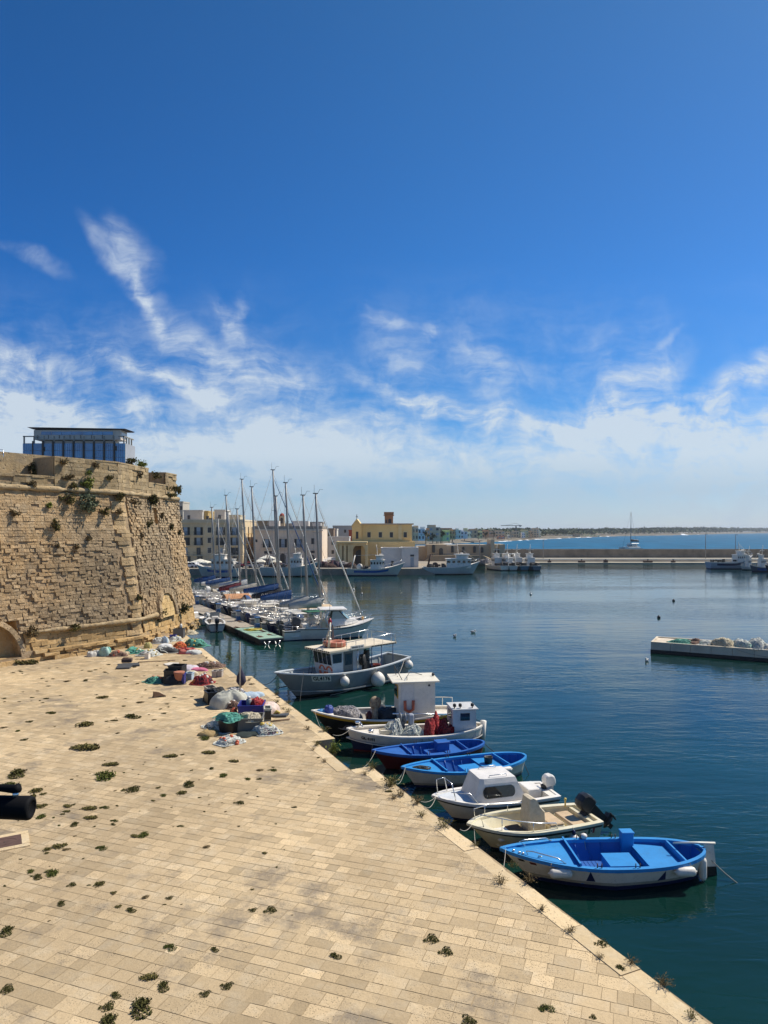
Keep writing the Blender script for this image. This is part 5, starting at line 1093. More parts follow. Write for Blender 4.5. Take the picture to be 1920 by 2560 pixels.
# --- marina pontoon -----------------------------------------------------------
pa = G(650, 1598, .62); pb_ = G(702, 1591, .62); pv = Vector((-.467, .884, 0)); pw = Vector((.884, .467, 0)); PW = (pb_ - pa).dot(pw) * 1.02
pn = thing('pontoon', 'long floating pontoon with plank deck and pale green end section', 'pontoon', (pa.x, pa.y, 0), math.atan2(pv.y, pv.x))
def loc(m): return m
GREEN = M('green_deck', (.30, .44, .33), .8, .2, 1.5, .005, col2=(.24, .36, .27)); DARKW = M('pontoon_side', (.045, .038, .032), .85, .3, 3)
for i in range(9):
    x0, x1 = i * 9.0, i * 9.0 + 8.8
    part('deck', lambda m: [m.box((x0 + .31 + k * .3, -PW / 2, .575), (.285, PW, .09), 0, random.random()) for k in range(29)], GREEN if i == 0 else PLANK, pn)
    part('float', lambda m: (m.box((x0 + 4.4, -PW / 2, .38), (8.8, PW - .1, .30)), [m.cbox((x0 + 1.2 + k * 2.1, -PW / 2, .0), (1.9, PW - .3, .6), .08) for k in range(4)]), DARKW, pn)
part('end_brace', lambda m: [m.tube(((-.03, y - .3, .35), (-.06, y, -.2), (-.03, y + .3, .35)), .035, 5) for y in (-.7, -PW + .7)], STEEL, pn)
for i, (x, y, w, d) in enumerate([(1.6, -.5, .9, .5), (2.4, -1.8, .7, .4), (5.6, -2.0, 2.0, .35), (9.5, -.35, .8, .5), (15, -2.1, 2.0, .35), (20.5, -.4, .8, .5), (24, -1.8, 2.2, .4)]):
    part('cleat', lambda m: (m.box((x, y, .64), (w, d, .04)), m.box((x, y, .68), (w, .08, .05))), BROWNW, pn)
def onp(s, u, z=.62): return Vector((pa.x, pa.y, z)) + pv * s + pw * u
PED = [(7.8, PW - .35, 'blue topped power pedestal beside the yellow rope on the pontoon'), (15.2, PW - .35, 'blue power pedestal, second from the green end of the pontoon'), (24.5, PW - .35, 'blue power pedestal, third from the green end of the pontoon'), (36.5, PW - .35, 'blue power pedestal farthest along the pontoon near the castle')]
for s, u, lab in PED:
    q = thing('power_pedestal', lab, 'pedestal', onp(s, u), math.atan2(pv.y, pv.x), 'power pedestals on the pontoon')
    part('base', lambda m: m.cbox((0, 0, .28), (.5, .5, .56), .04), paint('pedestal_blue', (.03, .12, .30)), q); part('column', lambda m: m.cbox((0, 0, .85), (.44, .44, .58), .03), paint('pedestal_grey', (.45, .46, .42)), q); part('lamp_cap', lambda m: m.cbox((0, 0, 1.2), (.62, .62, .14), .04), paint('pedestal_blue', (.03, .12, .30)), q)
yr = MB(); rg = random.Random(4)
for k in range(6):
    c_ = (rg.uniform(-.5, .5), rg.uniform(-.5, .5)); yr.tube([(c_[0] + (.4 + .1 * k % .3) * math.cos(a), c_[1] + .45 * math.sin(a), .03 + .02 * k) for a in [i * .5 for i in range(14)]], .05, 5)
tag(yr.build('rope_coil', paint('rope_yellow', (.62, .5, .08)), None, onp(6.6, PW - 1.1)), 'yellow rope lying in loops on the pontoon beside a pedestal', 'rope')

# --- sailing boats -------------------------------------------------------------
SAILC = {'blue': M('cover_blue', (.012, .065, .20), .8, .2, 3, .03, 4), 'black': M('cover_black', (.02, .022, .03), .8, .2, 3, .03, 4), 'beige': M('cover_beige', (.50, .45, .36), .9, .2, 3, .03, 4), 'grey': M('cover_grey', (.36, .36, .34), .9, .2, 3, .03, 4), 'white': M('cover_white', (.68, .66, .60), .9, .15, 3, .03, 4), 'red': M('cover_maroon', (.17, .025, .035), .8, .2, 3, .03, 4), 'orange': M('cover_orange', (.50, .25, .12), .8, .2, 3, .03, 4), 'green': M('cover_green', (.015, .13, .07), .7, .2, 3, .02, 4)}
TEAK = M('teak_deck', (.40, .28, .17), .8, .25, 3)
rs = random.Random(31)
def boom_cover(m, a, b, r, seed):
    a, b = Vector(a), Vector(b); P = []; n = 14
    for i in range(n + 1):
        f = i / n; c = a.lerp(b, f); k = r * (1.35 - .75 * f) * (1 + .14 * noise.noise((f * 6, seed, 0))); P.append([c + Vector((0, math.cos(q) * k * .62, (math.sin(q) * 1.25 + .5) * k)) for q in [2 * math.pi * j / 9 for j in range(10)]])
    m.grid(P, True)
def sailboat(s, u0, L, mast, mh, cover, label, hullm=WHITE2, genoa='white', mastx=None, spread=2, hood=None, rake=2.6):
    """stern at the pontoon: local x runs from the stern (0) to the bow"""
    o = thing('sailing_yacht', label, 'sailing boat', onp(s, PW + u0, 0) + pw * (L / 2), math.atan2(pw.y, pw.x) + math.pi + rs.uniform(-.03, .03), 'sailing boats along the pontoon')
    B = L * .30; h = Hull(L, B, L * .115 + .45, L * .095 + .32, L * .10 + .28, rake=L * .12, ws=.62, tm=.55, pb=2.0, ps=2.2, srake=.4, flare=.5, keel=-.4)
    part('hull', lambda m: h.band(m, sh(h), cz(.1), 6), hullm, o); part('bottom_paint', lambda m: h.band(m, cz(.1), cz(-.38), 2), NAVY, o); part('stripe', lambda m: h.band(m, sh(h, -.16), sh(h, -.24), 1, .012), NAVY if hullm is not NAVY else WHITE2, o)
    part('deck', lambda m: (h.deck(m, .01, 1.0, -.01, .02, .10)), WHITE2 if rs.random() < .85 else TEAK, o)
    zd = h.zs_(.5)
    def coach(m):
        P = [(-.22 * L, .12 * L * .55), (-.14 * L, B * .26), (.12 * L, B * .30), (.14 * L, B * .30)]
        bot = [(x, -y, zd) for x, y in P] + [(x, y, zd) for x, y in P[::-1]]; top = [(x + (.25 if i in (0, 7) else 0), y * .86, zd + (.28 if i in (0, 7) else .46)) for i, (x, y, z) in enumerate(bot)]
        m.add(bot + top, [[i, (i + 1) % 8, 8 + (i + 1) % 8, 8 + i] for i in range(8)] + [list(range(8, 16))])
    cc = part('coachroof', coach, WHITE2, o)
    for sd in (-1, 1): part('cabin_window', lambda m: m.box((-.02 * L, sd * B * .285, zd + .25), (L * .16, .03, .16)), GLASS, cc)
    part('cockpit', lambda m: (m.box((.30 * L, -B * .26, zd + .16), (.26 * L, .24, .3)), m.box((.30 * L, B * .26, zd + .16), (.26 * L, .24, .3)), m.tube([(.36 * L, .34 * math.cos(a), zd + .75 + .34 * math.sin(a)) for a in [i * .5236 for i in range(13)]], .025, 5), m.box((.36 * L, 0, zd + .4), (.2, .25, .7))), WHITE2, o)
    hx = .13 * L
    def sprayhood(m):
        m.grid([[(hx + dx, B * .29 * math.cos(a), zd + .42 + hh * math.sin(a)) for a in [math.pi * k / 8 for k in range(9)]] for dx, hh in ((-.5, .12), (-.2, .55), (.35, .66))], True)
    part('sprayhood', sprayhood, SAILC[hood or rs.choice(('blue', 'grey', 'beige', 'white'))], o)
    def rails(m):
        for sd in (-1, 1):
            P = [h.p(t, sd, h.zs_(t), -.08) + Vector((0, 0, .62)) for t in (.02, .12, .3, .5, .7, .9, .985)]; m.tube(P, .016, 4); m.tube([q - Vector((0, 0, .3)) for q in P], .011, 4)
            for q in P: m.tube((q, q - Vector((0, 0, .62))), .018, 4)
        a, b = h.p(.985, -1, h.zs_(1), -.08), h.p(.985, 1, h.zs_(1), -.08); m.tube((a + Vector((0, 0, .62)), b + Vector((0, 0, .62))), .018, 4); a, b = h.p(.02, -1, h.zs_(0), -.02), h.p(.02, 1, h.zs_(0), -.02); m.tube((a + Vector((0, 0, .62)), Vector((-L / 2 - .1, 0, h.zs_(0) + .66)), b + Vector((0, 0, .62))), .022, 4)
    part('guard_rail', rails, STEEL, o)
    if mast:
        mx = -.08 * L if mastx is None else mastx; tl = math.tan(R(rake)); T = lambda z: Vector((mx + (z - zd) * tl, 0, z)); zt = mh
        mo_ = part('mast', lambda m: m.tube((T(zd), T(zd + (zt - zd) * .7), T(zt)), [.145, .135, .11], 8), ALU, o)
        def sp(m):
            for k in range(spread):
                z = lerp(zd, zt, (k + 1) / (spread + 1) + .03); p = T(z)
                for sd in (-1, 1): m.tube((p, p + Vector((.15, sd * (1.15 - .2 * k), .06))), .035, 4)
        part('spreaders', sp, ALU, mo_)
        part('masthead_gear', lambda m: (m.box(T(zt) + Vector((.05, 0, .05)), (.55, .12, .1)), m.tube((T(zt) + Vector((.2, .05, 0)), T(zt) + Vector((.2, .05, 1.0))), .016, 4), m.tube((T(zt) + Vector((-.2, .05, 0)), T(zt) + Vector((-.45, .05, .5)), T(zt) + Vector((-.75, .2, .5))), .02, 4)), RUBBER, mo_)
        def wires(m):
            for sd in (-1, 1):
                ch = h.p(.5, sd, h.zs_(.5), -.06); ch.x = mx + .3; s1_ = T(lerp(zd, zt, 1 / (spread + 1) + .03)) + Vector((.15, sd * 1.15, .06)); s2_ = T(lerp(zd, zt, spread / (spread + 1) + .03)) + Vector((.15, sd * (1.15 - .2 * (spread - 1)), .06))
                m.tube((ch, s1_, s2_, T(zt * .985)), .015, 4); m.tube((ch, T(lerp(zd, zt, 1 / (spread + 1) + .03))), .012, 4)
            for sd in (-1, 1): m.tube((T(zt), Vector((L / 2 - .2, sd * .5, zd + .1))), .013, 4)
            m.tube((T(zt * .98), Vector((-L / 2 + .15, 0, h.zs_(0)))), .016, 4)
        part('rigging', wires, WIRE, o)
        if genoa: part('furled_jib', lambda m: m.tube([Vector((-L / 2 + .35, 0, h.zs_(0) + .3)).lerp(T(zt * .95), f) for f in (0, .08, .3, .6, .9, 1)], [.03, .07, .08, .06, .04, .02], 6), SAILC[genoa], o)
        zb = zd + 1.75; part('boom', lambda m: m.tube(((mx, 0, zb), (mx + L * .36, 0, zb - .05)), .09, 6), ALU, o)
        part('sail_cover', lambda m: boom_cover(m, (mx + .05, 0, zb + .18), (mx + L * .36, 0, zb + .02), .38, s), SAILC[cover], o)
    return o, h
def s_of(px, u=6.0):
    k = (px - 960) / F; b = onp(0, PW + u, 0); return (k * b.y - b.x) / (pv.x - k * pv.y)
# mast foot px, masthead py, cover, boat length, words
SB = [(803, 1235, 'grey', 10.5, 'white sailing yacht nearest the cruiser with grey boom cover', None, 'white', 2), (771, 1239, 'grey', 9.5, 'sailing yacht with sagging grey cover, second from the cruiser', None, None, 1),
      (728, 1208, 'blue', 11, 'sailing yacht with short bright blue boom cover', None, 'white', 2), (702, 1241, 'black', 10.5, 'sailing yacht with black lettered boom cover', None, None, 1), (697, 1176, 'blue', 13.5, 'tallest-masted yacht with long blue boom cover and blue furled jib', None, 'blue', 2),
      (642, 1218, 'beige', 11, 'sailing yacht with beige boom cover behind the tallest one', None, 'white', 2), (618, 1199, 'white', 12, 'sailing yacht with thin white boom cover and tall mast', None, 'white', 2), (603, 1273, 'red', 9, 'sailing yacht with maroon boom cover', None, 'grey', 1),
      (580, 1280, 'beige', 9, 'short-masted yacht with cream boom cover behind the maroon one', None, None, 1), (576, 1239, 'blue', 11, 'sailing yacht with small blue boom cover beside the castle side', None, 'white', 1), (553, 1296, 'white', 9, 'short-masted white yacht far along the pontoon', None, None, 1), (539, 1269, 'blue', 10, 'farthest sailing yacht with blue boom bundle by the castle', None, 'grey', 1)]
for px, ty, cov, L, lab, hm, gen, spn in SB:
    u = L * .5 + .8; s = s_of(px, u); y = onp(s, PW + u).y; zt = H + (HY - ty) * y / F
    so, hh_ = sailboat(s, .8, L, True, zt, cov, lab, [WHITE2, WHITE2, paint('hull_grey_white', (.5, .5, .48)), NAVY][int(px) % 4], gen, .0, spn)
    if cov == 'black':
        vs, fs = text_mesh('O-PAAR', .42, 0, .01); tm_ = MB(); tm_.add([(1.9 - v.x, .245 + .03 * (v.x > 9), hh_.zs_(.5) + 2.02 + v.y) for v in vs], fs); tm_.build('cover_lettering', WHITE, so)
sailboat(30.5, .8, 9.0, False, 0, 'white', 'grey hulled yacht without mast under an orange cockpit awning', paint('hull_mid_grey', (.30, .31, .31)), hood='orange')
def awning(m, x0, x1, w, z, ridge=.35): m.grid([[(x, -w, z), (x, -w * .5, z + ridge * .7), (x, 0, z + ridge), (x, w * .5, z + ridge * .7), (x, w, z)] for x in (x0, (x0 * 2 + x1) / 3, x1)], False)
aw = MB(); awning(aw, 0, 3.6, 1.5, 0, .8); tag(aw.build('awning', SAILC['orange'], None, onp(30.3, PW + 2.0, 1.75), math.atan2(pw.y, pw.x)), 'orange tent awning over the grey hulled yacht by the pontoon', 'awning')
aw = MB(); awning(aw, 0, 4.2, 1.5, 0, .3); tag(aw.build('awning', M('awning_peach', (.62, .46, .28), .8), None, onp(9.5, PW + 4.8, 2.45), math.atan2(pw.y, pw.x) - .1), 'peach coloured awning spread over a boat behind the cruiser', 'awning')
# --- motor cruiser at the pontoon end -------------------------------------------
def motorboat(name, label, stern, bow, B, zb, zm, hullm, kw, group='motorboats at the pontoon'):
    d = bow - stern; L = d.length; o = thing(name, label, 'motorboat', ((stern + bow) / 2)[:2] + (0,), math.atan2(-d.y, -d.x), group)
    h = Hull(L, B, zb, zm, zm, rake=L * .14, ws=.82, tm=.52, pb=2.2, ps=2.2, srake=0, flare=.6)
    part('hull', lambda m: h.band(m, sh(h), cz(.08), 6), hullm, o); part('bottom_paint', lambda m: h.band(m, cz(.08), cz(-.33), 2), NAVY, o); part('rubbing_strip', lambda m: h.band(m, sh(h, -.08), sh(h, -.16), 1, .02), kw.get('strip', BLACK), o)
    part('inner_hull', lambda m: h.inner(m, .35, .1), kw.get('inm', WHITE2), o); part('gunwale', lambda m: h.gunwale(m, .04, .16, .08, .02), hullm if hullm is not NAVY else WHITE2, o); part('foredeck', lambda m: h.deck(m, .015, kw.get('fd', .42), -.01, .03, .14), kw.get('deck', WHITE2), o)
    part('bow_rail', lambda m: [m.tube([h.p(t, sd, h.zs_(t), -.1) + Vector((0, 0, .5)) for t in (.03, .15, .3, .45)] + [h.p(.5, sd, h.zs_(.5), -.1)], .018, 4) for sd in (-1, 1)] + [m.tube((h.p(t, sd, h.zs_(t), -.1), h.p(t, sd, h.zs_(t), -.1) + Vector((0, 0, .5))), .016, 4) for sd in (-1, 1) for t in (.05, .15, .3, .44)], STEEL, o)
    for y in kw.get('engines', (0,)): outboard(o, L / 2 + .1, y, zm + .1, kw.get('es', 1.0), kw.get('em', BLACK), kw.get('tilt', .0))
    part('console', lambda m: (m.cbox((.02 * L, 0, zm + .15), (.7, .8, .9), .08), m.cbox((.30 * L, 0, .65), (.7, B * .6, .5), .05)), WHITE2, o)
    return o, h, L
sa = G(742, 1597, 0); sb = G(934, 1545, 2.0); sb.z = 0
o, h, L = motorboat('motor_cruiser', 'big white motor cruiser with hardtop, curved windscreen and large dark grey outboard', sa, sb, 3.3, 2.0, 1.25, WHITE2, dict(engines=(-.45,), es=1.75, em=paint('engine_charcoal', (.05, .055, .065), .35, .1), tilt=-.35, fd=.46))
part('cabin_trunk', lambda m: m.add([(x, y, z) for x, y, z in [(-.32 * L, -.35, 1.65), (-.10 * L, -1.15, 1.45), (.10 * L, -1.2, 1.3), (.10 * L, 1.2, 1.3), (-.10 * L, 1.15, 1.45), (-.32 * L, .35, 1.65), (-.26 * L, -.35, 1.95), (-.10 * L, -.95, 2.15), (.10 * L, -1.0, 2.1), (.10 * L, 1.0, 2.1), (-.10 * L, .95, 2.15), (-.26 * L, .35, 1.95)]], [[i, (i + 1) % 6, 6 + (i + 1) % 6, 6 + i] for i in range(6)] + [list(range(6, 12))]), WHITE2, o)
part('windscreen', lambda m: m.grid([[(-.13 * L, -.9, 2.1), (-.17 * L, -.45, 2.1), (-.18 * L, 0, 2.1), (-.17 * L, .45, 2.1), (-.13 * L, .9, 2.1)], [(-.03 * L, -.85, 2.95), (-.06 * L, -.4, 2.98), (-.07 * L, 0, 3.0), (-.06 * L, .4, 2.98), (-.03 * L, .85, 2.95)]], True), M('pale_glass', (.20, .30, .29), .05, .1, spec=.8), o)
part('side_glass', lambda m: [m.add([(-.125 * L, sd * .93, 2.12), (.07 * L, sd * 1.0, 2.1), (.05 * L, sd * .9, 2.9), (-.03 * L, sd * .87, 2.93)], [(0, 1, 2, 3)]) for sd in (-1, 1)], M('pale_glass', (.2, .3, .29)), o)
part('screen_frame', lambda m: [m.tube([(-.13 * L, sd * .94, 2.1), (-.03 * L, sd * .88, 2.97), (.06 * L, sd * .93, 2.95), (.08 * L, sd * 1.02, 2.1)], .05, 5) for sd in (-1, 1)] + [m.tube([(-.13 * L, -.92, 2.1), (-.18 * L, 0, 2.1), (-.13 * L, .92, 2.1)], .035, 5), m.tube([(-.08 * L, -.92, 2.5), (.07 * L, -.98, 2.5)], .03, 4), m.tube([(-.03 * L, -.89, 2.97), (.0, -.97, 2.12)], .03, 4)], RUBBER, o)
part('hardtop', lambda m: m.cbox((.05 * L, 0, 3.12), (.36 * L, 2.5, .2), .1), WHITE2, o)
part('hardtop_strut', lambda m: [m.tube([(.10 * L, sd * 1.15, 1.3), (.15 * L, sd * 1.2, 2.2), (.10 * L, sd * 1.1, 3.05)], [.16, .12, .1], 6) for sd in (-1, 1)] + [m.tube([(.24 * L, sd * 1.25, 1.25), (.16 * L, sd * 1.15, 3.05)], .05, 5) for sd in (-1, 1)], WHITE2, o)
part('seats', lambda m: [m.cbox((.16 * L, y, 1.45), (.6, .6, .9), .08) for y in (-.6, .6)] + [m.cbox((.36 * L, 0, 1.15), (.7, 2.0, .35), .08)], CREAM, o); part('porthole', lambda m: h.plate(m, .37, lambda t: h.zs_(t) - .05, .38, .2, -1, .03, 3), BLACK, o)
part('swim_platform', lambda m: m.box((L * .5 + .3, .75, .42), (.9, 1.3, .1)), WHITE2, o); part('spray_rail', lambda m: h.band(m, cz(.42), cz(.34), 1, .03, .1, .9), WHITE2, o)
part('fender_line', lambda m: m.ball(h.p(.14, -1, 1.9, 0), .18, 6), paint('rope_orange', (.6, .3, .04)), o)
def mboat(s, u0, L, B, flip, label, hullm=WHITE2, **kw):
    a = onp(s, PW + u0, 0); b = a + pw * L
    if flip: a, b = b, a
    return motorboat('motorboat', label, a, b, B, kw.pop('zb', 1.15) + .25, kw.pop('zm', .85) + .2, hullm, kw)
o, h, L = mboat(4.2, 1.2, 7.2, 2.5, False, 'motorboat with dark green and white canopy behind the cruiser', engines=(0,), es=1.3)
part('canopy', lambda m: (m.cbox((-.02 * L, 0, 2.62), (2.2, 2.0, .08), .03)), SAILC['green'], o); part('canopy_side', lambda m: m.cbox((.20 * L, 0, 2.5), (1.9, 2.0, .1), .04), WHITE2, o); part('canopy_post', lambda m: [m.tube(((x, y, .8), (x, y, 2.6)), .03, 5) for x in (-.15 * L, .12 * L, .3 * L) for y in (-.9, .9)], STEEL, o)
o, h, L = mboat(3.0, .3, 4.8, 2.0, True, 'grey inflatable tender with dark cover at the pontoon edge', M('tube_grey', (.16, .17, .2), .6), zb=.75, zm=.6, es=.9, inm=RUBBER, deck=SAILC['black']); part('cover', lambda m: heap_mesh(m, 1.7, .8, .55, 3, 'cloth'), SAILC['black'], o).location = (0, 0, .45)
def bim(q, cm=WHITE2, z=2.35):
    o, h, L = q; part('bimini', lambda m: m.cbox((.08 * L, 0, z), (L * .34, h.B * .8, .09), .04), cm, o); part('bimini_frame', lambda m: [m.tube(((x * L, sd * h.B * .38, .9), (x * L + .1, sd * h.B * .38, z)), .025, 4) for x in (-.06, .22) for sd in (-1, 1)], STEEL, o)
bim(mboat(7.6, .5, 6.0, 2.2, True, 'white motorboat, bow to the pontoon by the yellow rope', paint('hull_offwhite', (.62, .60, .55)), zb=1.35), SAILC['white'])
bim(mboat(11.0, .6, 6.4, 2.3, True, 'pale motorboat, bow to the pontoon next to the second pedestal', paint('hull_offwhite', (.62, .60, .55)), zb=1.4))
bim(mboat(13.6, .5, 5.6, 2.1, False, 'small white motorboat moored stern-on past the second pedestal', zb=1.2, em=NAVY), SAILC['beige'])
bim(mboat(16.5, .6, 6.2, 2.2, True, 'grey-white motorboat before the third pedestal', paint('hull_pale_grey', (.5, .5, .48)), zb=1.35))
bim(mboat(21.5, .5, 6.0, 2.1, False, 'white motorboat with black outboard before the third pedestal', zb=1.2), SAILC['white'])
mboat(26.0, .5, 5.8, 2.1, True, 'dark hulled motorboat beyond the third pedestal', NAVY, zb=1.3)
for s_, L_, fl_, lb_ in ((2.0, 5.2, False, 'low white motorboat squeezed behind the grey tender'), (9.4, 5.4, False, 'white open motorboat under the peach awning'), (18.8, 5.6, True, 'white motorboat between the grey-white and the black-engined ones'), (23.6, 6.0, True, 'cream tinted motorboat at the third pedestal'), (33.5, 6.2, True, 'white motorboat near the farthest pedestal'), (28.2, 5.4, False, 'small white motorboat before the orange awning')): mboat(s_, .5, L_, 2.0, fl_, lb_, zb=1.1)
# small boats inside, between pontoon and castle
a = G(535, 1583, .0); o, h, L = motorboat('motorboat', 'small white motorboat with grey windscreen moored inside the pontoon, outboard facing out', a + Vector((.1, .9, 0)), a + Vector((-1.7, 6.4, 0)), 2.2, 1.1, .9, WHITE2, dict(es=1.05, fd=.3, strip=M('strip_grey', (.3, .3, .3))), 'small boats inside the pontoon')
part('windscreen', lambda m: m.hexa([(-.02 * L, -.55, 1.3), (.0, -.55, 1.3), (.0, .55, 1.3), (-.02 * L, .55, 1.3), (.0, -.5, 1.95), (.03, -.5, 1.95), (.03, .5, 1.95), (.0, .5, 1.95)]), M('screen_grey', (.25, .27, .28), .2), o)
a = G(497, 1566, 0); motorboat('motorboat', 'small white boat with covered outboard half hidden by the castle corner', a + Vector((.6, 1.5, 0)), a + Vector((-3.4, 4.5, 0)), 2.0, 1.0, .8, WHITE2, dict(em=SAILC['white'], es=1.15, tilt=-.5), 'small boats inside the pontoon')
# ---------------------------------------------------------------- far quay, breakwater, buildings
CONC = M('quay_concrete', (.30, .26, .20), .9, .3, .3, .02, 3, col2=(.22, .19, .15)); APR = M('breakwater_apron', (.52, .44, .31), .9, .25, .2, .02, 3)
def hexp(m, a, b, z0, z1, dep, tint=None):       # wall slab between two ground points, going back by dep
    a, b = Vector(a), Vector(b); d = (b - a); d.z = 0; n = Vector((-d.y, d.x, 0)).normalized() * dep
    m.hexa([Vector((*q[:2], z0)) for q in (a, b, b + n, a + n)] + [Vector((*q[:2], z1)) for q in (a, b, b + n, a + n)], tint)
m = MB(); fq = [(-170, 168), (-60, 183), (13, 184), (24, 192), (24, 224), (36, 244), (36, 300), (-230, 430), (-260, 200)]
m.prism([(x, y) for x, y in fq], -3, 1.62); struct(m.build('harbour_quay', CONC))
m = MB(); m.prism([(20, 246.5), (400, 246.5), (400, 270), (20, 270)], -3, .42); struct(m.build('breakwater_apron', APR))
m = MB(); m.box((215, 253.6, .83), (378, 1.2, .8)); m.box((215, 257.6, 1.42), (378, 7.0, .22)); struct(m.build('breakwater_walkway', M('walkway_pale', (.55, .49, .38), .9, .2, .2)))
m = MB()
for k in range(62): m.box((40 + k * 6.0, 262.2, 3.1), (5.985, 1.8, 3.3 + .03 * math.sin(k * 9.7)), 0, .5 + .3 * math.sin(k * 5.1))
tag(m.build('breakwater_wall', M('breakwater_stone', (.27, .225, .17), .95, .4, .25, .05, 2, tint=.25)), 'long low brown breakwater wall across the harbour mouth', 'wall')
def lamp_post(px, py_top, d, lab, z0=1.5):
    p = A(px, HY, d); zt = H - (py_top - HY) / F * d; o = thing('lamp_post', lab, 'lamp post', (p.x, p.y, z0), 0, 'lamp posts on the breakwater')
    part('pole', lambda m: m.tube(((0, 0, 0), (0, 0, zt - z0)), [.16, .09], 6), WIRE, o); part('lamp', lambda m: m.box((.3, 0, zt - z0), (.9, .3, .16)), WIRE, o)
lamp_post(1764, 1335, 256, 'thin lamp post rising behind the bow of the blue-grey yacht'); lamp_post(1839, 1337, 256, 'thin lamp post behind the middle of the blue-grey yacht'); lamp_post(1358, 1349, 256, 'thin lamp post at the beginning of the breakwater wall'); lamp_post(1199, 1352, 215, 'thin lamp post before the low stone fort', 1.6)
MW = {}
def wallm(name, c, dirt=.25): return M('wall_' + name, c, .9, .2, .15, 0, 10, 0, 0, .2, None, dirt)
DARKWIN = M('window_dark', (.03, .03, .035), .3, .1); SHUT = M('shutter_green_black', (.035, .036, .03), .7); PALEWIN = M('window_glass_blue', (.30, .36, .42), .2, .2)
def block(name, lab, cat, x0, x1, y0, dep, z0, z1, mat, group=None, roofm=None, par=.5, rz=0.0):
    """axis-aligned building: x range, front face at y0"""
    o = thing(name, lab, cat, ((x0 + x1) / 2, y0, z0), rz, group); w = x1 - x0; hgt = z1 - z0
    part('wall', lambda m: m.box((0, dep / 2, hgt / 2), (w, dep, hgt)), mat, o)
    part('roof', lambda m: (m.box((0, .15, hgt + par / 2), (w + .2, .5, par)), m.box((w / 2 - .15, dep / 2, hgt + par / 2), (.5, dep - .4, par - .004)), m.box((-w / 2 + .15, dep / 2, hgt + par / 2), (.5, dep - .4, par - .004)), m.box((0, dep - .1, hgt + par / 2), (w + .2, .3, par))), roofm or mat, o)
    return o, w, hgt
def win(o, x, z, w, h, y=-.03, mat=None, side=None, d=.12, name='window', frame=None):
    m = MB()
    if side is None: m.box((x, y, z), (w, d, h))
    else: m.box((side, x, z), (d, w, h))
    q = m.build(name, mat or DARKWIN, o)
    if frame:
        f = MB()
        for dx, dz, fw, fh in ((0, h / 2 + .12, w + .5, .22), (0, -h / 2 - .1, w + .5, .18), (-w / 2 - .12, 0, .22, h), (w / 2 + .12, 0, .22, h)): f.box((x + dx, y - .05, z + dz), (fw, .14, fh))
        f.build('frame', frame, q)
    return q
X = lambda px, d: (px - 960) / F * d
Z = lambda py, d: H - (py - HY) / F * d
# --- palace with balconies
D = 203.0; PAL = wallm('palace_cream', (.70, .55, .34)); TRIM = wallm('trim', (.70, .59, .41)); ORW = wallm('orange', (.58, .36, .09))
o, w, hg = block('palace', 'cream four-storey palace with rows of dark shutters and balconies behind the masts', 'building', X(436, D), X(607, D), D, 22, 1.6, Z(1303, D), PAL, None, TRIM, .5)
cx = (X(436, D) + X(607, D)) / 2
part('cornice', lambda m: (m.box((0, -.18, hg - .25), (w + .5, .5, .35)), m.box((0, -.12, hg - 9.8), (w, .3, .25))), TRIM, o)
for r_i, (py0, py1) in enumerate(((1318, 1337.5), (1344, 1363), (1369, 1388.5))):
    for px, narrow in ((464, 0), (496.5, 0), (524, 1), (551.5, 0), (586, 0)):
        x = X(px, D) - cx; z1_, z0_ = Z(py0, D) - 1.6, Z(py1, D) - 1.6; shw = .0
        if narrow: win(o, x, (z0_ + z1_) / 2 + .3, 1.05, 1.5, frame=TRIM); continue
        q = win(o, x, (z0_ + z1_) / 2, 1.15, z1_ - z0_, mat=PALEWIN if (r_i + int(px)) % 3 else DARKWIN)
        if r_i < 2 or px == 586:
            sm = MB(); [sm.box((x + s_ * .9, -.10, (z0_ + z1_) / 2), (.62, .16, z1_ - z0_)) for s_ in (-1, 1)]; sm.build('shutters', SHUT, q)
        part('balcony', lambda m: (m.box((x, -.45, z0_ - .1), (2.7, .9, .16)),), TRIM, o); part('balcony_railing', lambda m: [m.box((x, -.86, z0_ + hh), (2.7, .04, .05)) for hh in (.95, .1)] + [m.box((x - 1.3 + k * .24, -.86, z0_ + .5), (.03, .03, .9)) for k in range(12)], SHUT, o)
        part('lintel', lambda m: m.box((x, -.1, z1_ + .35), (2.0, .3, .18)), TRIM, o)
for px, py in ((470, 1402), (500, 1402), (556, 1400), (588, 1399)): win(o, X(px, D) - cx, Z(py, D) - 1.6, 1.5, 2.6, name='door')
for k in range(3):
    for yy in (3, 8.5, 14, 19): win(o, yy, hg - 2.6 - k * 3.1, 1.2, 2.0, side=w / 2 + .02, mat=SHUT); part('balcony', lambda m: m.box((w / 2 + .4, yy, hg - 3.7 - k * 3.1), (.8, 1.8, .15)), ORW, o)
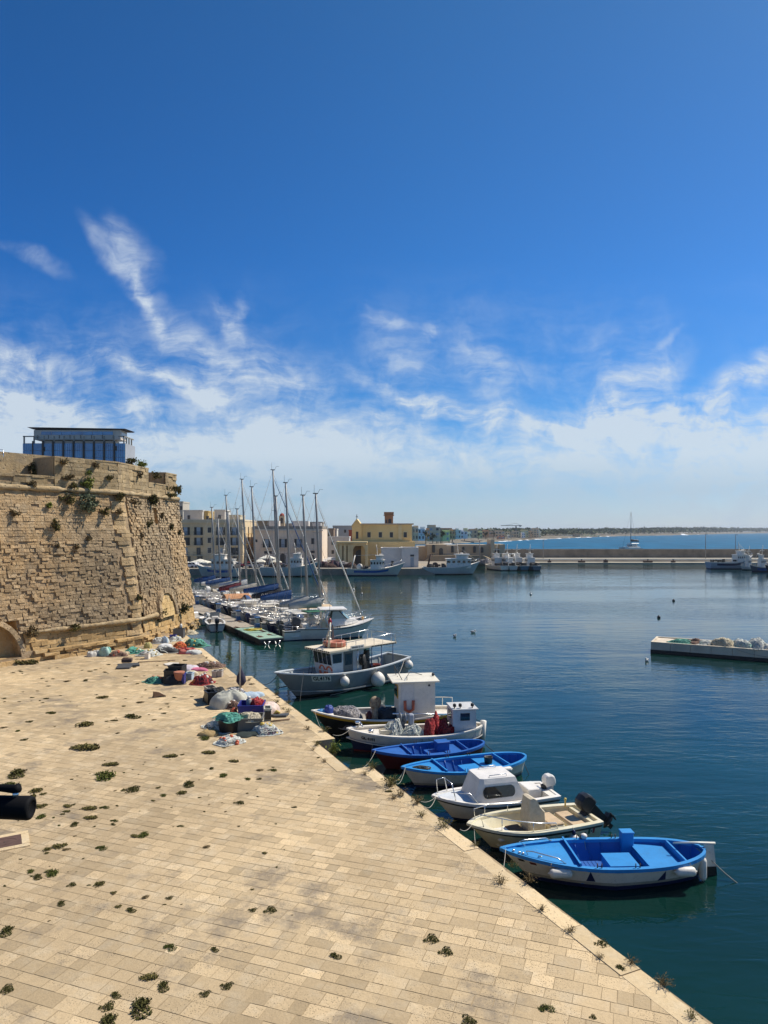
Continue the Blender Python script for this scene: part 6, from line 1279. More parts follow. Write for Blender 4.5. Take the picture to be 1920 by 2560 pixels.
for nm_, px0_, px1_, pt, d, mt_, lab in [('house', 607, 634, 1318, 226, ORW, 'orange house in the alley beside the cream palace'), ('roof_block', 459, 506, 1279, 212, wallm('white_a', (.55, .53, .49)), 'pale flat roof storey on the palace end by the castle'), ('roof_block', 506, 520, 1281, 214, wallm('ochre', (.52, .38, .16)), 'ochre roof storey between two pale ones'), ('roof_block', 536, 562, 1278, 214, wallm('white_b', (.60, .57, .52)), 'white stair tower on the palace roof'), ('roof_block', 567, 600, 1291, 216, wallm('cream_b', (.55, .50, .38)), 'cream roof terrace room on the palace'), ('house', 440, 457, 1257, 230, wallm('grey_tall', (.50, .46, .38)), 'narrow tall pale house next to the castle edge'),
     ('house', 632, 690, 1305, 240, wallm('tan', (.40, .33, .23)), 'tan rooftop house behind the pale palazzo'), ('house', 734, 760, 1306, 235, wallm('pale_c', (.58, .55, .48)), 'pale rooftop room behind the palazzo'), ('house', 770, 806, 1308, 250, wallm('grey_c', (.34, .31, .27)), 'grey brown rooftop row behind the palazzo'), ('house', 690, 734, 1312, 232, wallm('grey_b', (.42, .39, .34)), 'grey rooftop house behind the palazzo'),
     ('house', 806, 834, 1324, 255, wallm('brown_d', (.30, .22, .16)), 'brown roofed house past the palazzo'), ('house', 820, 873, 1345, 236, wallm('white_d', (.62, .61, .58)), 'white low house between palazzo and church'), ('house', 832, 884, 1317, 275, wallm('grey_d', (.40, .39, .37)), 'long grey house above the white low house'), ('house', 872, 884, 1328, 250, wallm('red_d', (.40, .09, .05)), 'brick red house beside the church'), ('house', 806, 842, 1325, 262, wallm('white_e', (.66, .62, .54)), 'white terrace house with awning past the palazzo')]:
    bo, bw, bh = block(nm_, lab, 'building', X(px0_, d), X(px1_, d), d, 8, 1.6, Z(pt, d), mt_, 'old town houses behind the palaces')
    for k in range(max(1, int(bw / 3.2))):
        for r_i in range(2): win(bo, -bw / 2 + 1.6 + k * 3.2, bh - 1.7 - r_i * 3.0, .8, 1.2)
part('antenna', lambda m: [m.tube(((x, 2, hg), (x, 2, hg + z)), .04, 4) for x, z in ((-6, 3.2), (-3, 2.5), (1.5, 2.8), (5, 2.2))], WIRE, o)
# --- pale palazzo
D = 208.0; PZ = wallm('palazzo_pale', (.75, .62, .49)); 
o, w, hg = block('palazzo', 'pale pinkish two-storey palazzo with arched doors behind the masts', 'building', X(637, D), X(805, D), D, 20, 1.6, Z(1322, D), PZ, None, wallm('palazzo_grey_top', (.30, .27, .23)), .8); cx = (X(637, D) + X(805, D)) / 2
part('cornice', lambda m: (m.box((0, -.25, hg - .5), (w + .6, .6, .3)), m.box((0, -.12, hg - 6.3), (w, .3, .25))), PZ, o)
for px, sh_w in ((667, 1), (707.5, 1), (746, 1)):
    q = win(o, X(px, D) - cx, Z(1358, D) - 1.6, 1.1, 2.5, mat=PALEWIN); x = X(px, D) - cx; sm = MB(); [sm.box((x + s_ * .85, -.1, Z(1358, D) - 1.6), (.6, .15, 2.5)) for s_ in (-1, 1)]; sm.build('shutters', SHUT, q)
    part('balcony', lambda m: m.box((x, -.45, Z(1369.5, D) - 1.6), (3.0, .9, .16)), PZ, o); part('balcony_railing', lambda m: [m.box((x, -.86, Z(1369.5, D) - 1.6 + 1.0), (3.0, .04, .05))] + [m.box((x - 1.4 + k * .26, -.86, Z(1369.5, D) - 1.1), (.03, .03, .95)) for k in range(12)], SHUT, o); part('lintel', lambda m: m.box((x, -.1, Z(1345, D) - 1.6), (2.2, .3, .2)), PZ, o)
win(o, X(782, D) - cx, Z(1353, D) - 1.6, .9, 1.7, frame=PZ); win(o, X(782, D) - cx, Z(1379, D) - 1.6, 1.1, .9); win(o, X(670, D) - cx, Z(1381, D) - 1.6, 2.2, .8); win(o, X(641, D) - cx, Z(1352, D) - 1.6, .6, .8)
def arch_door(o, x, w_, z0, z1, y=-.05, mat=None, name='door', d=.14):
    m = MB(); zs = z1 - w_ / 2; pl = [(x - w_ / 2, z0)] + [(x + math.cos(math.pi * (1 - k / 10)) * w_ / 2, zs + math.sin(math.pi * k / 10) * w_ / 2) for k in range(11)] + [(x + w_ / 2, z0)]
    vs = [(a, y, b) for a, b in pl] + [(a, y + d, b) for a, b in pl]; n = len(pl); m.add(vs, [list(range(n)), list(range(n, 2 * n))[::-1]] + [[i, (i + 1) % n, n + (i + 1) % n, n + i][::-1] for i in range(n)]); return m.build(name, mat or DARKWIN, o)
for px, ww in ((707, 1.7), (749, 1.5), (781, 1.2)): arch_door(o, X(px, D) - cx, ww, .0, 3.2 if px < 760 else 2.8)
for q_, d_ in (((-5, 6, hg + 1.6), (3.0, 3, 1.6)), ((3, 6, hg + 1.6), (5.0, 4, 1.5)), ((8, 5, hg + 1.2), (2.5, 3, 1.2))): part('roof_room', lambda m: m.box(q_, d_), wallm('white_b', (.6, .57, .52)), o)
bt = thing('bell_cote', 'small domed bell cote above the pale palazzo roof', 'bell tower', (X(705, 225), 225, 9)); zt = Z(1290, 225) - 9
part('shaft', lambda m: m.box((0, 0, zt / 2), (1.7, 1.7, zt)), wallm('tan', (.4, .33, .23)), bt); part('dome', lambda m: m.ball((0, 0, zt + .1), .75, 8, (1, 1, 1.1)), wallm('red_d', (.4, .09, .05)), bt); arch_door(bt, 0, .8, zt - 2.4, zt - .6, -.9)
am_ = thing('antenna_mast', 'thin antenna mast above the palazzo roof', 'antenna', (X(716, 222), 222, 9)); part('pole', lambda m: (m.tube(((0, 0, 0), (0, 0, Z(1270, 222) - 9)), .06, 4)), WIRE, am_); part('arms', lambda m: [m.tube(((-.6, 0, Z(1276, 222) - 9 - k * .5), (.5, 0, Z(1276, 222) - 9 - k * .5)), .04, 4) for k in range(4)], WIRE, am_)
# --- church
D = 203.0; CH = wallm('church_ochre', (.84, .60, .27), .15); CHD = wallm('church_trim', (.84, .64, .33))
ch = thing('church', 'yellow ochre church with pointed gable, pointed-arch portico and bell tower', 'church', (X(965, D), D, 1.6)); cx = X(965, D); zz = lambda py: Z(py, D) - 1.6; xx = lambda px: X(px, D) - cx
part('nave', lambda m: (m.box(((xx(903) + xx(1030)) / 2, 6, zz(1311) / 2), (xx(1030) - xx(903), 12, zz(1311)))), CH, ch); part('nave_roof', lambda m: (m.box(((xx(901) + xx(1032)) / 2, 5.9, zz(1310)), (xx(1032) - xx(901) + .5, 12.9, .35))), M('roof_terracotta_pale', (.56, .43, .29), .9), ch)
part('lower_aisle', lambda m: m.box(((xx(903) + xx(1037)) / 2, 4.4, zz(1354) / 2), (xx(1037) - xx(903), 12, zz(1354))), CH, ch)
def fac(m):
    a, b = xx(880), xx(904); e = zz(1318); p_ = zz(1298); c_ = (a + b) / 2; pl = [(a, 0), (b, 0), (b, e), (c_, p_), (a, e)]; vs = [(x, -.6, z) for x, z in pl] + [(x, 12.6, z) for x, z in pl]
    m.add(vs, [[4, 3, 2, 1, 0][::-1], [5, 6, 7, 8, 9][::-1]] + [[i, (i + 1) % 5, 5 + (i + 1) % 5, 5 + i][::-1] for i in range(5)])
part('gable_front', fac, CH, ch); part('gable_coping', lambda m: [m.hexa([(xx(892), -.8, zz(1296.5) - .5), (xx(892 + s_ * 13), -.8, zz(1318)), (xx(892 + s_ * 13), 13, zz(1318)), (xx(892), 13, zz(1296.5) - .5), (xx(892), -.8, zz(1296.5)), (xx(892 + s_ * 13), -.8, zz(1318) + .5), (xx(892 + s_ * 13), 13, zz(1318) + .5), (xx(892), 13, zz(1296.5))]) for s_ in (-1, 1)], CHD, ch)
part('cross', lambda m: (m.box((xx(892), 0, zz(1293)), (.16, .16, 1.6)), m.box((xx(892), 0, zz(1292)), (.7, .16, .16))), RUST, ch); win(ch, xx(893), zz(1338), .7, 2.0, y=-.65)
for px in (922.5, 951, 978.5, 1013): win(ch, xx(px), zz(1337), .95, 1.5, frame=CHD)
part('pilaster', lambda m: (m.box((xx(1000), -.12, zz(1332)), (1.0, .4, 4.4)), m.box((xx(970), -.1, zz(1354)), (xx(1037) - xx(903), .5, .25))), CHD, ch)
bt = part('bell_tower', lambda m: (m.box((xx(972.5), 6, (zz(1285) + zz(1312)) / 2), (2.5, 2.5, zz(1285) - zz(1312) + .4)), m.box((xx(972.5), 6, zz(1287)), (3.1, 3.1, .35)), m.box((xx(972.5), 6, zz(1281.5)), (2.9, 2.9, .6)), m.box((xx(972.5), 6, zz(1284)), (2.5, 2.5, .8))), M('tower_brown', (.38, .20, .10), .9, .3, .5), ch)
arch_door(bt, xx(975), .9, zz(1308), zz(1296), 4.72, name='belfry_opening'); arch_door(bt, xx(966), .4, zz(1308), zz(1298), 4.72, name='belfry_opening')
def por(m):
    z1_ = zz(1355); m.box((xx(882), -4, z1_), (xx(920) - xx(845), 8, .5)); m.box((xx(882), -3.7, z1_ - .6), (xx(920) - xx(845) - .3, 7.0, .75))
    for px in (846.5, 856, 866, 876, 882, 918): m.box((xx(px), -7.3, (z1_ - .6) / 2), (.75, .8, z1_ - .6))
    for px in (846.5, 918): m.box((xx(px), -.8, (z1_ - .6) / 2), (.75, .8, z1_ - .6))
part('portico', por, CHD, ch)
def archfill(m, xa, xb, z0, z1, y):
    c_ = (xa + xb) / 2; n = 6; L_ = [(xa, z0)] + [(lerp(xa, c_, math.sin(math.pi / 2 * k / n)) if False else xa + (c_ - xa) * (1 - math.cos(math.pi / 2 * k / n)), z0 + (z1 - z0 - .3) * math.sin(math.pi / 2 * k / n)) for k in range(n + 1)]
    for s_ in (0, 1):
        pl = [(q[0] if not s_ else xa + xb - q[0], q[1]) for q in L_] + [(c_, z1), (xa if not s_ else xb, z1)]; m.add([(a_, y, b_) for a_, b_ in pl], [list(range(len(pl))) if s_ else list(range(len(pl)))[::-1]])
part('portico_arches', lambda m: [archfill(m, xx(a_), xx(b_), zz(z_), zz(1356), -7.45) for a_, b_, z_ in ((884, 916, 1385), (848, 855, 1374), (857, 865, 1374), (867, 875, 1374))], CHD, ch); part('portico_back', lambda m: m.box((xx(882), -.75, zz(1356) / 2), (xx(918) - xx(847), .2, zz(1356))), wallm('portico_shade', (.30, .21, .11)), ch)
arch_door(ch, xx(900), 2.6, 0, zz(1374), -.92)
o, w, hg = block('white_kiosk', 'low white flat-roofed building before the church wall', 'building', X(953, 192), X(1003, 192), 192, 7, 1.6, Z(1372, 192), wallm('kiosk_white', (.74, .69, .62)), None, None, .3); win(o, -w * .5 + 5 * .55 * 1.1, .9, .7, 1.6, name='door')
o2, w2, hg2 = block('white_annex', 'white annex with dark door joined to the low white building', 'building', X(1003.5, 191), X(1046, 191), 190.6, 7, 1.6, Z(1371, 191), wallm('kiosk_white', (.74, .69, .62)), None, None, .3); win(o2, .6, 1.4, .9, 2.6, name='door', mat=PALEWIN); win(o2, .6, 3.2, 1.0, .5)
# --- low stone fort
D = 232.0; FO = wallm('fort_stone', (.5, .38, .24), .35)
fo = thing('stone_fort', 'long low ruined stone building with small arched windows beside the breakwater', 'building', (X(1160, D), D, 1.6)); cx = X(1160, D)
for a_, b_, pt, yo, c_ in ((1043, 1075, 1366, 2, (.46, .36, .24)), (1068, 1117, 1361, 0, (.46, .37, .25)), (1117, 1146, 1363, .4, (.50, .42, .31)), (1146, 1227, 1362, 0, (.43, .34, .23)), (1227, 1236, 1348, -.6, (.52, .43, .30)), (1233, 1252, 1361, 1.2, (.50, .41, .28)), (1250, 1264, 1361, .6, (.50, .42, .30))):
    part('wall', lambda m: m.box(((X(a_, D) + X(b_, D)) / 2 - cx, 5 + yo, (Z(pt, D) - 1.6) / 2), (X(b_, D) - X(a_, D) - .01, 9, Z(pt, D) - 1.6)), wallm('fort_%d' % a_, tuple(q * 1.2 for q in c_), .4), fo)
part('ramp', lambda m: m.hexa([(X(1060, D) - cx, -3, 0), (X(1232, D) - cx, -3, 0), (X(1232, D) - cx, -.2, 0), (X(1060, D) - cx, -.2, 0), (X(1085, D) - cx, -2.5, 1.9), (X(1205, D) - cx, -2.5, 1.9), (X(1215, D) - cx, -.2, 1.9), (X(1070, D) - cx, -.2, 1.9)]), wallm('fort_base', (.33, .26, .17), .5), fo)
for px, w_, z_ in ((1083.5, 1.0, 2.4), (1131, .9, 2.0), (1158, .8, 1.7), (1186, .9, 1.9), (1205, .9, 1.6)): arch_door(fo, X(px, D) - cx, w_, Z(1380, D) - 1.6 - .2, Z(1380, D) - 1.6 + z_, .2 if px == 1131 else -.12, name='window')
for px in (1102.5, 1243): arch_door(fo, X(px, D) - cx, 1.2, 1.9 if px < 1200 else .3, Z(1370, D) - 1.6, -.12 if px < 1200 else .5, name='door')
# --- glass tower behind the castle
D = 205.0; x0_, x1_ = X(57, D), X(312, D); zt = Z(1108, D); GB_ = M('curtain_wall_glass', (.07, .34, .66), .12, .3, .25, col2=(.05, .22, .46), spec=.6)
tw = thing('glass_office_block', 'blue glass office block with overhanging flat roof rising behind the castle', 'office building', ((x0_ + x1_) / 2, D, 1.6)); w = x1_ - x0_
part('core', lambda m: m.box((0, 4.2, (zt - 1.6) / 2), (w - .1, 8, zt - 1.6)), wallm('tower_grey', (.34, .37, .40)), tw)
nb = 10
for k in range(nb):
    xa = -w / 2 + k * w / nb; part('curtain_wall', lambda m: [m.box((xa + (j + .5) * w / nb / 5, .02, zt - 1.6 - 1.1 - 2.05 * i), (w / nb / 5 - .08, .2, 1.97), 0, random.random()) for i in range(7) for j in range(5)], GB_, tw)
    if k: part('mullion', lambda m: m.box((xa, -.12, zt - 11), (.55 if k > 1 else .3, .4, 20)), BLACK, tw)
for px, py in ((110, 1123), (289, 1121)): win(tw, X(px, D) - (x0_ + x1_) / 2, Z(py, D) - 1.6, .8, 1.3, y=-.15, mat=BLACK)
part('side_cladding', lambda m: m.box((w / 2 + .06, 4.1, (zt - 1.6) / 2), (.12, 8, zt - 1.6)), wallm('cladding_pale', (.38, .40, .43)), tw)
for yy in (3.2, 5.4): part('side_window', lambda m: m.add([(w / 2 + .14, yy - .9, zt - 8.6), (w / 2 + .14, yy + .9, zt - 8.6), (w / 2 + .14, yy, zt - 5.6)], [(0, 1, 2)]), BLACK, tw)
PG = wallm('pergola', (.34, .32, .28))
for x in [-w / 2 + .3 + i * (w - .6) / 10 for i in range(11)]: part('pergola_post', lambda m: m.box((x, .2, zt - .6), (.35, .35, 2.2)), PG, tw)
for y in (2, 4, 6): part('pergola_post', lambda m: m.box((w / 2 - .2, y, zt - .6), (.35, .35, 2.2)), PG, tw)
for q_, d_ in (((-w * .42, .2, zt + .4), (w * .16, .35, .3)), ((w / 2 - .2, 4.1, zt + .4), (.35, 7.2, .3)), ((w * .465, .2, zt + .4), (w * .06, .35, .3))): part('pergola_beam', lambda m: m.box(q_, d_), PG, tw)
ph0, ph1 = X(77, D) - (x0_ + x1_) / 2, X(296, D) - (x0_ + x1_) / 2; zb = Z(1097, D) - 1.6; ztp = Z(1073, D) - 1.6
part('penthouse', lambda m: (m.hexa([(ph0 + 2, 3, zb - 1.8), (ph1 - 2, 3, zb - 1.8), (ph1 - 2, 6, zb - 1.8), (ph0 + 2, 6, zb - 1.8), (ph0 + 2, 3, zb - .2), (ph1 - 2, 3, zb - .2), (ph1 - 2, 6, zb - .2), (ph0 + 2, 6, zb - .2)]), m.box(((ph0 + ph1) / 2, 4.3, (zb + ztp) / 2), (ph1 - ph0, 5.1, ztp - zb))), wallm('penthouse_grey', (.68, .60, .52)), tw)
for k in range(7): part('penthouse_window', lambda m: m.box((lerp(ph0 + 2.2, ph1 - 2.2, (k + .5) / 7), 1.7, zb + 1.85), ((ph1 - ph0 - 4.4) / 7 - .12, .2, .95)), GB_, tw)
part('penthouse_panel_joint', lambda m: [m.box((lerp(ph0 + 1.2, ph1 - 2.2, k / 7), 1.7, zb + .8), (.12, .16, 1.0)) for k in range(8)], BLACK, tw)
part('side_window', lambda m: m.box((ph1 + .02, 4.3, (zb + ztp) / 2), (.1, 4, 1.6)), M('side_glass_pale', (.4, .45, .5), .2), tw)
part('flat_roof', lambda m: m.hexa([(ph0 - .8, 1.4, ztp + .4), (ph1 + 1.0, 1.4, ztp), (ph1 + 1.6, 7.6, ztp), (ph0 - .8, 7.6, ztp + .4), (ph0 - 1.6, .9, ztp + .75), (ph1 + 1.6, .9, ztp + .3), (ph1 + 2, 8, ztp + .3), (ph0 - 1.6, 8, ztp + .75)]), wallm('roof_dark', (.06, .05, .055)), tw)
# --- far town on the shore
rt_ = random.Random(77)
TOWN = [(1000, 1034, 1310, 1348, 380, (.24, .23, .21), 'dark grey flats just beyond the church roof'), (1030, 1046, 1314, 1348, 400, (.33, .33, .33), 'grey flats second beyond the church'), (1045, 1062, 1317, 1348, 430, (.60, .61, .61), 'white flats with balconies beyond the church'), (1061, 1074, 1320, 1348, 450, (.34, .21, .12), 'narrow rusty brown flats beside the white ones'), (1070, 1101, 1312, 1350, 470, (.27, .29, .31), 'large blue-grey stepped apartment block, biggest on the shore'), (1101, 1125, 1325, 1350, 520, (.58, .46, .18), 'yellow house on the promenade'), (1124, 1138, 1323, 1346, 560, (.46, .25, .12), 'orange brick house on the promenade'), (1102, 1138, 1320, 1342, 600, (.24, .17, .12), 'brown roofed block behind the yellow house'), (1139, 1152, 1321, 1345, 600, (.50, .51, .51), 'grey-white apartment house beyond the orange one'), (1151, 1169, 1326, 1344, 640, (.63, .63, .61), 'white low flats on the promenade'), (1168, 1178, 1329, 1343, 650, (.48, .48, .46), 'pale narrow flats by the palms'), (1172, 1194, 1322, 1343, 700, (.29, .25, .21), 'brownish grey flats in the middle of the shore'), (1193, 1206, 1328, 1344, 720, (.50, .40, .27), 'beige house in the middle of the shore'),
        (1204, 1222, 1325, 1342, 800, (.33, .20, .13), 'brown terraced house past the beige one'), (1221, 1240, 1328, 1341, 820, (.24, .25, .27), 'long dark grey block on the shore'), (1238, 1262, 1326, 1341, 850, (.30, .30, .31), 'flat grey block with long roof'), (1263, 1275, 1329, 1341, 880, (.36, .34, .30), 'stone grey block below the crane'), (1278, 1297, 1327, 1342, 900, (.26, .27, .27), 'grey block left by the crane mast'), (1297, 1321, 1324, 1342, 950, (.43, .36, .28), 'beige stepped apartment block near the crane'), (1304, 1313, 1331, 1343, 900, (.66, .66, .66), 'small white house before the beige block'), (1320, 1331, 1327, 1342, 980, (.34, .26, .20), 'reddish narrow flats near the headland'), (1328, 1347, 1320, 1342, 1000, (.33, .32, .31), 'tall grey stepped flats at the headland'), (1344, 1353, 1325, 1342, 1020, (.52, .51, .48), 'last pale flats at the headland'), (1395, 1432, 1337, 1342, 1300, (.58, .58, .56), 'low white sheds on the wooded shore'), (1436, 1450, 1334, 1343, 1250, (.24, .22, .20), 'dark hut on the wooded shore'), (1458, 1500, 1338, 1343, 1400, (.50, .44, .36), 'long low beach building on the wooded shore'), (1268, 1276, 1337, 1344, 860, (.64, .6, .54), 'small pale hut at the rocks'), (1245, 1262, 1340, 1346, 790, (.36, .14, .10), 'low red roofed hut at the rocks')]
for k in range(18):
    px = 1006 + k * 19.5 + rt_.uniform(-4, 4); wpx = rt_.uniform(9, 20); d = 560 + (px - 1000) * 1.7; g_ = rt_.uniform(.36, .46); TOWN.append((px, px + wpx, 1327 - rt_.uniform(-1, 7) * (1 if px < 1260 else .6), 1344, d, (g_, g_ * .93, g_ * .82), '%s flats in the second shore row, %s' % (rt_.choice(('pale', 'cream', 'light grey', 'beige')), ['behind the dark grey flats', 'behind the grey flats', 'over the white balconies', 'above the rusty brown flats', 'behind the big stepped block', 'between stepped block and yellow house', 'behind the yellow house', 'above the orange brick house', 'behind the grey-white apartments', 'over the white low flats', 'behind the palms', 'behind the brownish flats', 'over the beige house', 'behind the brown terraced house', 'behind the long grey block', 'above the flat grey block', 'under the crane jib', 'behind the beige stepped block'][k])))
for a_, b_, t_, g_, d, c_, lab in TOWN:
    av = sum(c_) / 3; c_ = tuple(lerp(q, av * w_, .45) for q, w_ in zip(c_, (1.08, 1.0, .9)))
    z0, z1 = max(1.5, Z(g_, d)) - 1, Z(t_, d); o = thing('shore_building', lab, 'building', ((X(a_, d) + X(b_, d)) / 2, d, z0), 0, 'buildings along the far shore'); w = X(b_, d) - X(a_, d); hg = z1 - z0; dep = min(16, w * 1.2); st = rt_.uniform(.55, .9)
    part('wall', lambda m: (m.box((0, dep / 2, hg * .43), (w, dep, hg * .86)), m.box((w * (.5 - st / 2) * rt_.choice((-1, 1)), dep / 2 + .6, hg * .92), (w * st, dep - 1.2, hg * .16))), M('wall_t%d' % a_, tuple(min(.75, q * k_) for q, k_ in zip(c_, (2.3, 1.8, 1.22))), .9, .15, .05), o)
    fl_ = max(1, int(hg / 3.3)); nc = max(2, int(w / 3.0))
    if fl_ * nc > 60: nc = max(2, 60 // fl_)
    for i in range(fl_):
        for j in range(nc):
            if rt_.random() < .9: win(o, -w / 2 + (j + .5) * w / nc, hg * .86 * (i + .55) / fl_, w / nc * .42, hg * .86 / fl_ * .45, mat=DARKWIN if rt_.random() < .7 else PALEWIN)
    part('balcony', lambda m: [m.box((0, -.5, hg * .86 * (i + .15) / fl_), (w * .8, 1.0, .5)) for i in range(1, fl_)] or m.box((0, -.2, .3), (w, .3, .4)), M('wall_tb%d' % a_, tuple(min(.8, q * k_) for q, k_ in zip(c_, (2.6, 2.1, 1.5))), .9), o)
cr = thing('tower_crane', 'thin tower crane standing above the far shore buildings', 'crane', (X(1290, 930), 930, 4)); zt = Z(1314, 930) - 4
part('mast', lambda m: m.box((0, 0, zt / 2), (1.3, 1.3, zt)), WIRE, cr); part('jib', lambda m: (m.box((-6, 0, zt), (28, .8, .8)), m.box((5.5, 0, zt - .6), (2.5, 1.2, 1.6)), m.tube(((-14, 0, zt + .3), (0, 0, zt + 3), (6, 0, zt + .3)), .2, 4)), WIRE, cr)
for k in range(14):      # palms and pines on the promenade
    px = rt_.uniform(1062, 1240); d = lerp(440, 830, (px - 1062) / 178) - 15; h_ = rt_.uniform(5, 8); p = A(px, HY, d); o = thing('promenade_tree', 'small tree on the far promenade', 'tree', (p.x, p.y, 4.0), 0, 'trees on the far promenade')
    part('trunk', lambda m: m.tube(((0, 0, -1.5), (.2, 0, h_ * .7)), [.3, .18], 5), BROWNW, o); part('crown', lambda m: leaves(m, (.2, 0, h_ * .8), (2.0, 2.0, 1.5), 60, .9, rt_, 5), LEAFD, o)
# --- umbrellas, cars, trawlers by the far quay
def parasol(px, py, d, w, lab):
    p = A(px, py, d); o = thing('parasol', lab, 'parasol', (p.x, p.y, 1.62), 0, 'white cafe parasols'); z = p.z - 1.62
    part('canopy', lambda m: m.add([(w, -w, z - .9), (w, w, z - .9), (-w, w, z - .9), (-w, -w, z - .9), (0, 0, z), (w, -w, z - 1.1), (w, w, z - 1.1), (-w, w, z - 1.1), (-w, -w, z - 1.1)], [(0, 1, 4), (1, 2, 4), (2, 3, 4), (3, 0, 4), (5, 6, 1, 0), (6, 7, 2, 1), (7, 8, 3, 2), (8, 5, 0, 3)]), M('parasol_cloth', (.74, .70, .58), .9, .1), o); part('pole', lambda m: m.tube(((0, 0, 0), (0, 0, z)), .05, 5), WIRE, o)
parasol(460, 1400, 196, 1.7, 'white parasol partly cut off by the castle edge'); parasol(500, 1397, 194, 2.5, 'wide white parasol in front of the cream palace'); parasol(590, 1402, 200, 1.0, 'small white parasol at the end of the cream palace'); parasol(668, 1387, 192, 2.0, 'tall white parasol by the pale palazzo'); parasol(650, 1396, 196, 1.5, 'low white parasol under the tall one'); parasol(690, 1397, 195, 1.4, 'low white parasol beside the tall one')
def car(px, py, d, col, rz, lab):
    p = A(px, py, d); o = thing('car', lab, 'car', (p.x, p.y, 1.62), rz, 'cars parked near the far quay')
    def body(m):
        pr = [(-2.1, .35), (-2.1, .8), (-1.3, .92), (-.7, 1.42), (.9, 1.46), (1.6, .98), (2.1, .9), (2.15, .35)]; vs = [(x, y, z) for y in (-.85, .85) for x, z in pr]; m.add(vs, [list(range(8)), list(range(8, 16))[::-1]] + [[i, (i + 1) % 8, 8 + (i + 1) % 8, 8 + i][::-1] for i in range(8)])
    part('body', body, paint('car_' + lab.split()[0], col, .3, .1), o); part('window', lambda m: [m.add([(-1.15, y, .95), (-.65, y, 1.36), (.85, y, 1.38), (1.4, y, .98)], [(0, 1, 2, 3)]) for y in (-.86, .86)] + [m.add([(1.62, -.75, 1.0), (1.62, .75, 1.0), (.98, .72, 1.44), (.98, -.72, 1.44)], [(0, 1, 2, 3)])], GLASS, o)
    for x in (-1.3, 1.35):
        for y in (-.8, .8): part('wheel', lambda m: m.lathe((x, y, .32), [(.2, -.1), (.32, -.09), (.32, .09), (.2, .1)], 10, 'Y'), RUBBER, o)
for q in [(468, 1418, 188, (.7, .7, .7), .2, 'white car next to the castle edge'), (484, 1417, 189, (.6, .6, .6), 2.8, 'silver car beside the white one near the castle'), (618, 1416, 190, (.45, .02, .04), .1, 'red van-like car at the alley by the palace'), (638, 1418, 188, (.42, .42, .42), .0, 'grey car beside the red one'), (591, 1416, 190, (.68, .68, .68), .3, 'pale car behind the yacht masts'), (812, 1398, 212, (.7, .7, .68), 1.6, 'white car in the street past the palazzo'), (826, 1388, 225, (.5, .5, .5), 1.6, 'silver car farther up the street'), (836, 1392, 222, (.10, .12, .16), 1.5, 'dark car in the street near the church'), (815, 1382, 238, (.66, .64, .58), 1.5, 'cream car highest up the street')]: car(*q)
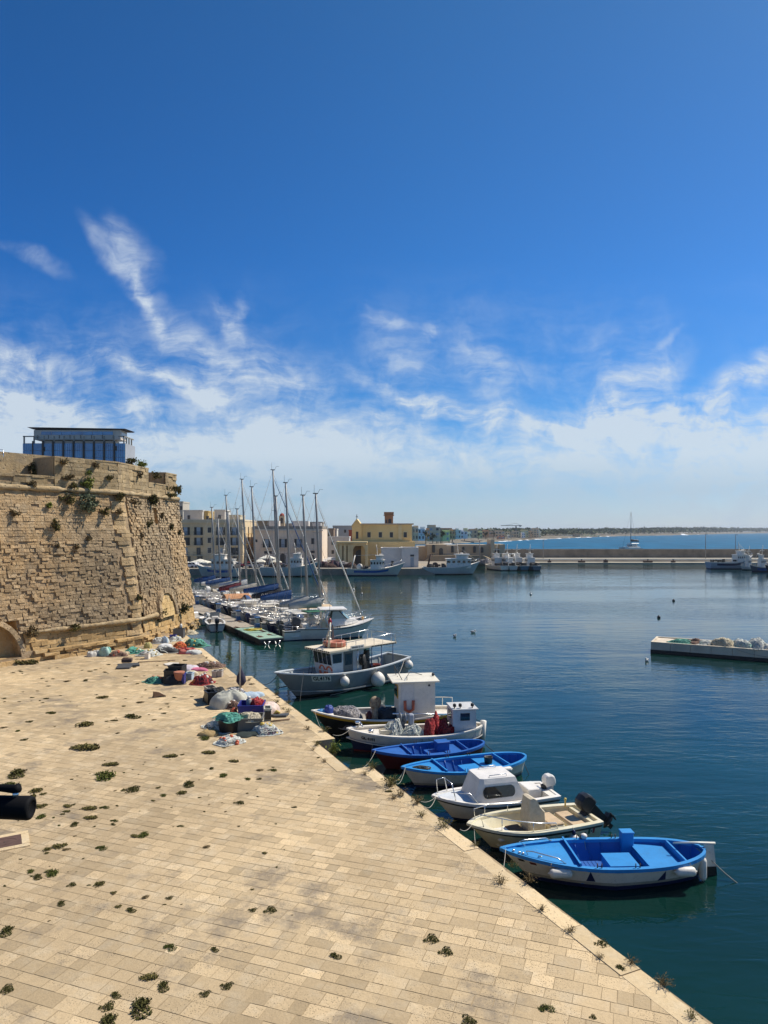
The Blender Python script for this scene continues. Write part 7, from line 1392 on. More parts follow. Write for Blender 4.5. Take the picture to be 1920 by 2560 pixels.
def trawler(lab, ax_, bx_, pyw, pz, B, hullm, band_, houseat, mir=False, gantry=True, zb=None, depth_dir=0.0, houseL=.24):
    a_, b_ = G(ax_, pyw, 0), G(bx_, pyw, 0); b_ = b_ + Vector((0, depth_dir, 0)); d = b_ - a_; L = d.length   # a: stern, b: bow
    o = thing('fishing_trawler', lab, 'fishing boat', (a_ + b_) / 2, math.atan2(-d.y, -d.x), 'fishing boats at the far quay'); zb = zb or pz * 1.5
    h = Hull(L, B, zb, pz, pz * 1.05, rake=L * .12, ws=.75, tm=.5, pb=2.0, ps=2.4, srake=.2, flare=.6, keel=-.6)
    part('hull', lambda m: h.band(m, sh(h), cz(.25), 6), hullm, o); part('bottom_paint', lambda m: h.band(m, cz(.25), cz(-.5), 2), NAVY if band_ else BLACK, o)
    if band_: part('hull_stripe', lambda m: h.band(m, sh(h, -.35), sh(h, -.95), 2, .02, .25, .9), band_, o)
    part('inner_hull', lambda m: h.inner(m, .9, .12), GREYIN, o); part('gunwale', lambda m: h.gunwale(m, .06, .2, .12, .03), WHITE, o); part('foredeck', lambda m: h.deck(m, .02, .34, -.02, .1, .1), WHITE, o)
    hx = houseat * L; hl = houseL * L; w_ = B * .33
    hs = part('wheelhouse', lambda m: (m.box((hx, 0, pz + 1.0), (hl, 2 * w_, 2.4)), m.box((hx - hl * .15, 0, pz + 2.7), (hl * .5, 1.5 * w_, 1.3)), m.box((hx - hl * .15, 0, pz + 3.4), (hl * .62, 1.9 * w_, .15)), m.box((hx, 0, pz + 2.25), (hl * 1.08, 2.2 * w_, .12))), WHITE2, o)
    for k in range(5): part('window', lambda m: [m.box((hx - hl * .42 + k * hl * .21, sd * w_, pz + 1.5), (hl * .12, .06, .6)) for sd in (-1, 1)], GLASS, hs)
    part('mast', lambda m: (m.tube(((hx, 0, pz + 3.4), (hx + .3, 0, pz + 6.2)), [.12, .06], 5), m.box((hx + .1, 0, pz + 4.6), (.2, 2.2, .12)), m.tube(((hx + .2, 0, pz + 5.5), (-L * .45, 0, zb)), .03, 4), m.cbox((hx - .8, .3, pz + 3.7), (.9, .35, .3), .1)), WHITE, o)
    if gantry: part('gantry', lambda m: [m.tube(((L * .42, y, pz - .2), (L * .36, y * .8, pz + 3.4)), .14, 5) for y in (-B * .32, B * .32)] + [m.tube(((L * .36, -B * .27, pz + 3.4), (L * .36, B * .27, pz + 3.4)), .12, 5), m.tube(((L * .36, 0, pz + 3.4), (hx, 0, pz + 3.6)), .05, 4), m.lathe((L * .28, 0, pz + .5), [(.3, -.9), (.8, -.85), (.8, -.7), (.3, -.65), (.3, .65), (.8, .7), (.8, .85), (.3, .9)], 12, 'Y')], RUST if gantry == 1 else WHITE, o)
    part('deck_gear', lambda m: [m.cbox((lerp(hx + hl * .6, L * .4, rt_.random()), rt_.uniform(-.3, .3) * B, pz + .2 + rt_.random() * .4), (rt_.uniform(.4, 1.2), rt_.uniform(.4, 1), rt_.uniform(.4, 1.0)), .08, rt_.random() * 3, rt_.random()) for _ in range(12)], M('deck_gear_dark', (.09, .08, .07), .9, .4, 2, tint=1.2), o)
    part('rail', lambda m: [m.tube([h.p(t, sd, h.zs_(t), -.12) + Vector((0, 0, .8)) for t in (.02, .1, .2, .3, .4)], .03, 4) for sd in (-1, 1)] + [m.tube((h.p(t, sd, h.zs_(t), -.12), h.p(t, sd, h.zs_(t), -.12) + Vector((0, 0, .8))), .025, 4) for sd in (-1, 1) for t in (.02, .1, .2, .3, .4)], STEEL, o); return o
TB = paint('trawler_blue_white', (.58, .57, .53), .5, .3); TB2 = paint('trawler_pale_blue', (.48, .53, .53), .5, .4)
trawler('white trawler with dark blue side band and raised stern gantry before the church', 867, 1012, 1439, 1.75, 5.0, TB, BLUE2, -.03, gantry=2, zb=3.4)
trawler('long pale blue-white trawler with row of windows moored past the white annex', 1057, 1200, 1436, 1.9, 5.0, TB2, None, -.12, gantry=1, zb=3.5, houseL=.42)
trawler('blue and white passenger-like fishing boat behind the masts by the palace', 600, 492, 1443, 2.2, 5.0, TB, BLUE2, .12, gantry=0, zb=3.2, houseL=.5)
trawler('pale blue hulled trawler behind the tallest yacht masts', 652, 797, 1441, 2.3, 5.4, TB2, None, -.10, gantry=1, zb=3.8)
for ax_, bx_, pyw, dd, hm, lab in ((1262, 1228, 1427, 14, WHITE, 'white fishing boat lying bow-in at the corner by the fort'), (1284, 1262, 1427, 12, TB, 'blue-white fishing boat stern-on, second from the fort corner'), (1312, 1298, 1427, 11, paint('hull_teal', (.05, .14, .2)), 'teal and white fishing boat stern-on, third from the fort corner'), (1343, 1326, 1427, 9, paint('hull_slate', (.10, .14, .18)), 'small slate blue fishing boat at the end of the row by the fort')): trawler(lab, ax_, bx_, pyw, 1.35, 3.6, hm, None, (.1, -.05, .12, -.12)[dd % 4], gantry=2 if 'second' in lab else 0, depth_dir=dd, houseL=(.3, .2, .16, .24)[dd % 4])
trawler('blue-grey motor yacht with high bow moored at the breakwater', 1770, 1882, 1422, 2.0, 5.6, paint('yacht_bluegrey', (.36, .42, .50), .4), NAVY, -.20, gantry=0, zb=4.2, houseL=.2)
trawler('small white and blue boat beside the blue-grey yacht', 1884, 1852, 1425, .9, 2.6, TB, None, .1, gantry=0); trawler('dark blue boat with teal cover second beyond the blue-grey yacht', 1925, 1874, 1429, 1.3, 3.2, paint('hull_slate', (.1, .14, .18)), BLUE2, .1, gantry=0); trawler('black boat cut off by the picture border', 1975, 1912, 1433, 1.6, 4.0, BLACK, None, .1, gantry=0)
rg = random.Random(9)
for k, (px, py, d, rx, h_) in enumerate([(804, 1418, 192, 2.2, 1.4), (822, 1420, 190, 2.8, 1.2), (838, 1417, 191, 2.0, 1.8), (856, 1419, 191, 2.4, 1.6), (876, 1421, 189, 1.8, 1.2), (1130, 1415, 195, 2.5, 1.0), (1215, 1412, 214, 2.2, 1.3), (700, 1419, 190, 2.4, 1.2), (725, 1420, 189, 2.0, 1.0)]):
    p = A(px, py, d); p.z = 1.62; heap('net_heap', ['dark net heap at the street end of the far quay', 'broad dark net heap on the far quay edge', 'tall dark net heap before the portico', 'dark net heap beside the portico columns', 'low brown net heap under the church wall', 'low net heap behind the long pale trawler', 'net heap before the stone fort', 'dark net heap behind the pale blue trawler', 'low net heap by the pale blue trawler bow'][k], 'net', p, rx, 1.4, h_, [NETK, NETB, NETK, NETGR, NETB, NETBG, NETGR, NETK, NETB][k], 'net', group='net heaps on the far quay')
# --- catamaran at sea
p = A(1577, HY, 420); o = thing('catamaran', 'white sailing catamaran anchored beyond the breakwater', 'sailing boat', (p.x, p.y, 0), R(20))
for y in (-2.8, 2.8): part('hull', lambda m: m.add([(x, y + yy, z) for x, w_, z0_, z1_ in ((-6.5, .1, .3, 1.8), (-3, .8, -.3, 1.7), (3, .9, -.3, 1.7), (6.5, .7, .1, 1.2)) for yy, z in ((-w_, z1_), (-w_ * .6, z0_), (w_ * .6, z0_), (w_, z1_))], [[i * 4 + j, i * 4 + (j + 1) % 4, (i + 1) * 4 + (j + 1) % 4, (i + 1) * 4 + j] for i in range(3) for j in range(4)] + [[0, 1, 2, 3], [12, 15, 14, 13]]), WHITE2, o)
part('deckhouse', lambda m: (m.box((.5, 0, 1.8), (8, 5.5, .6)), m.cbox((1, 0, 2.9), (5, 4.4, 1.7), .5), m.cbox((1.5, 0, 4.1), (5.5, 4.6, .25), .1)), WHITE2, o); part('window', lambda m: m.cbox((.95, 0, 3.0), (5.1, 4.5, .7), .3), GLASS, o)
zt = Z(1279, 420); part('mast', lambda m: m.tube(((0, 0, 3), (.2, 0, zt)), [.22, .14], 6), WIRE, o); part('sail_cover', lambda m: (boom_cover(m, (0, 0, 5.6), (6, 0, 5.3), .5, 2)), SAILC['black'], o); part('bimini', lambda m: m.cbox((2.5, 0, 6.2), (3.5, 3.5, .2), .08), SAILC['beige'], o); part('rigging', lambda m: [m.tube(((.2, 0, zt), q), .05, 4) for q in ((-6, 0, 1.8), (2, -3, 1.8), (2, 3, 1.8))], WIRE, o)
# --- small things afloat
def floatie(px, py, lab, kind):
    p = G(px, py, .0); o = thing('seagull' if kind == 'gull' else 'mooring_buoy', lab, 'gull' if kind == 'gull' else 'buoy', p, random.random() * 6)
    if kind == 'gull': part('body', lambda m: m.ball((0, 0, .10), .2, 8, (1.3, .7, .7)), WHITE, o); part('head', lambda m: m.ball((-.22, 0, .26), .085, 6), WHITE, o); part('wings', lambda m: m.ball((.08, 0, .16), .2, 8, (1.3, .75, .45)), M('gull_grey', (.3, .3, .31), .8), o)
    else: part('ball', lambda m: m.ball((0, 0, .1), .22, 8), FEND if kind == 'white' else RUBBER, o); part('eye', lambda m: m.lathe((0, 0, .3), [(.05, 0), (.05, .1)], 6), RUST, o)
for q in [(1617, 1653, 'white gull floating before the loaded concrete pontoon', 'gull'), (1327, 1487, 'small white buoy alone in mid harbour', 'white'), (1647, 1545, 'dark buoy above the concrete pontoon', 'dark'), (1684, 1503, 'dark buoy farther out above the concrete pontoon', 'dark'), (1137, 1592, 'white gull on the water beyond the grey fishing boat canopy', 'gull'), (1183, 1582, 'pale gull on the water farther out than the other', 'gull'), (884, 1475, 'white buoy in the harbour past the yacht bows', 'white'), (905, 1486, 'white gull near the yacht bows', 'gull')]: floatie(*q)
for i, px in enumerate((1372, 1452, 1512, 1617, 1680)): 
    p = A(px, HY, 249); o = thing('rock_block', 'dark mooring block on the breakwater apron, number %d along it' % (i + 1) if False else ['small dark block', 'wide dark block', 'tall dark block', 'long dark block', 'last dark block'][i] + ' on the edge of the breakwater apron', 'block', (p.x, 248, .42), 0, 'mooring blocks on the apron'); part('stone', lambda m: m.cbox((0, 0, .35), ((1.2, 2.4, 1.4, 3.2, 1.4)[i], 1, (.6, .6, 1.1, .6, .6)[i]), .1), RUST, o); part('bollard', lambda m: m.lathe((0, 0, .6), [(.2, 0), (.2, .3), (.3, .35), (.3, .45)], 8), RUST, o)
# --- concrete pontoon with nets
qa, qb, qc = G(1627, 1606, .95), G(1920, 1627, .95), G(1639, 1593.5, .95); qd = (qb - qa).normalized(); qn = Vector((-qd.y, qd.x, 0)); W_ = abs((qc - qa).dot(qn)) + .3
cpn = thing('concrete_pontoon', 'pale concrete floating pontoon carrying heaps of fishing nets', 'pontoon', qa, math.atan2(qd.y, qd.x)); cpn.location.z = 0
for k in range(7): part('float_section', lambda m: (m.cbox((k * 1.72 + .85, W_ / 2, .56), (1.70, W_, .74), .03), m.box((k * 1.72 + .85, W_ / 2, .05), (1.72, W_ - .1, .5), 0, 0)), M('pontoon_concrete', (.66, .56, .42), .9, .25, .8, .01), cpn)
part('kerb', lambda m: (m.box((6.0, .1, .97), (12, .2, .10)), m.box((6.0, W_ - .1, .97), (12, .2, .1)), m.box((.1, W_ / 2, .97), (.2, W_ - .4, .1))), M('pontoon_concrete', (.5, .45, .36)), cpn); part('waterline_band', lambda m: m.box((6.02, W_ / 2, .12), (12.1, W_ + .04, .34)), DARKW, cpn)
def oncp(x, y): return Vector((qa.x, qa.y, .96)) + qd * x + qn * y
for x, y, rx, ry, h_, mt_, st_, lab in [(2.6, 1.2, .9, .7, .30, netmat('net_teal', (.06, .20, .20)), LINEG, 'low teal net on the concrete pontoon'), (3.7, 1.1, .5, .35, .18, NETO, LINEB, 'small orange net beside the teal one'), (3.75, 1.7, .45, .4, .35, NETK, LINEB, 'small dark net bundle behind the orange one'), (4.7, 1.3, .9, .6, .3, NETT, LINEW, 'flat pale green and red net'), (6.0, 1.3, 1.1, .95, .62, NETC, LINEC, 'first big cream net heap on the concrete pontoon'), (7.6, 1.3, 1.0, .95, .6, netmat('net_mint', (.36, .62, .52), (.24, .46, .38)), LINEW, 'turquoise net heap in the middle of the concrete pontoon'), (8.8, 1.4, 1.0, .95, .7, netmat('net_white', (.72, .72, .66), (.55, .55, .50)), LINEW, 'tallest whitish net heap on the concrete pontoon'), (9.8, 1.0, .7, .6, .35, netmat('net_pinkish', (.55, .36, .28)), LINEW, 'low pinkish net between the whitish heaps'), (10.9, 1.3, 1.0, .9, .55, NETGR, LINEC, 'grey-beige net heap at the picture edge')]:
    heap('net_heap', lab, 'net', oncp(x, y), rx, ry, h_, mt_, 'net', st_, 70, 0, .022, 'nets on the concrete pontoon')
p_ = MB(); p_.tube(sag(oncp(7.2, -.02) - Vector((0, 0, .1)), oncp(12.5, -.1) - Vector((0, 0, .3)), .35, 12), .025, 4); tag(p_.build('mooring_rope', ROPE), 'slack rope hanging along the concrete pontoon side', 'rope')
# ---------------------------------------------------------------- nets, crates and rags on the quay (zoom coordinates of the photo)
def zq(x, y): return 180 + x * .3496, 1560 + y * .3496
def lay(x0, x1, y0, y1):
    """photo extent of something lying on the quay -> ground centre, half width, half depth, height"""
    (xa, ya), (xb, yb) = zq(x0, y0), zq(x1, y1); f = G((xa + xb) / 2, yb); D = f.y; w = (xb - xa) * D / F; dep = min(.75 * w, max(.35, .8 * w)); hh = (yb - ya) * D / F
    dep = min(dep, hh * 2.2 * D / 10); h_ = max(.14, hh - dep * 10 / D * .75); return Vector((f.x, D + dep / 2, Q)), w / 2, dep / 2, h_
CL = lambda n, c: M('cloth_' + n, c, .85, .25, 2.5, .02, 6, col2=tuple(q * .7 for q in c))
ITEMS = [ # name, label, category, extent, material, style, strand
 ('sack', 'white net sack at the castle foot, the one farthest from the water', 'sack', (95, 160, 190, 236), CL('offwhite', (.60, .57, .50)), 'bag', None), ('sack', 'pale sack leaning between the white sack and the mint one', 'sack', (140, 195, 182, 228), CL('greywhite', (.48, .48, .44)), 'bag', None),
 ('sack', 'tall mint green sack at the castle foot', 'sack', (185, 262, 158, 232), CL('mint', (.36, .52, .44)), 'bag', None), ('sack', 'small turquoise sack tucked behind the tall mint one', 'sack', (236, 272, 160, 205), CL('aqua', (.22, .55, .47)), 'bag', None), ('net_heap', 'dark folded net with brown patch next to the mint sack', 'net', (265, 355, 182, 234), NETK, 'net', LINEB),
 ('sack', 'beige crumpled bag between dark net and turquoise net', 'sack', (352, 402, 188, 220), CL('beige', (.55, .43, .28)), 'cloth', None), ('net_heap', 'turquoise net heap spread at the castle foot', 'net', (370, 480, 155, 212), NETT, 'net', LINEG), ('net_heap', 'blue tinted net lying against the turquoise heap', 'net', (448, 516, 178, 214), netmat('net_blue', (.10, .25, .38)), 'net', LINEG),
 ('rope_heap', 'tangle of white rope with a plastic tub before the rag pile', 'rope', (482, 600, 172, 232), NETC, 'net', LINEW), ('rag_pile', 'yellow and grey rags at the wall end of the pile', 'cloth', (515, 560, 115, 175), CL('yellow', (.5, .42, .16)), 'cloth', None), ('bag', 'pale bags heaped highest by the castle corner', 'bag', (575, 680, 80, 140), CL('offwhite', (.6, .57, .5)), 'cloth', LINEW),
 ('bag', 'light blue bag within the rag pile', 'bag', (640, 680, 85, 140), CL('paleblue', (.40, .50, .58)), 'bag', None), ('net_heap', 'pinkish white net draped beside the grey bin', 'net', (690, 770, 74, 124), netmat('net_pink', (.56, .46, .42)), 'net', LINEW), ('rag_pile', 'black and white tarpaulins crumpled together', 'tarp', (578, 735, 152, 208), CL('blackwhite', (.05, .05, .05)), 'cloth', LINEW),
 ('rag_pile', 'white plastic sheets in the middle of the rag pile', 'sheet', (605, 705, 130, 170), CL('white', (.68, .67, .64)), 'cloth', None), ('net_heap', 'cream and orange nets beside the red sheet', 'net', (720, 805, 120, 172), NETBG, 'net', LINEO), ('net_heap', 'dark green net heap at the kerb by the castle', 'net', (808, 935, 90, 168), NETG, 'net', LINEG),
 ('sheet', 'salmon red sheet spread toward the quay edge', 'sheet', (740, 880, 158, 212), CL('salmon', (.58, .16, .12)), 'cloth', LINER), ('sheet', 'greyish white domed cover on the red sheet', 'cover', (812, 912, 180, 218), CL('domegrey', (.60, .60, .55)), 'bag', None), ('rope_heap', 'pale coiled rope at the castle corner', 'rope', (795, 880, 38, 76), NETC, 'net', LINEC),
 ('net_heap', 'dark teal green net at the end of the second pile', 'net', (528, 645, 362, 424), netmat('net_darkteal', (.02, .13, .10)), 'net', LINEG), ('sheet', 'lilac white fabric on top of the second pile', 'cloth', (766, 890, 280, 335), CL('lilac', (.58, .52, .55)), 'cloth', None), ('sheet', 'bright pink fabric draped over the second pile', 'cloth', (840, 946, 302, 340), CL('pink', (.62, .16, .26)), 'cloth', None),
 ('sheet', 'cream tarp over the crates of the second pile', 'tarp', (772, 878, 318, 378), CL('cream', (.62, .53, .36)), 'cloth', None), ('net_heap', 'round dark multicoloured net bundle of the second pile', 'net', (858, 985, 328, 436), NETK, 'net', LINER), ('net_heap', 'ochre net at the base of the dark bundle', 'net', (855, 905, 392, 436), netmat('net_ochre', (.35, .20, .04)), 'net', LINEO), ('rag_pile', 'black crumpled crates and tarps of the second pile', 'tarp', (628, 800, 332, 432), CL('black', (.018, .019, .018)), 'cloth', DROPE),
 ('net_heap', 'flat dry brown net spread near the kerb', 'net', (895, 1050, 258, 318), netmat('net_dry', (.30, .22, .11)), 'net', LINEB),
 ('tarp', 'black tarpaulin draped over the crates of the third pile', 'tarp', (935, 1098, 412, 560), CL('black', (.018, .019, .018)), 'cloth', None), ('tarp', 'big grey-green tarpaulin of the third pile', 'tarp', (985, 1212, 430, 604), CL('tarpgrey', (.47, .46, .38)), 'cloth', None), ('rope_heap', 'grey ropes and canvas on the back of the third pile', 'rope', (1088, 1225, 436, 530), NETGR, 'net', M('line_grey', (.4, .38, .38))),
 ('sheet', 'pale blue sheets behind the orange net', 'sheet', (1200, 1345, 470, 535), CL('paleblue', (.4, .5, .58)), 'cloth', None), ('net_heap', 'dark brown net ball under the grey tarpaulin', 'net', (1064, 1182, 526, 610), NETB, 'net', LINEB), ('net_heap', 'bright orange net strung across the third pile', 'net', (1118, 1325, 510, 592), NETO, 'net', LINEO),
 ('sheet', 'large pinkish white cloth covering a mound by the blue crate', 'cloth', (1275, 1465, 526, 660), CL('pinkwhite', (.66, .52, .44)), 'cloth', None), ('rag', 'small bright red cloth at the foot of the pinkish mound', 'cloth', (1450, 1482, 620, 658), NETRED, 'net', LINER), ('net_heap', 'reddish brown net beside the blue crate', 'net', (1122, 1182, 585, 668), NETR, 'net', LINEB),
 ('net_heap', 'beige nets with white floats beside the round bin', 'net', (950, 1155, 660, 770), NETBG, 'net', LINEW), ('net_heap', 'ochre canvas bundle at the outer corner of the nearest pile', 'bundle', (895, 1035, 742, 806), CL('ochre', (.38, .26, .11)), 'cloth', None), ('net_heap', 'pale blue and magenta net heap near the grey tub', 'net', (1285, 1460, 688, 795), NETBL, 'net', LINEW),
 ('net_heap', 'clear nylon net tangle in front of the round bin', 'net', (1035, 1185, 782, 868), netmat('net_clear', (.58, .54, .46)), 'net', LINEW), ('sheet', 'black plastic sheet under the grey tub', 'sheet', (1165, 1325, 762, 812), CL('blackgreen', (.018, .03, .026)), 'cloth', None)]
for nm, lab, cat, ex, mt, st, sd_ in ITEMS:
    pos, rx, ry, h_ = lay(*ex); ho_ = heap(nm, lab, cat, pos, rx * 1.14, ry * 1.2, h_ * (.72 if st != 'bag' else .9), mt, st, sd_, 60 if st == 'net' else 16, 0, .03 if pos.y > 50 else .018, 'fishing gear heaps on the quay')
    if st == 'net' and pos.y < 66:
        fr = random.Random(int(pos.x * 100)); fm = MB()
        for _ in range(9): a_, q_ = fr.uniform(0, 6.28), fr.uniform(.2, 1.05); fm.ball((math.cos(a_) * rx * 1.1 * q_, math.sin(a_) * ry * 1.15 * q_, max(.05, h_ * .72 * (1 - q_ ** 2.5) + .05)), .075, 5, (1.3, 1, 1))
        fo = fm.build('floats', fr.choice((FEND, ORANGE, M('float_yellow', (.6, .42, .08), .6), FEND)), ho_)
def crate(x0, x1, yb, h_, dep, mat, lab, rz=0.0, cat='crate', nm='crate', fill=None, rim=None, open_=True, w=None, zoff=0.0):
    (xa, ya), (xb, _) = zq(x0, yb), zq(x1, yb); f = G((xa + xb) / 2, ya); ww = w or (xb - xa) * f.y / F; o = thing(nm, lab, cat, (f.x, f.y + dep / 2, Q + zoff), rz); t_ = .035
    def body(m):
        m.box((0, 0, .03), (ww, dep, .05))
        for sx in (-1, 1): m.box((sx * (ww / 2 - t_ / 2), 0, h_ / 2 + .03), (t_, dep, h_ - .06))
        for sy in (-1, 1): m.box((0, sy * (dep / 2 - t_ / 2), h_ / 2 + .03), (ww - 2 * t_, t_, h_ - .06))
    part('body', body, mat, o); part('rim', lambda m: [m.box((sx * ww / 2, 0, h_), (.07, dep + .07, .05)) for sx in (-1, 1)] + [m.box((0, sy * dep / 2, h_ + .002), (ww - .07, .07, .05)) for sy in (-1, 1)], rim or mat, o)
    if fill: part('contents', lambda m: heap_mesh(m, ww * .44, dep * .44, .22, int(x0), 'net', 14), fill, o).location = (0, 0, h_ - .12)
    return o, ww
BC = paint('crate_blue', (.015, .02, .20), .45, .3); GT = paint('tub_grey', (.15, .145, .125), .7, .5)
o, ww = crate(1182, 1358, 684, .72, 1.25, BC, 'big dark blue fish crate with red net inside', .06, rim=BC); fb = heap('net_heap', 'bright red net bunched inside the blue crate', 'net', o.location + Vector((ww * .22, .05, .50)), ww * .27, .5, .45, NETRED, 'net', LINER, 40); cn_ = thing('canister', 'white capped grey canister inside the blue crate', 'canister', o.location + Vector((-ww * .12, 0, .72))); part('shell', lambda m: m.lathe((0, 0, 0), [(.14, -.7), (.15, .2), (.08, .26)], 10), GREY, cn_); part('cap', lambda m: m.lathe((0, 0, .26), [(.09, 0), (.09, .1)], 10), WHITE, cn_)
o, ww = crate(1172, 1352, 770, .62, 1.15, GT, 'grey fish tub with cream net at the front of the nearest pile', .10, 'tub', 'fish_tub'); heap('net_heap', 'cream net filling the grey fish tub', 'net', o.location + Vector((0, 0, .46)), ww * .46, .54, .30, NETC, 'bag', LINEC, 50, .1)
o, ww = crate(1368, 1415, 694, .62, .7, CL('tarpgrey', (.47, .46, .38)), 'pale crate beside the blue crate', .2); part('dark_panel', lambda m: m.box((0, -.36, .3), (ww * .9, .03, .45)), BLACK, o)
f = G(*zq(1106, 786)); o = thing('round_bin', 'black round bin topped with turquoise net', 'bin', f + Vector((0, .5, 0))); part('shell', lambda m: m.lathe((0, 0, 0), [(.48, 0), (.53, .58), (.55, .64), (.48, .64)], 18), RUBBER, o)
heap('net_heap', 'turquoise net mounded on top of the round black bin', 'net', o.location + Vector((0, 0, .60)), .60, .58, .26, NETT, 'bag', LINEG, 60)
crate(722, 795, 100, .8, .7, paint('bin_grey', (.10, .10, .105)), 'dark grey bin by the castle corner with a white bottle on top', 0, 'bin', 'bin'); crate(697, 736, 122, .5, .5, BC, 'blue tub half buried in the rags by the castle'); crate(518, 546, 252, .45, .5, WHITE, 'white plastic tub standing before the white rope tangle', 0, 'tub', 'tub')
bo = thing('bottle', 'white plastic bottle on the dark grey bin', 'bottle', G(*zq(770, 98)) + Vector((0, .4, .82))); part('shell', lambda m: m.lathe((0, 0, 0), [(.14, 0), (.14, .35), (.05, .45)], 8), WHITE, bo); part('cap', lambda m: m.lathe((0, 0, .45), [(.055, 0), (.055, .08)], 8), RUBBER, bo)
f = G(*zq(725, 102)) ; 
crate(738, 798, 432, .62, .6, BC, 'blue crate at the foot of the black tarps', .1); pt_ = thing('pot', 'orange terracotta pot in front of the second pile', 'pot', G(*zq(766, 428))); part('shell', lambda m: m.lathe((0, 0, 0), [(.2, 0), (.34, .7), (.38, .8), (.3, .8)], 12), M('terracotta', (.42, .16, .09), .8), pt_); part('soil', lambda m: m.lathe((0, 0, .74), [(.29, 0), (.28, .02)], 10), BROWNW, pt_)
crate(806, 858, 402, .45, .5, CL('paleblue', (.4, .5, .58)), 'pale blue box in the second pile', -.1, 'box', 'box'); crate(1000, 1030, 384, .42, .55, paint('crate_palegrey', (.46, .40, .34)), 'small grey crate near the kerb, farther from the water'); crate(1036, 1070, 381, .42, .55, paint('crate_palegrey', (.46, .40, .34)), 'small grey crate near the kerb, closer to the water'); crate(650, 735, 425, .8, .9, BLACK, 'black crate at the front of the second pile', .15); crate(690, 790, 412, 1.0, .9, BLACK, 'black crate stacked in the second pile behind another', -.1)
for dy, z_, lb_ in ((545, .0, 'black slatted crate tipped at the foot of the third pile'), (580, 0, 'grey wooden box showing under the black tarpaulin')): crate(945, 1010, dy, .7, .8, BLACK if dy > 560 else PLANK, lb_, .5)
def flat(nm, lab, cat, pts_, th, mat, zoff=.012):
    P = [G(*zq(*p), Q) for p in pts_]; c = sum(P, Vector()) / len(P); m = MB(); m.prism([(p.x - c.x, p.y - c.y) for p in P][::-1], 0, th); o = m.build(nm, mat, None, (c.x, c.y, Q + zoff)); return tag(o, lab, cat)
flat('rubber_mat', 'dark grey rubber mat lying alone on the paving', 'mat', [(316, 325), (330, 300), (365, 290), (480, 287), (484, 303), (432, 306), (410, 322)], .10, paint('mat_dark', (.06, .065, .07), .6))
cb_ = thing('block', 'small rusty block resting on the dark grey mat', 'block', G(*zq(383, 290)) + Vector((0, .3, .12))); part('body', lambda m: m.cbox((0, 0, .15), (.75, .5, .3), .04, .2), RUST, cb_); part('lip', lambda m: m.cbox((-.1, 0, .33), (.4, .3, .06), .02, .2), BROWNW, cb_)
flat('board', 'white pointed board lying on the paving', 'board', [(655, 290), (700, 281), (765, 283), (765, 292), (715, 300), (670, 298)], .06, WHITE)
flat('tray', 'flat dark tray at the edge of the pinkish mound', 'tray', [(1418, 660), (1470, 655), (1552, 650), (1530, 668), (1450, 670)], .10, paint('mat_dark', (.06, .065, .07)))
def pole(nm, lab, a, b, r, mat, za=.06, zb=.06):
    m = MB(); m.tube((G(*zq(*a)) + Vector((0, 0, za)), G(*zq(*b)) + Vector((0, 0, zb))), r, 6); return tag(m.build(nm, mat), lab, 'pole')
pole('pole', 'thin wooden pole lying on the paving beside the dark tray', (1420, 704), (1556, 688), .04, BROWNW); pole('pole', 'long thin stick lying near the white board', (470, 279), (740, 264), .03, BROWNW)
p0 = G(*zq(1188, 588)) + Vector((0, .5, 0)); m = MB(); m.tube((p0, p0 + Vector((0, 0, 3.6))), .045, 6); tag(m.build('upright_pole', PLANK), 'thin upright pole standing in the orange net', 'pole')
p0 = G(*zq(1205, 455)) + Vector((0, .2, 0)); fl_ = thing('marker_flag', 'furled dark marker flag on a short stick behind the third pile', 'flag', p0); part('cloth', lambda m: m.lathe((0, 0, .1), [(.15, 0), (.32, .25), (.28, .6), (.10, .95), (.03, 1.1)], 8), CL('navyflag', (.02, .02, .05)), fl_); part('stick', lambda m: m.tube(((0, 0, 0), (0, 0, 1.3)), .03, 5), BROWNW, fl_)
p0 = G(*zq(617, 522)); sh_ = thing('shoe', 'single dark brown shoe lying alone on the paving', 'shoe', p0, .5); part('upper', lambda m: m.hexa([(-.3, -.12, .05), (.4, -.1, .05), (.4, .1, .05), (-.3, .12, .05), (-.28, -.1, .36), (.05, -.06, .28), (.05, .06, .28), (-.28, .1, .36)]), BROWNW, sh_); part('sole', lambda m: m.box((.05, 0, .028), (.75, .26, .05)), RUBBER, sh_)
# drain cover
D0 = [G(-90, 2114), G(48, 2088), G(58, 2111), G(-80, 2140)]; D0[3] = D0[0] + (D0[2] - D0[1])
dc_ = sum(D0, Vector()) / 4; ux = (D0[1] - D0[0]).normalized(); uy = (D0[2] - D0[1]).normalized() * -1; wd_, hd_ = (D0[1] - D0[0]).length, (D0[2] - D0[1]).length
dv = thing('drain_cover', 'rusty brown manhole plate set in a pale stone frame', 'drain cover', (dc_.x, dc_.y, Q), math.atan2(ux.y, ux.x))
part('plate', lambda m: m.cbox((0, 0, .018), (wd_, hd_, .03), .008), M('plate_brown', (.115, .062, .045), .75, .3, 4), dv); part('pick_hole', lambda m: m.lathe((.3, 0, .031), [(.03, 0), (.03, .005)], 8), BLACK, dv); part('plate_emblem', lambda m: m.tube([(.1 + .55 * math.cos(a), .26 * math.sin(a), .034) for a in [i * .3 for i in range(22)]], .008, 4), RUST, dv)
part('stone_frame', lambda m: (m.box((0, hd_ / 2 + .12, .012), (wd_ + .45, .22, .03)), m.box((0, -hd_ / 2 - .12, .012), (wd_ + .45, .22, .03)), m.box((wd_ / 2 + .12, 0, .012), (.22, hd_ - .01, .03))), KERB, dv)
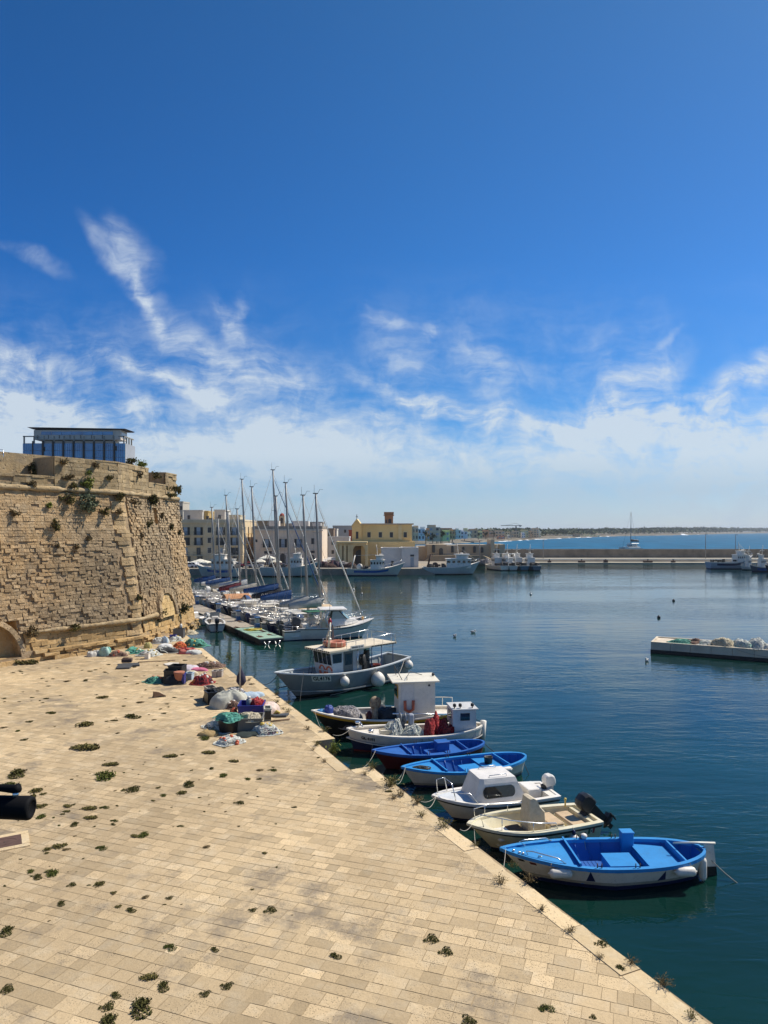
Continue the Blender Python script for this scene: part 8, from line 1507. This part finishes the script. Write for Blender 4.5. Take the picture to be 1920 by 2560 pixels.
# handlebar end close to the camera
hb = thing('handlebar', 'black rubber handlebar end with a short lever above it, close to the camera', 'handlebar', A(-20, 2017, 3.4)); k = 3.4 / F
hb.rotation_euler = (0, R(2), 0)
part('grip', lambda m: m.lathe((0, 0, 0), [(.040, -.9), (27 * k, -.6), (27.5 * k, -.05), (28.5 * k, 60 * k), (29 * k, 92 * k), (27.5 * k, 98 * k), (20 * k, 101 * k), (18 * k, 97 * k)], 20, 'X'), M('grip_black', (.008, .008, .009), .7, .2, 30, spec=.1), hb)
part('lever', lambda m: m.tube([(-.7, .02, 52 * k), (-.1, .02, 50 * k), (20 * k, 0, 48 * k), (56 * k, 0, 46 * k), (66 * k, 0, 50 * k)], [9 * k, 9 * k, 9 * k, 11 * k, 12 * k], 10), M('grip_black', (.012, .012, .014)), hb); part('pivot', lambda m: m.lathe((58 * k, 0, 26 * k), [(7 * k, 0), (8 * k, 14 * k)], 10), STEEL, hb)
part('stem', lambda m: m.tube([(-.88, 0, 0), (-1.25, .05, -.05), (-1.3, .1, -2.2)], [.04, .045, .05], 10), M('grip_black', (.012, .012, .014)), hb)
part('support_post', lambda m: m.tube([(-1.3, .1, -2.15), (-1.3, .1, Q - hb.location.z)], .06, 10), RUST, hb)

# ---------------------------------------------------------------- weeds
rw = random.Random(12)
def weed_mesh(kind, rad, hgt, n, seed):
    m = MB(); r = random.Random(seed)
    if kind == 'mat':
        lob = [(r.gauss(0, .4), r.gauss(0, .3), r.uniform(.3, .6)) for _ in range(6)]
        for _ in range(n):
            ox, oy, q = r.choice(lob); a = r.uniform(0, 6.28); d = q * math.sqrt(r.random()); x, y = (ox + d * math.cos(a)) * rad, (oy + d * math.sin(a)) * rad; z = r.random() * hgt * max(.15, 1 - (x * x + y * y) / (rad * rad))
            s = rad * r.uniform(.055, .125); u = Vector((r.gauss(0, 1), r.gauss(0, 1), r.gauss(0, .6))).normalized() * s; v = u.cross(Vector((r.gauss(0, .5), r.gauss(0, .5), 1))).normalized() * s * .5; c = Vector((x, y, z + .012)); m.add((c - u, c + v, c + u, c - v), ((0, 1, 2, 3),), False, r.random())
    else:
        for _ in range(n):
            a = r.uniform(0, 6.28); d = rad * r.uniform(.3, 1.3); b = Vector((r.gauss(0, .2) * rad, r.gauss(0, .2) * rad, 0)); tip = b + Vector((math.cos(a) * d, math.sin(a) * d, hgt * r.uniform(.25, .85))); mid = (b + tip) / 2 + Vector((0, 0, hgt * .25)); w = Vector((-math.sin(a), math.cos(a), 0)) * rad * .022
            m.add((b - w, b + w, mid + w, mid - w, tip), ((0, 1, 2, 3), (3, 2, 4)), False, r.random())
            if r.random() < .4:
                for _ in range(3): c = mid.lerp(tip, r.random()); s = rad * .1; m.add((c, c + Vector((s, r.gauss(0, s), s * .5)), c + Vector((s * 1.6, r.gauss(0, s), s)), c + Vector((s * .6, r.gauss(0, s), s))), ((0, 1, 2, 3),), False, r.random())
    return m
def clear_of_quay(p): return keep(p - perp * .1)
PROT = []
WG = {'mat': 'weed clumps between the paving stones', 'tuft': 'dry grass tufts along the quay edge'}
proto = {}
for kind, mt, cnt in (('mat', LEAFD, 2), ('mat', LEAF, 2), ('mat', LEAFO, 3), ('mat', LEAFB, 1), ('tuft', LEAFB, 2), ('tuft', LEAFO, 2)):
    for i in range(cnt): 
        mb2 = weed_mesh(kind, 1.0, .22 if kind == 'mat' else 1.1, 420 if kind == 'mat' else 46, len(PROT) + 3); me_o = mb2.build('weed_source', mt); PROT.append((kind, mt, me_o.data)); C.objects.unlink(me_o); bpy.data.objects.remove(me_o)
COLN = {LEAFD.name: 'dark green', LEAF.name: 'mid green', LEAFO.name: 'olive brown', LEAFB.name: 'dry straw coloured'}
def weed(p, size, kind, col=None, lab=None, sx=1.0, nm=None):
    ch = [q for q in PROT if q[0] == kind and (col is None or q[1] is col)]; q = rw.choice(ch); o = bpy.data.objects.new(nm or ('weed_clump' if kind == 'mat' else 'grass_tuft'), q[2]); C.objects.link(o)
    o.location = (p.x, p.y, Q + .004); o.scale = (size * sx, size, size * (1.0 if kind == 'mat' else 1)); o.rotation_euler = (0, 0, rw.uniform(-.5, .5) + (R(-20) if kind == 'mat' else rw.uniform(0, 6)))
    tag(o, lab or ('%s low weed clump growing in the joints of the paving' % COLN[q[1].name] if kind == 'mat' else '%s wispy grass tuft on the kerb stones' % COLN[q[1].name]), 'weed' if kind == 'mat' else 'grass tuft', WG[kind]); return o
BIG = [(345, 2515, 40, LEAFD, 'largest dark weed patch, across several broken stones'), (265, 2552, 34, LEAFD, 'dark weed patch cut by the lower picture border'), (372, 2448, 24, LEAFO, 'olive weed clump above the largest dark patch'), (404, 2464, 22, LEAFD, 'dark weed clump right above the largest patch'), (284, 2488, 16, LEAFD, 'small dark clump beside the largest patch'), (262, 2520, 18, LEAFD, 'ragged dark clump left of the largest patch'), (10, 2478, 18, LEAFD, 'dark weeds at the picture border beside a stained stone'), (14, 2326, 24, LEAFD, 'long dark weed clump at the picture border'),
       (562, 2466, 15, LEAFD, 'round dark clump standing alone below the middle'), (508, 2486, 13, LEAFD, 'ragged clump next to the lone round one'), (532, 2374, 13, LEAFD, 'dark clump with a twin up its row'), (428, 2368, 16, LEAF, 'greenish ragged clump in the lower middle paving'), (672, 2278, 16, LEAFD, 'dark four-lobed clump near the middle paving'), (628, 2276, 10, LEAFD, 'small clump beside the four-lobed one'), (832, 2391, 17, LEAFD, 'compact dark clump in the lower paving'), (1074, 2351, 19, LEAFD, 'upper one of two dark clumps in the lower paving'), (1110, 2382, 18, LEAFD, 'lower one of two dark clumps in the lower paving'), (1168, 2558, 20, LEAFD, 'dark clump cut off at the bottom border'), (1366, 2520, 18, LEAF, 'green clump alone near the lower kerb'), (1480, 2544, 9, LEAFD, 'tiny clump near the lower kerb'),
       (135, 2182, 22, LEAF, 'broad green clump near the rusty manhole'), (90, 2192, 16, LEAFD, 'dark clump beside the broad green one'), (80, 2178, 12, LEAF, 'small bright clump above the dark one'), (250, 2211, 18, LEAFO, 'olive clump in the open paving'), (176, 2214, 11, LEAFD, 'small dark clump in the open paving'), (150, 2258, 14, LEAFD, 'dark clump in the lower open paving'), (322, 2276, 15, LEAFD, 'dark oval clump below the pale stone'), (295, 2268, 10, LEAFO, 'olive tuft beside the dark oval'), (420, 2246, 9, LEAFD, 'tiny dark clump beside the pale stone'), (145, 2118, 20, LEAFO, 'two-part olive clump near the manhole'), (120, 2124, 14, LEAFO, 'brown clump beside the two-part one'), (256, 2120, 14, LEAF, 'small green clump with ragged edge'), (364, 2088, 18, LEAF, 'green rectangular clump filling a stone'), (334, 2092, 13, LEAFO, 'brown clump next to the rectangular one'),
       (185, 2060, 14, LEAFD, 'dark clump under the manhole row'), (225, 2047, 18, LEAFO, 'olive five-sided clump'), (222, 2024, 20, LEAFO, 'olive clump over a five-sided one'), (165, 2017, 14, LEAFO, 'short olive clump'), (108, 2042, 16, LEAF, 'green clump by the handlebar'), (98, 2018, 18, LEAFO, 'olive clump under thin stalks by the handlebar'), (92, 1978, 20, LEAFO, 'olive clump under the tall stalks'), (322, 1976, 20, LEAFD, 'dark lozenge clump in the upper paving'), (468, 1960, 20, LEAFD, 'dark green block-shaped clump'), (272, 1940, 34, LEAF, 'long green clump in the upper paving'), (38, 1934, 30, LEAFD, 'long dark clump at the picture border, upper paving'), (25, 1964, 24, LEAF, 'rounded green clump behind the handlebar lever'), (456, 1983, 16, LEAFO, 'ragged brown clump under the block-shaped one'), (210, 1874, 36, LEAFO, 'long two-part olive clump in the upper paving'), (276, 1914, 20, LEAFO, 'thin brown clump in the upper paving'), (426, 1893, 18, LEAFO, 'brown lozenge clump near the nets'), (562, 1939, 14, LEAF, 'small green clump beyond the nets'), (583, 1905, 14, LEAFO, 'brown clump below the nearest pile'), (520, 1884, 18, LEAFO, 'olive clump before the nearest pile'), (322, 1793, 22, LEAFD, 'dark long clump farther toward the castle'), (215, 1813, 26, LEAFO, 'long olive clump farther toward the castle'), (256, 1745, 16, LEAFO, 'olive clump halfway to the castle'), (515, 1846, 16, LEAF, 'green grass clump at the foot of the ochre bundle')]
for px, py, w, col, lab in BIG:
    p = G(px, py); weed(p, w / F * p.y * (1.2 if py < 2000 else 1.15), 'mat', col, lab if len(lab.split()) > 3 else lab + ' on the paving', 1.0)
n = 0
while n < 130:
    py = 1680 + (rw.random() ** 1.35) * 640; px = rw.uniform(0, 800) ; p = G(px, py)
    if not clear_of_quay(p) or (430 < px < 720 and 1600 < py < 1870) or (noise.noise((p.x * .12, p.y * .12, 4)) < -.12): continue
    if px > 430 and rw.random() < .55: continue
    if py > 2150 and rw.random() < .6: continue
    weed(p, min(.42, (2.5 + 9 * rw.random() ** 2) / F * p.y * 1.1), 'mat', rw.choice((LEAFO, LEAFO, LEAFD, LEAFO, LEAFB, LEAF)), None, rw.uniform(.8, 1.3)); n += 1
n = 0
while n < 50:                                     # small weeds near the castle foot
    px, py = rw.uniform(0, 560), rw.uniform(1640, 1760); p = G(px, py)
    if not clear_of_quay(p) or (180 < px < 510 and py < 1645): continue
    weed(p, rw.uniform(3, 7) / F * p.y, 'mat', rw.choice((LEAFO, LEAFO, LEAFD)), None, rw.uniform(1, 1.6)); n += 1
for (s0, s1, off) in rngs:                        # tufts in the kerb joint
    s = max(s0, 14)
    while s < s1:
        s += rw.uniform(.5, 2.4)
        if s > s1: break
        p = ax * s + perp * (off - KW + rw.uniform(-.12, .08)) if rw.random() < .72 else ax * s + perp * (off - rw.uniform(.0, .25))
        weed(p, rw.uniform(.10, .26), 'tuft' if rw.random() < .75 else 'mat', rw.choice((LEAFB, LEAFO)) if rw.random() < .9 else None)
for px, py, w, lab, k_ in [(1500, 2362, 22, 'green clump on the kerb with trailing leaves', 'mat'), (1548, 2422, 20, 'dark green clump beside the lower kerb joint', 'mat'), (1500, 2395, 12, 'wispy clump inside the lower kerb joint', 'tuft'), (1578, 2412, 18, 'spiky weed on the lower kerb', 'tuft'), (1658, 2465, 24, 'tall stalked weed on the kerb edge', 'tuft'), (1730, 2545, 18, 'dry tuft on the kerb by the bottom border', 'tuft'), (1426, 2330, 16, 'thin weed in the kerb joint above the green clump', 'tuft'), (1325, 2205, 22, 'brown dry tuft hanging over the kerb by the blue boat', 'tuft'), (977, 1966, 26, 'broad dry tuft on the kerb near the plain white hull', 'tuft'), (1002, 1990, 18, 'dry tuft below the broad one on the kerb', 'tuft'), (1110, 2068, 22, 'dry bushy tuft on the kerb near the cream motorboat', 'tuft'), (930, 1922, 18, 'tuft on the corner stone of the step', 'tuft'), (1042, 2010, 20, 'tall dry tuft by the cabin boat bow', 'tuft'), (1281, 2168, 14, 'dry tuft in the joint by the blue bow', 'tuft')]:
    p = G(px, py); weed(p, w / F * p.y, k_, LEAFD if k_ == 'mat' else rw.choice((LEAFB, LEAFO)), lab)
for px, py, w, h_, mt, lab in [(838, 1892, 34, 40, LEAFY, 'yellow-green bushy plant growing out of the quay wall step'), (572, 1655, 22, 40, LEAFY, 'green plant growing over the quay edge by the old net'), (84, 2005, 10, 34, LEAFO, 'thin tall stalks of a weed near the handlebar')]:
    p = G(px, py, Q - (.45 if px > 500 else 0)); k = p.y / F; mm = MB(); leaves(mm, (0, 0, h_ * k * .3), (w * k * .5, w * k * .45, h_ * k * .45), 180 if px > 100 else 24, .07, rw, 6); o = tag(mm.build('bushy_plant', mt, None, p), lab, 'plant'); part('stems', lambda m: [m.tube([(0, 0, -.1), (rw.uniform(-.3, .3) * w * k, rw.uniform(-.3, .3) * w * k, h_ * k * .6)], .012, 4) for _ in range(7)], LEAFO, o)
# ---------------------------------------------------------------- mooring ropes
def rope(a, b, s, lab, r=.012, mat=ROPE):
    m = MB(); m.tube(sag(a, b, s, 12), r, 5); tag(m.build('mooring_rope', mat), lab, 'rope', 'mooring ropes')
def bow(bh, dz=0.0): o, h = bh; return onboat(o, *(h.p(0.02, -1, h.zs_(0) + dz, 0)))
def qe(px, py): p = G(px, py); p.z = Q + .02; return p
rope(bow(NB), qe(1256, 2178), .15, 'thin rope from the bow of the blue boat with triangles to the kerb'); rope(bow(MBO), qe(1150, 2075), .12, 'rope from the cream motorboat bow to the kerb'); rope(bow(MBO, -.1), qe(1190, 2112), .2, 'second rope from the cream motorboat bow to the kerb', .012)
rope(bow(CB), qe(1052, 2005), .1, 'rope from the cabin boat bow to the kerb'); rope(bow(CB), qe(1062, 2018), .2, 'second rope from the cabin boat bow, lower', .014); rope(bow(WB), qe(990, 1960), .25, 'rope from the plain white hulled boat down to the kerb'); rope(bow(WB), qe(955, 1935), .5, 'slack rope from the plain white hulled boat to the kerb')
rope(bow(RB), qe(888, 1922), .3, 'rope from the dark red boat bow to the step in the quay'); rope(bow(VB), qe(832, 1838), .15, 'rope from the white and navy boat to the quay'); vp = bow(VB) + Vector((1.2, -.6, -.3)); rope(vp, vp + Vector((-.15, -.3, -1.2)), .0, 'rope hanging from the white and navy boat into the water'); rope(bow(KB), qe(812, 1825), .3, 'rope from the black and yellow boat bow to the quay'); 
g0 = bow(GB) + Vector((1.6, .3, 0)); rope(g0, g0 + Vector((-.2, -.5, -1.95)), 0, 'rope hanging from the grey fishing boat bow into the water'); rope(bow(GB), qe(640, 1702), .5, 'dark rope from the grey fishing boat bow to the quay', .02, DROPE)
o_, h_ = GB; ga = onboat(o_, *h_.p(.80, -1, h_.zs_(.8), .02)); rope(ga, G(825, 1738, .02), .4, 'long pale rope from the grey fishing boat rail to the water', .022)
gs = onboat(o_, *h_.p(.93, -1, h_.zs_(.93), .02)); ko, kh = KB; rope(gs, onboat(ko, .075 * kh.L + .1, .2, 3.1), .1, 'rope from the grey fishing boat to the white wheelhouse roof', .02)
def stern(bh, sd=1): o, h = bh; return onboat(o, *h.p(.99, sd, h.zs_(1), 0))
rope(stern(KB), stern(KB) + Vector((2.6, 1.0, -1.5)), .1, 'stern rope of the black and yellow boat running into the water', .018, DROPE); rope(stern(RB), stern(RB) + Vector((1.6, -.6, -1.0)), .1, 'stern rope of the dark red boat running into the water', .016, DROPE); rope(stern(NB), stern(NB) + Vector((1.1, -.9, -1.0)), .1, 'stern rope of the blue boat with triangles dropping into the water', .016); rope(stern(WB), stern(WB) + Vector((.35, -.5, -.95)), .05, 'stern rope of the plain white hulled boat', .016, DROPE); rope(stern(CB), stern(CB) + Vector((.9, -1.2, -.9)), .05, 'stern rope of the cabin boat', .014, DROPE)

# ---------------------------------------------------------------- air
hz = MB(); hz.box((2500, 6300, 35.5), (13400, 13000, 80)); ho = hz.build('haze', None); ho['kind'] = 'stuff'; ho['label'] = 'thin pale haze over the harbour and the sea'
hm = bpy.data.materials.new('haze'); hm.use_nodes = True; t = NT(hm.node_tree); t.n.clear()
v_ = t.node('ShaderNodeVolumePrincipled', {'Color': (.80, .88, .96, 1), 'Density': .00008, 'Anisotropy': .2}); t.node('ShaderNodeOutputMaterial', {'Volume': v_.outputs[0]}); ho.data.materials.append(hm)
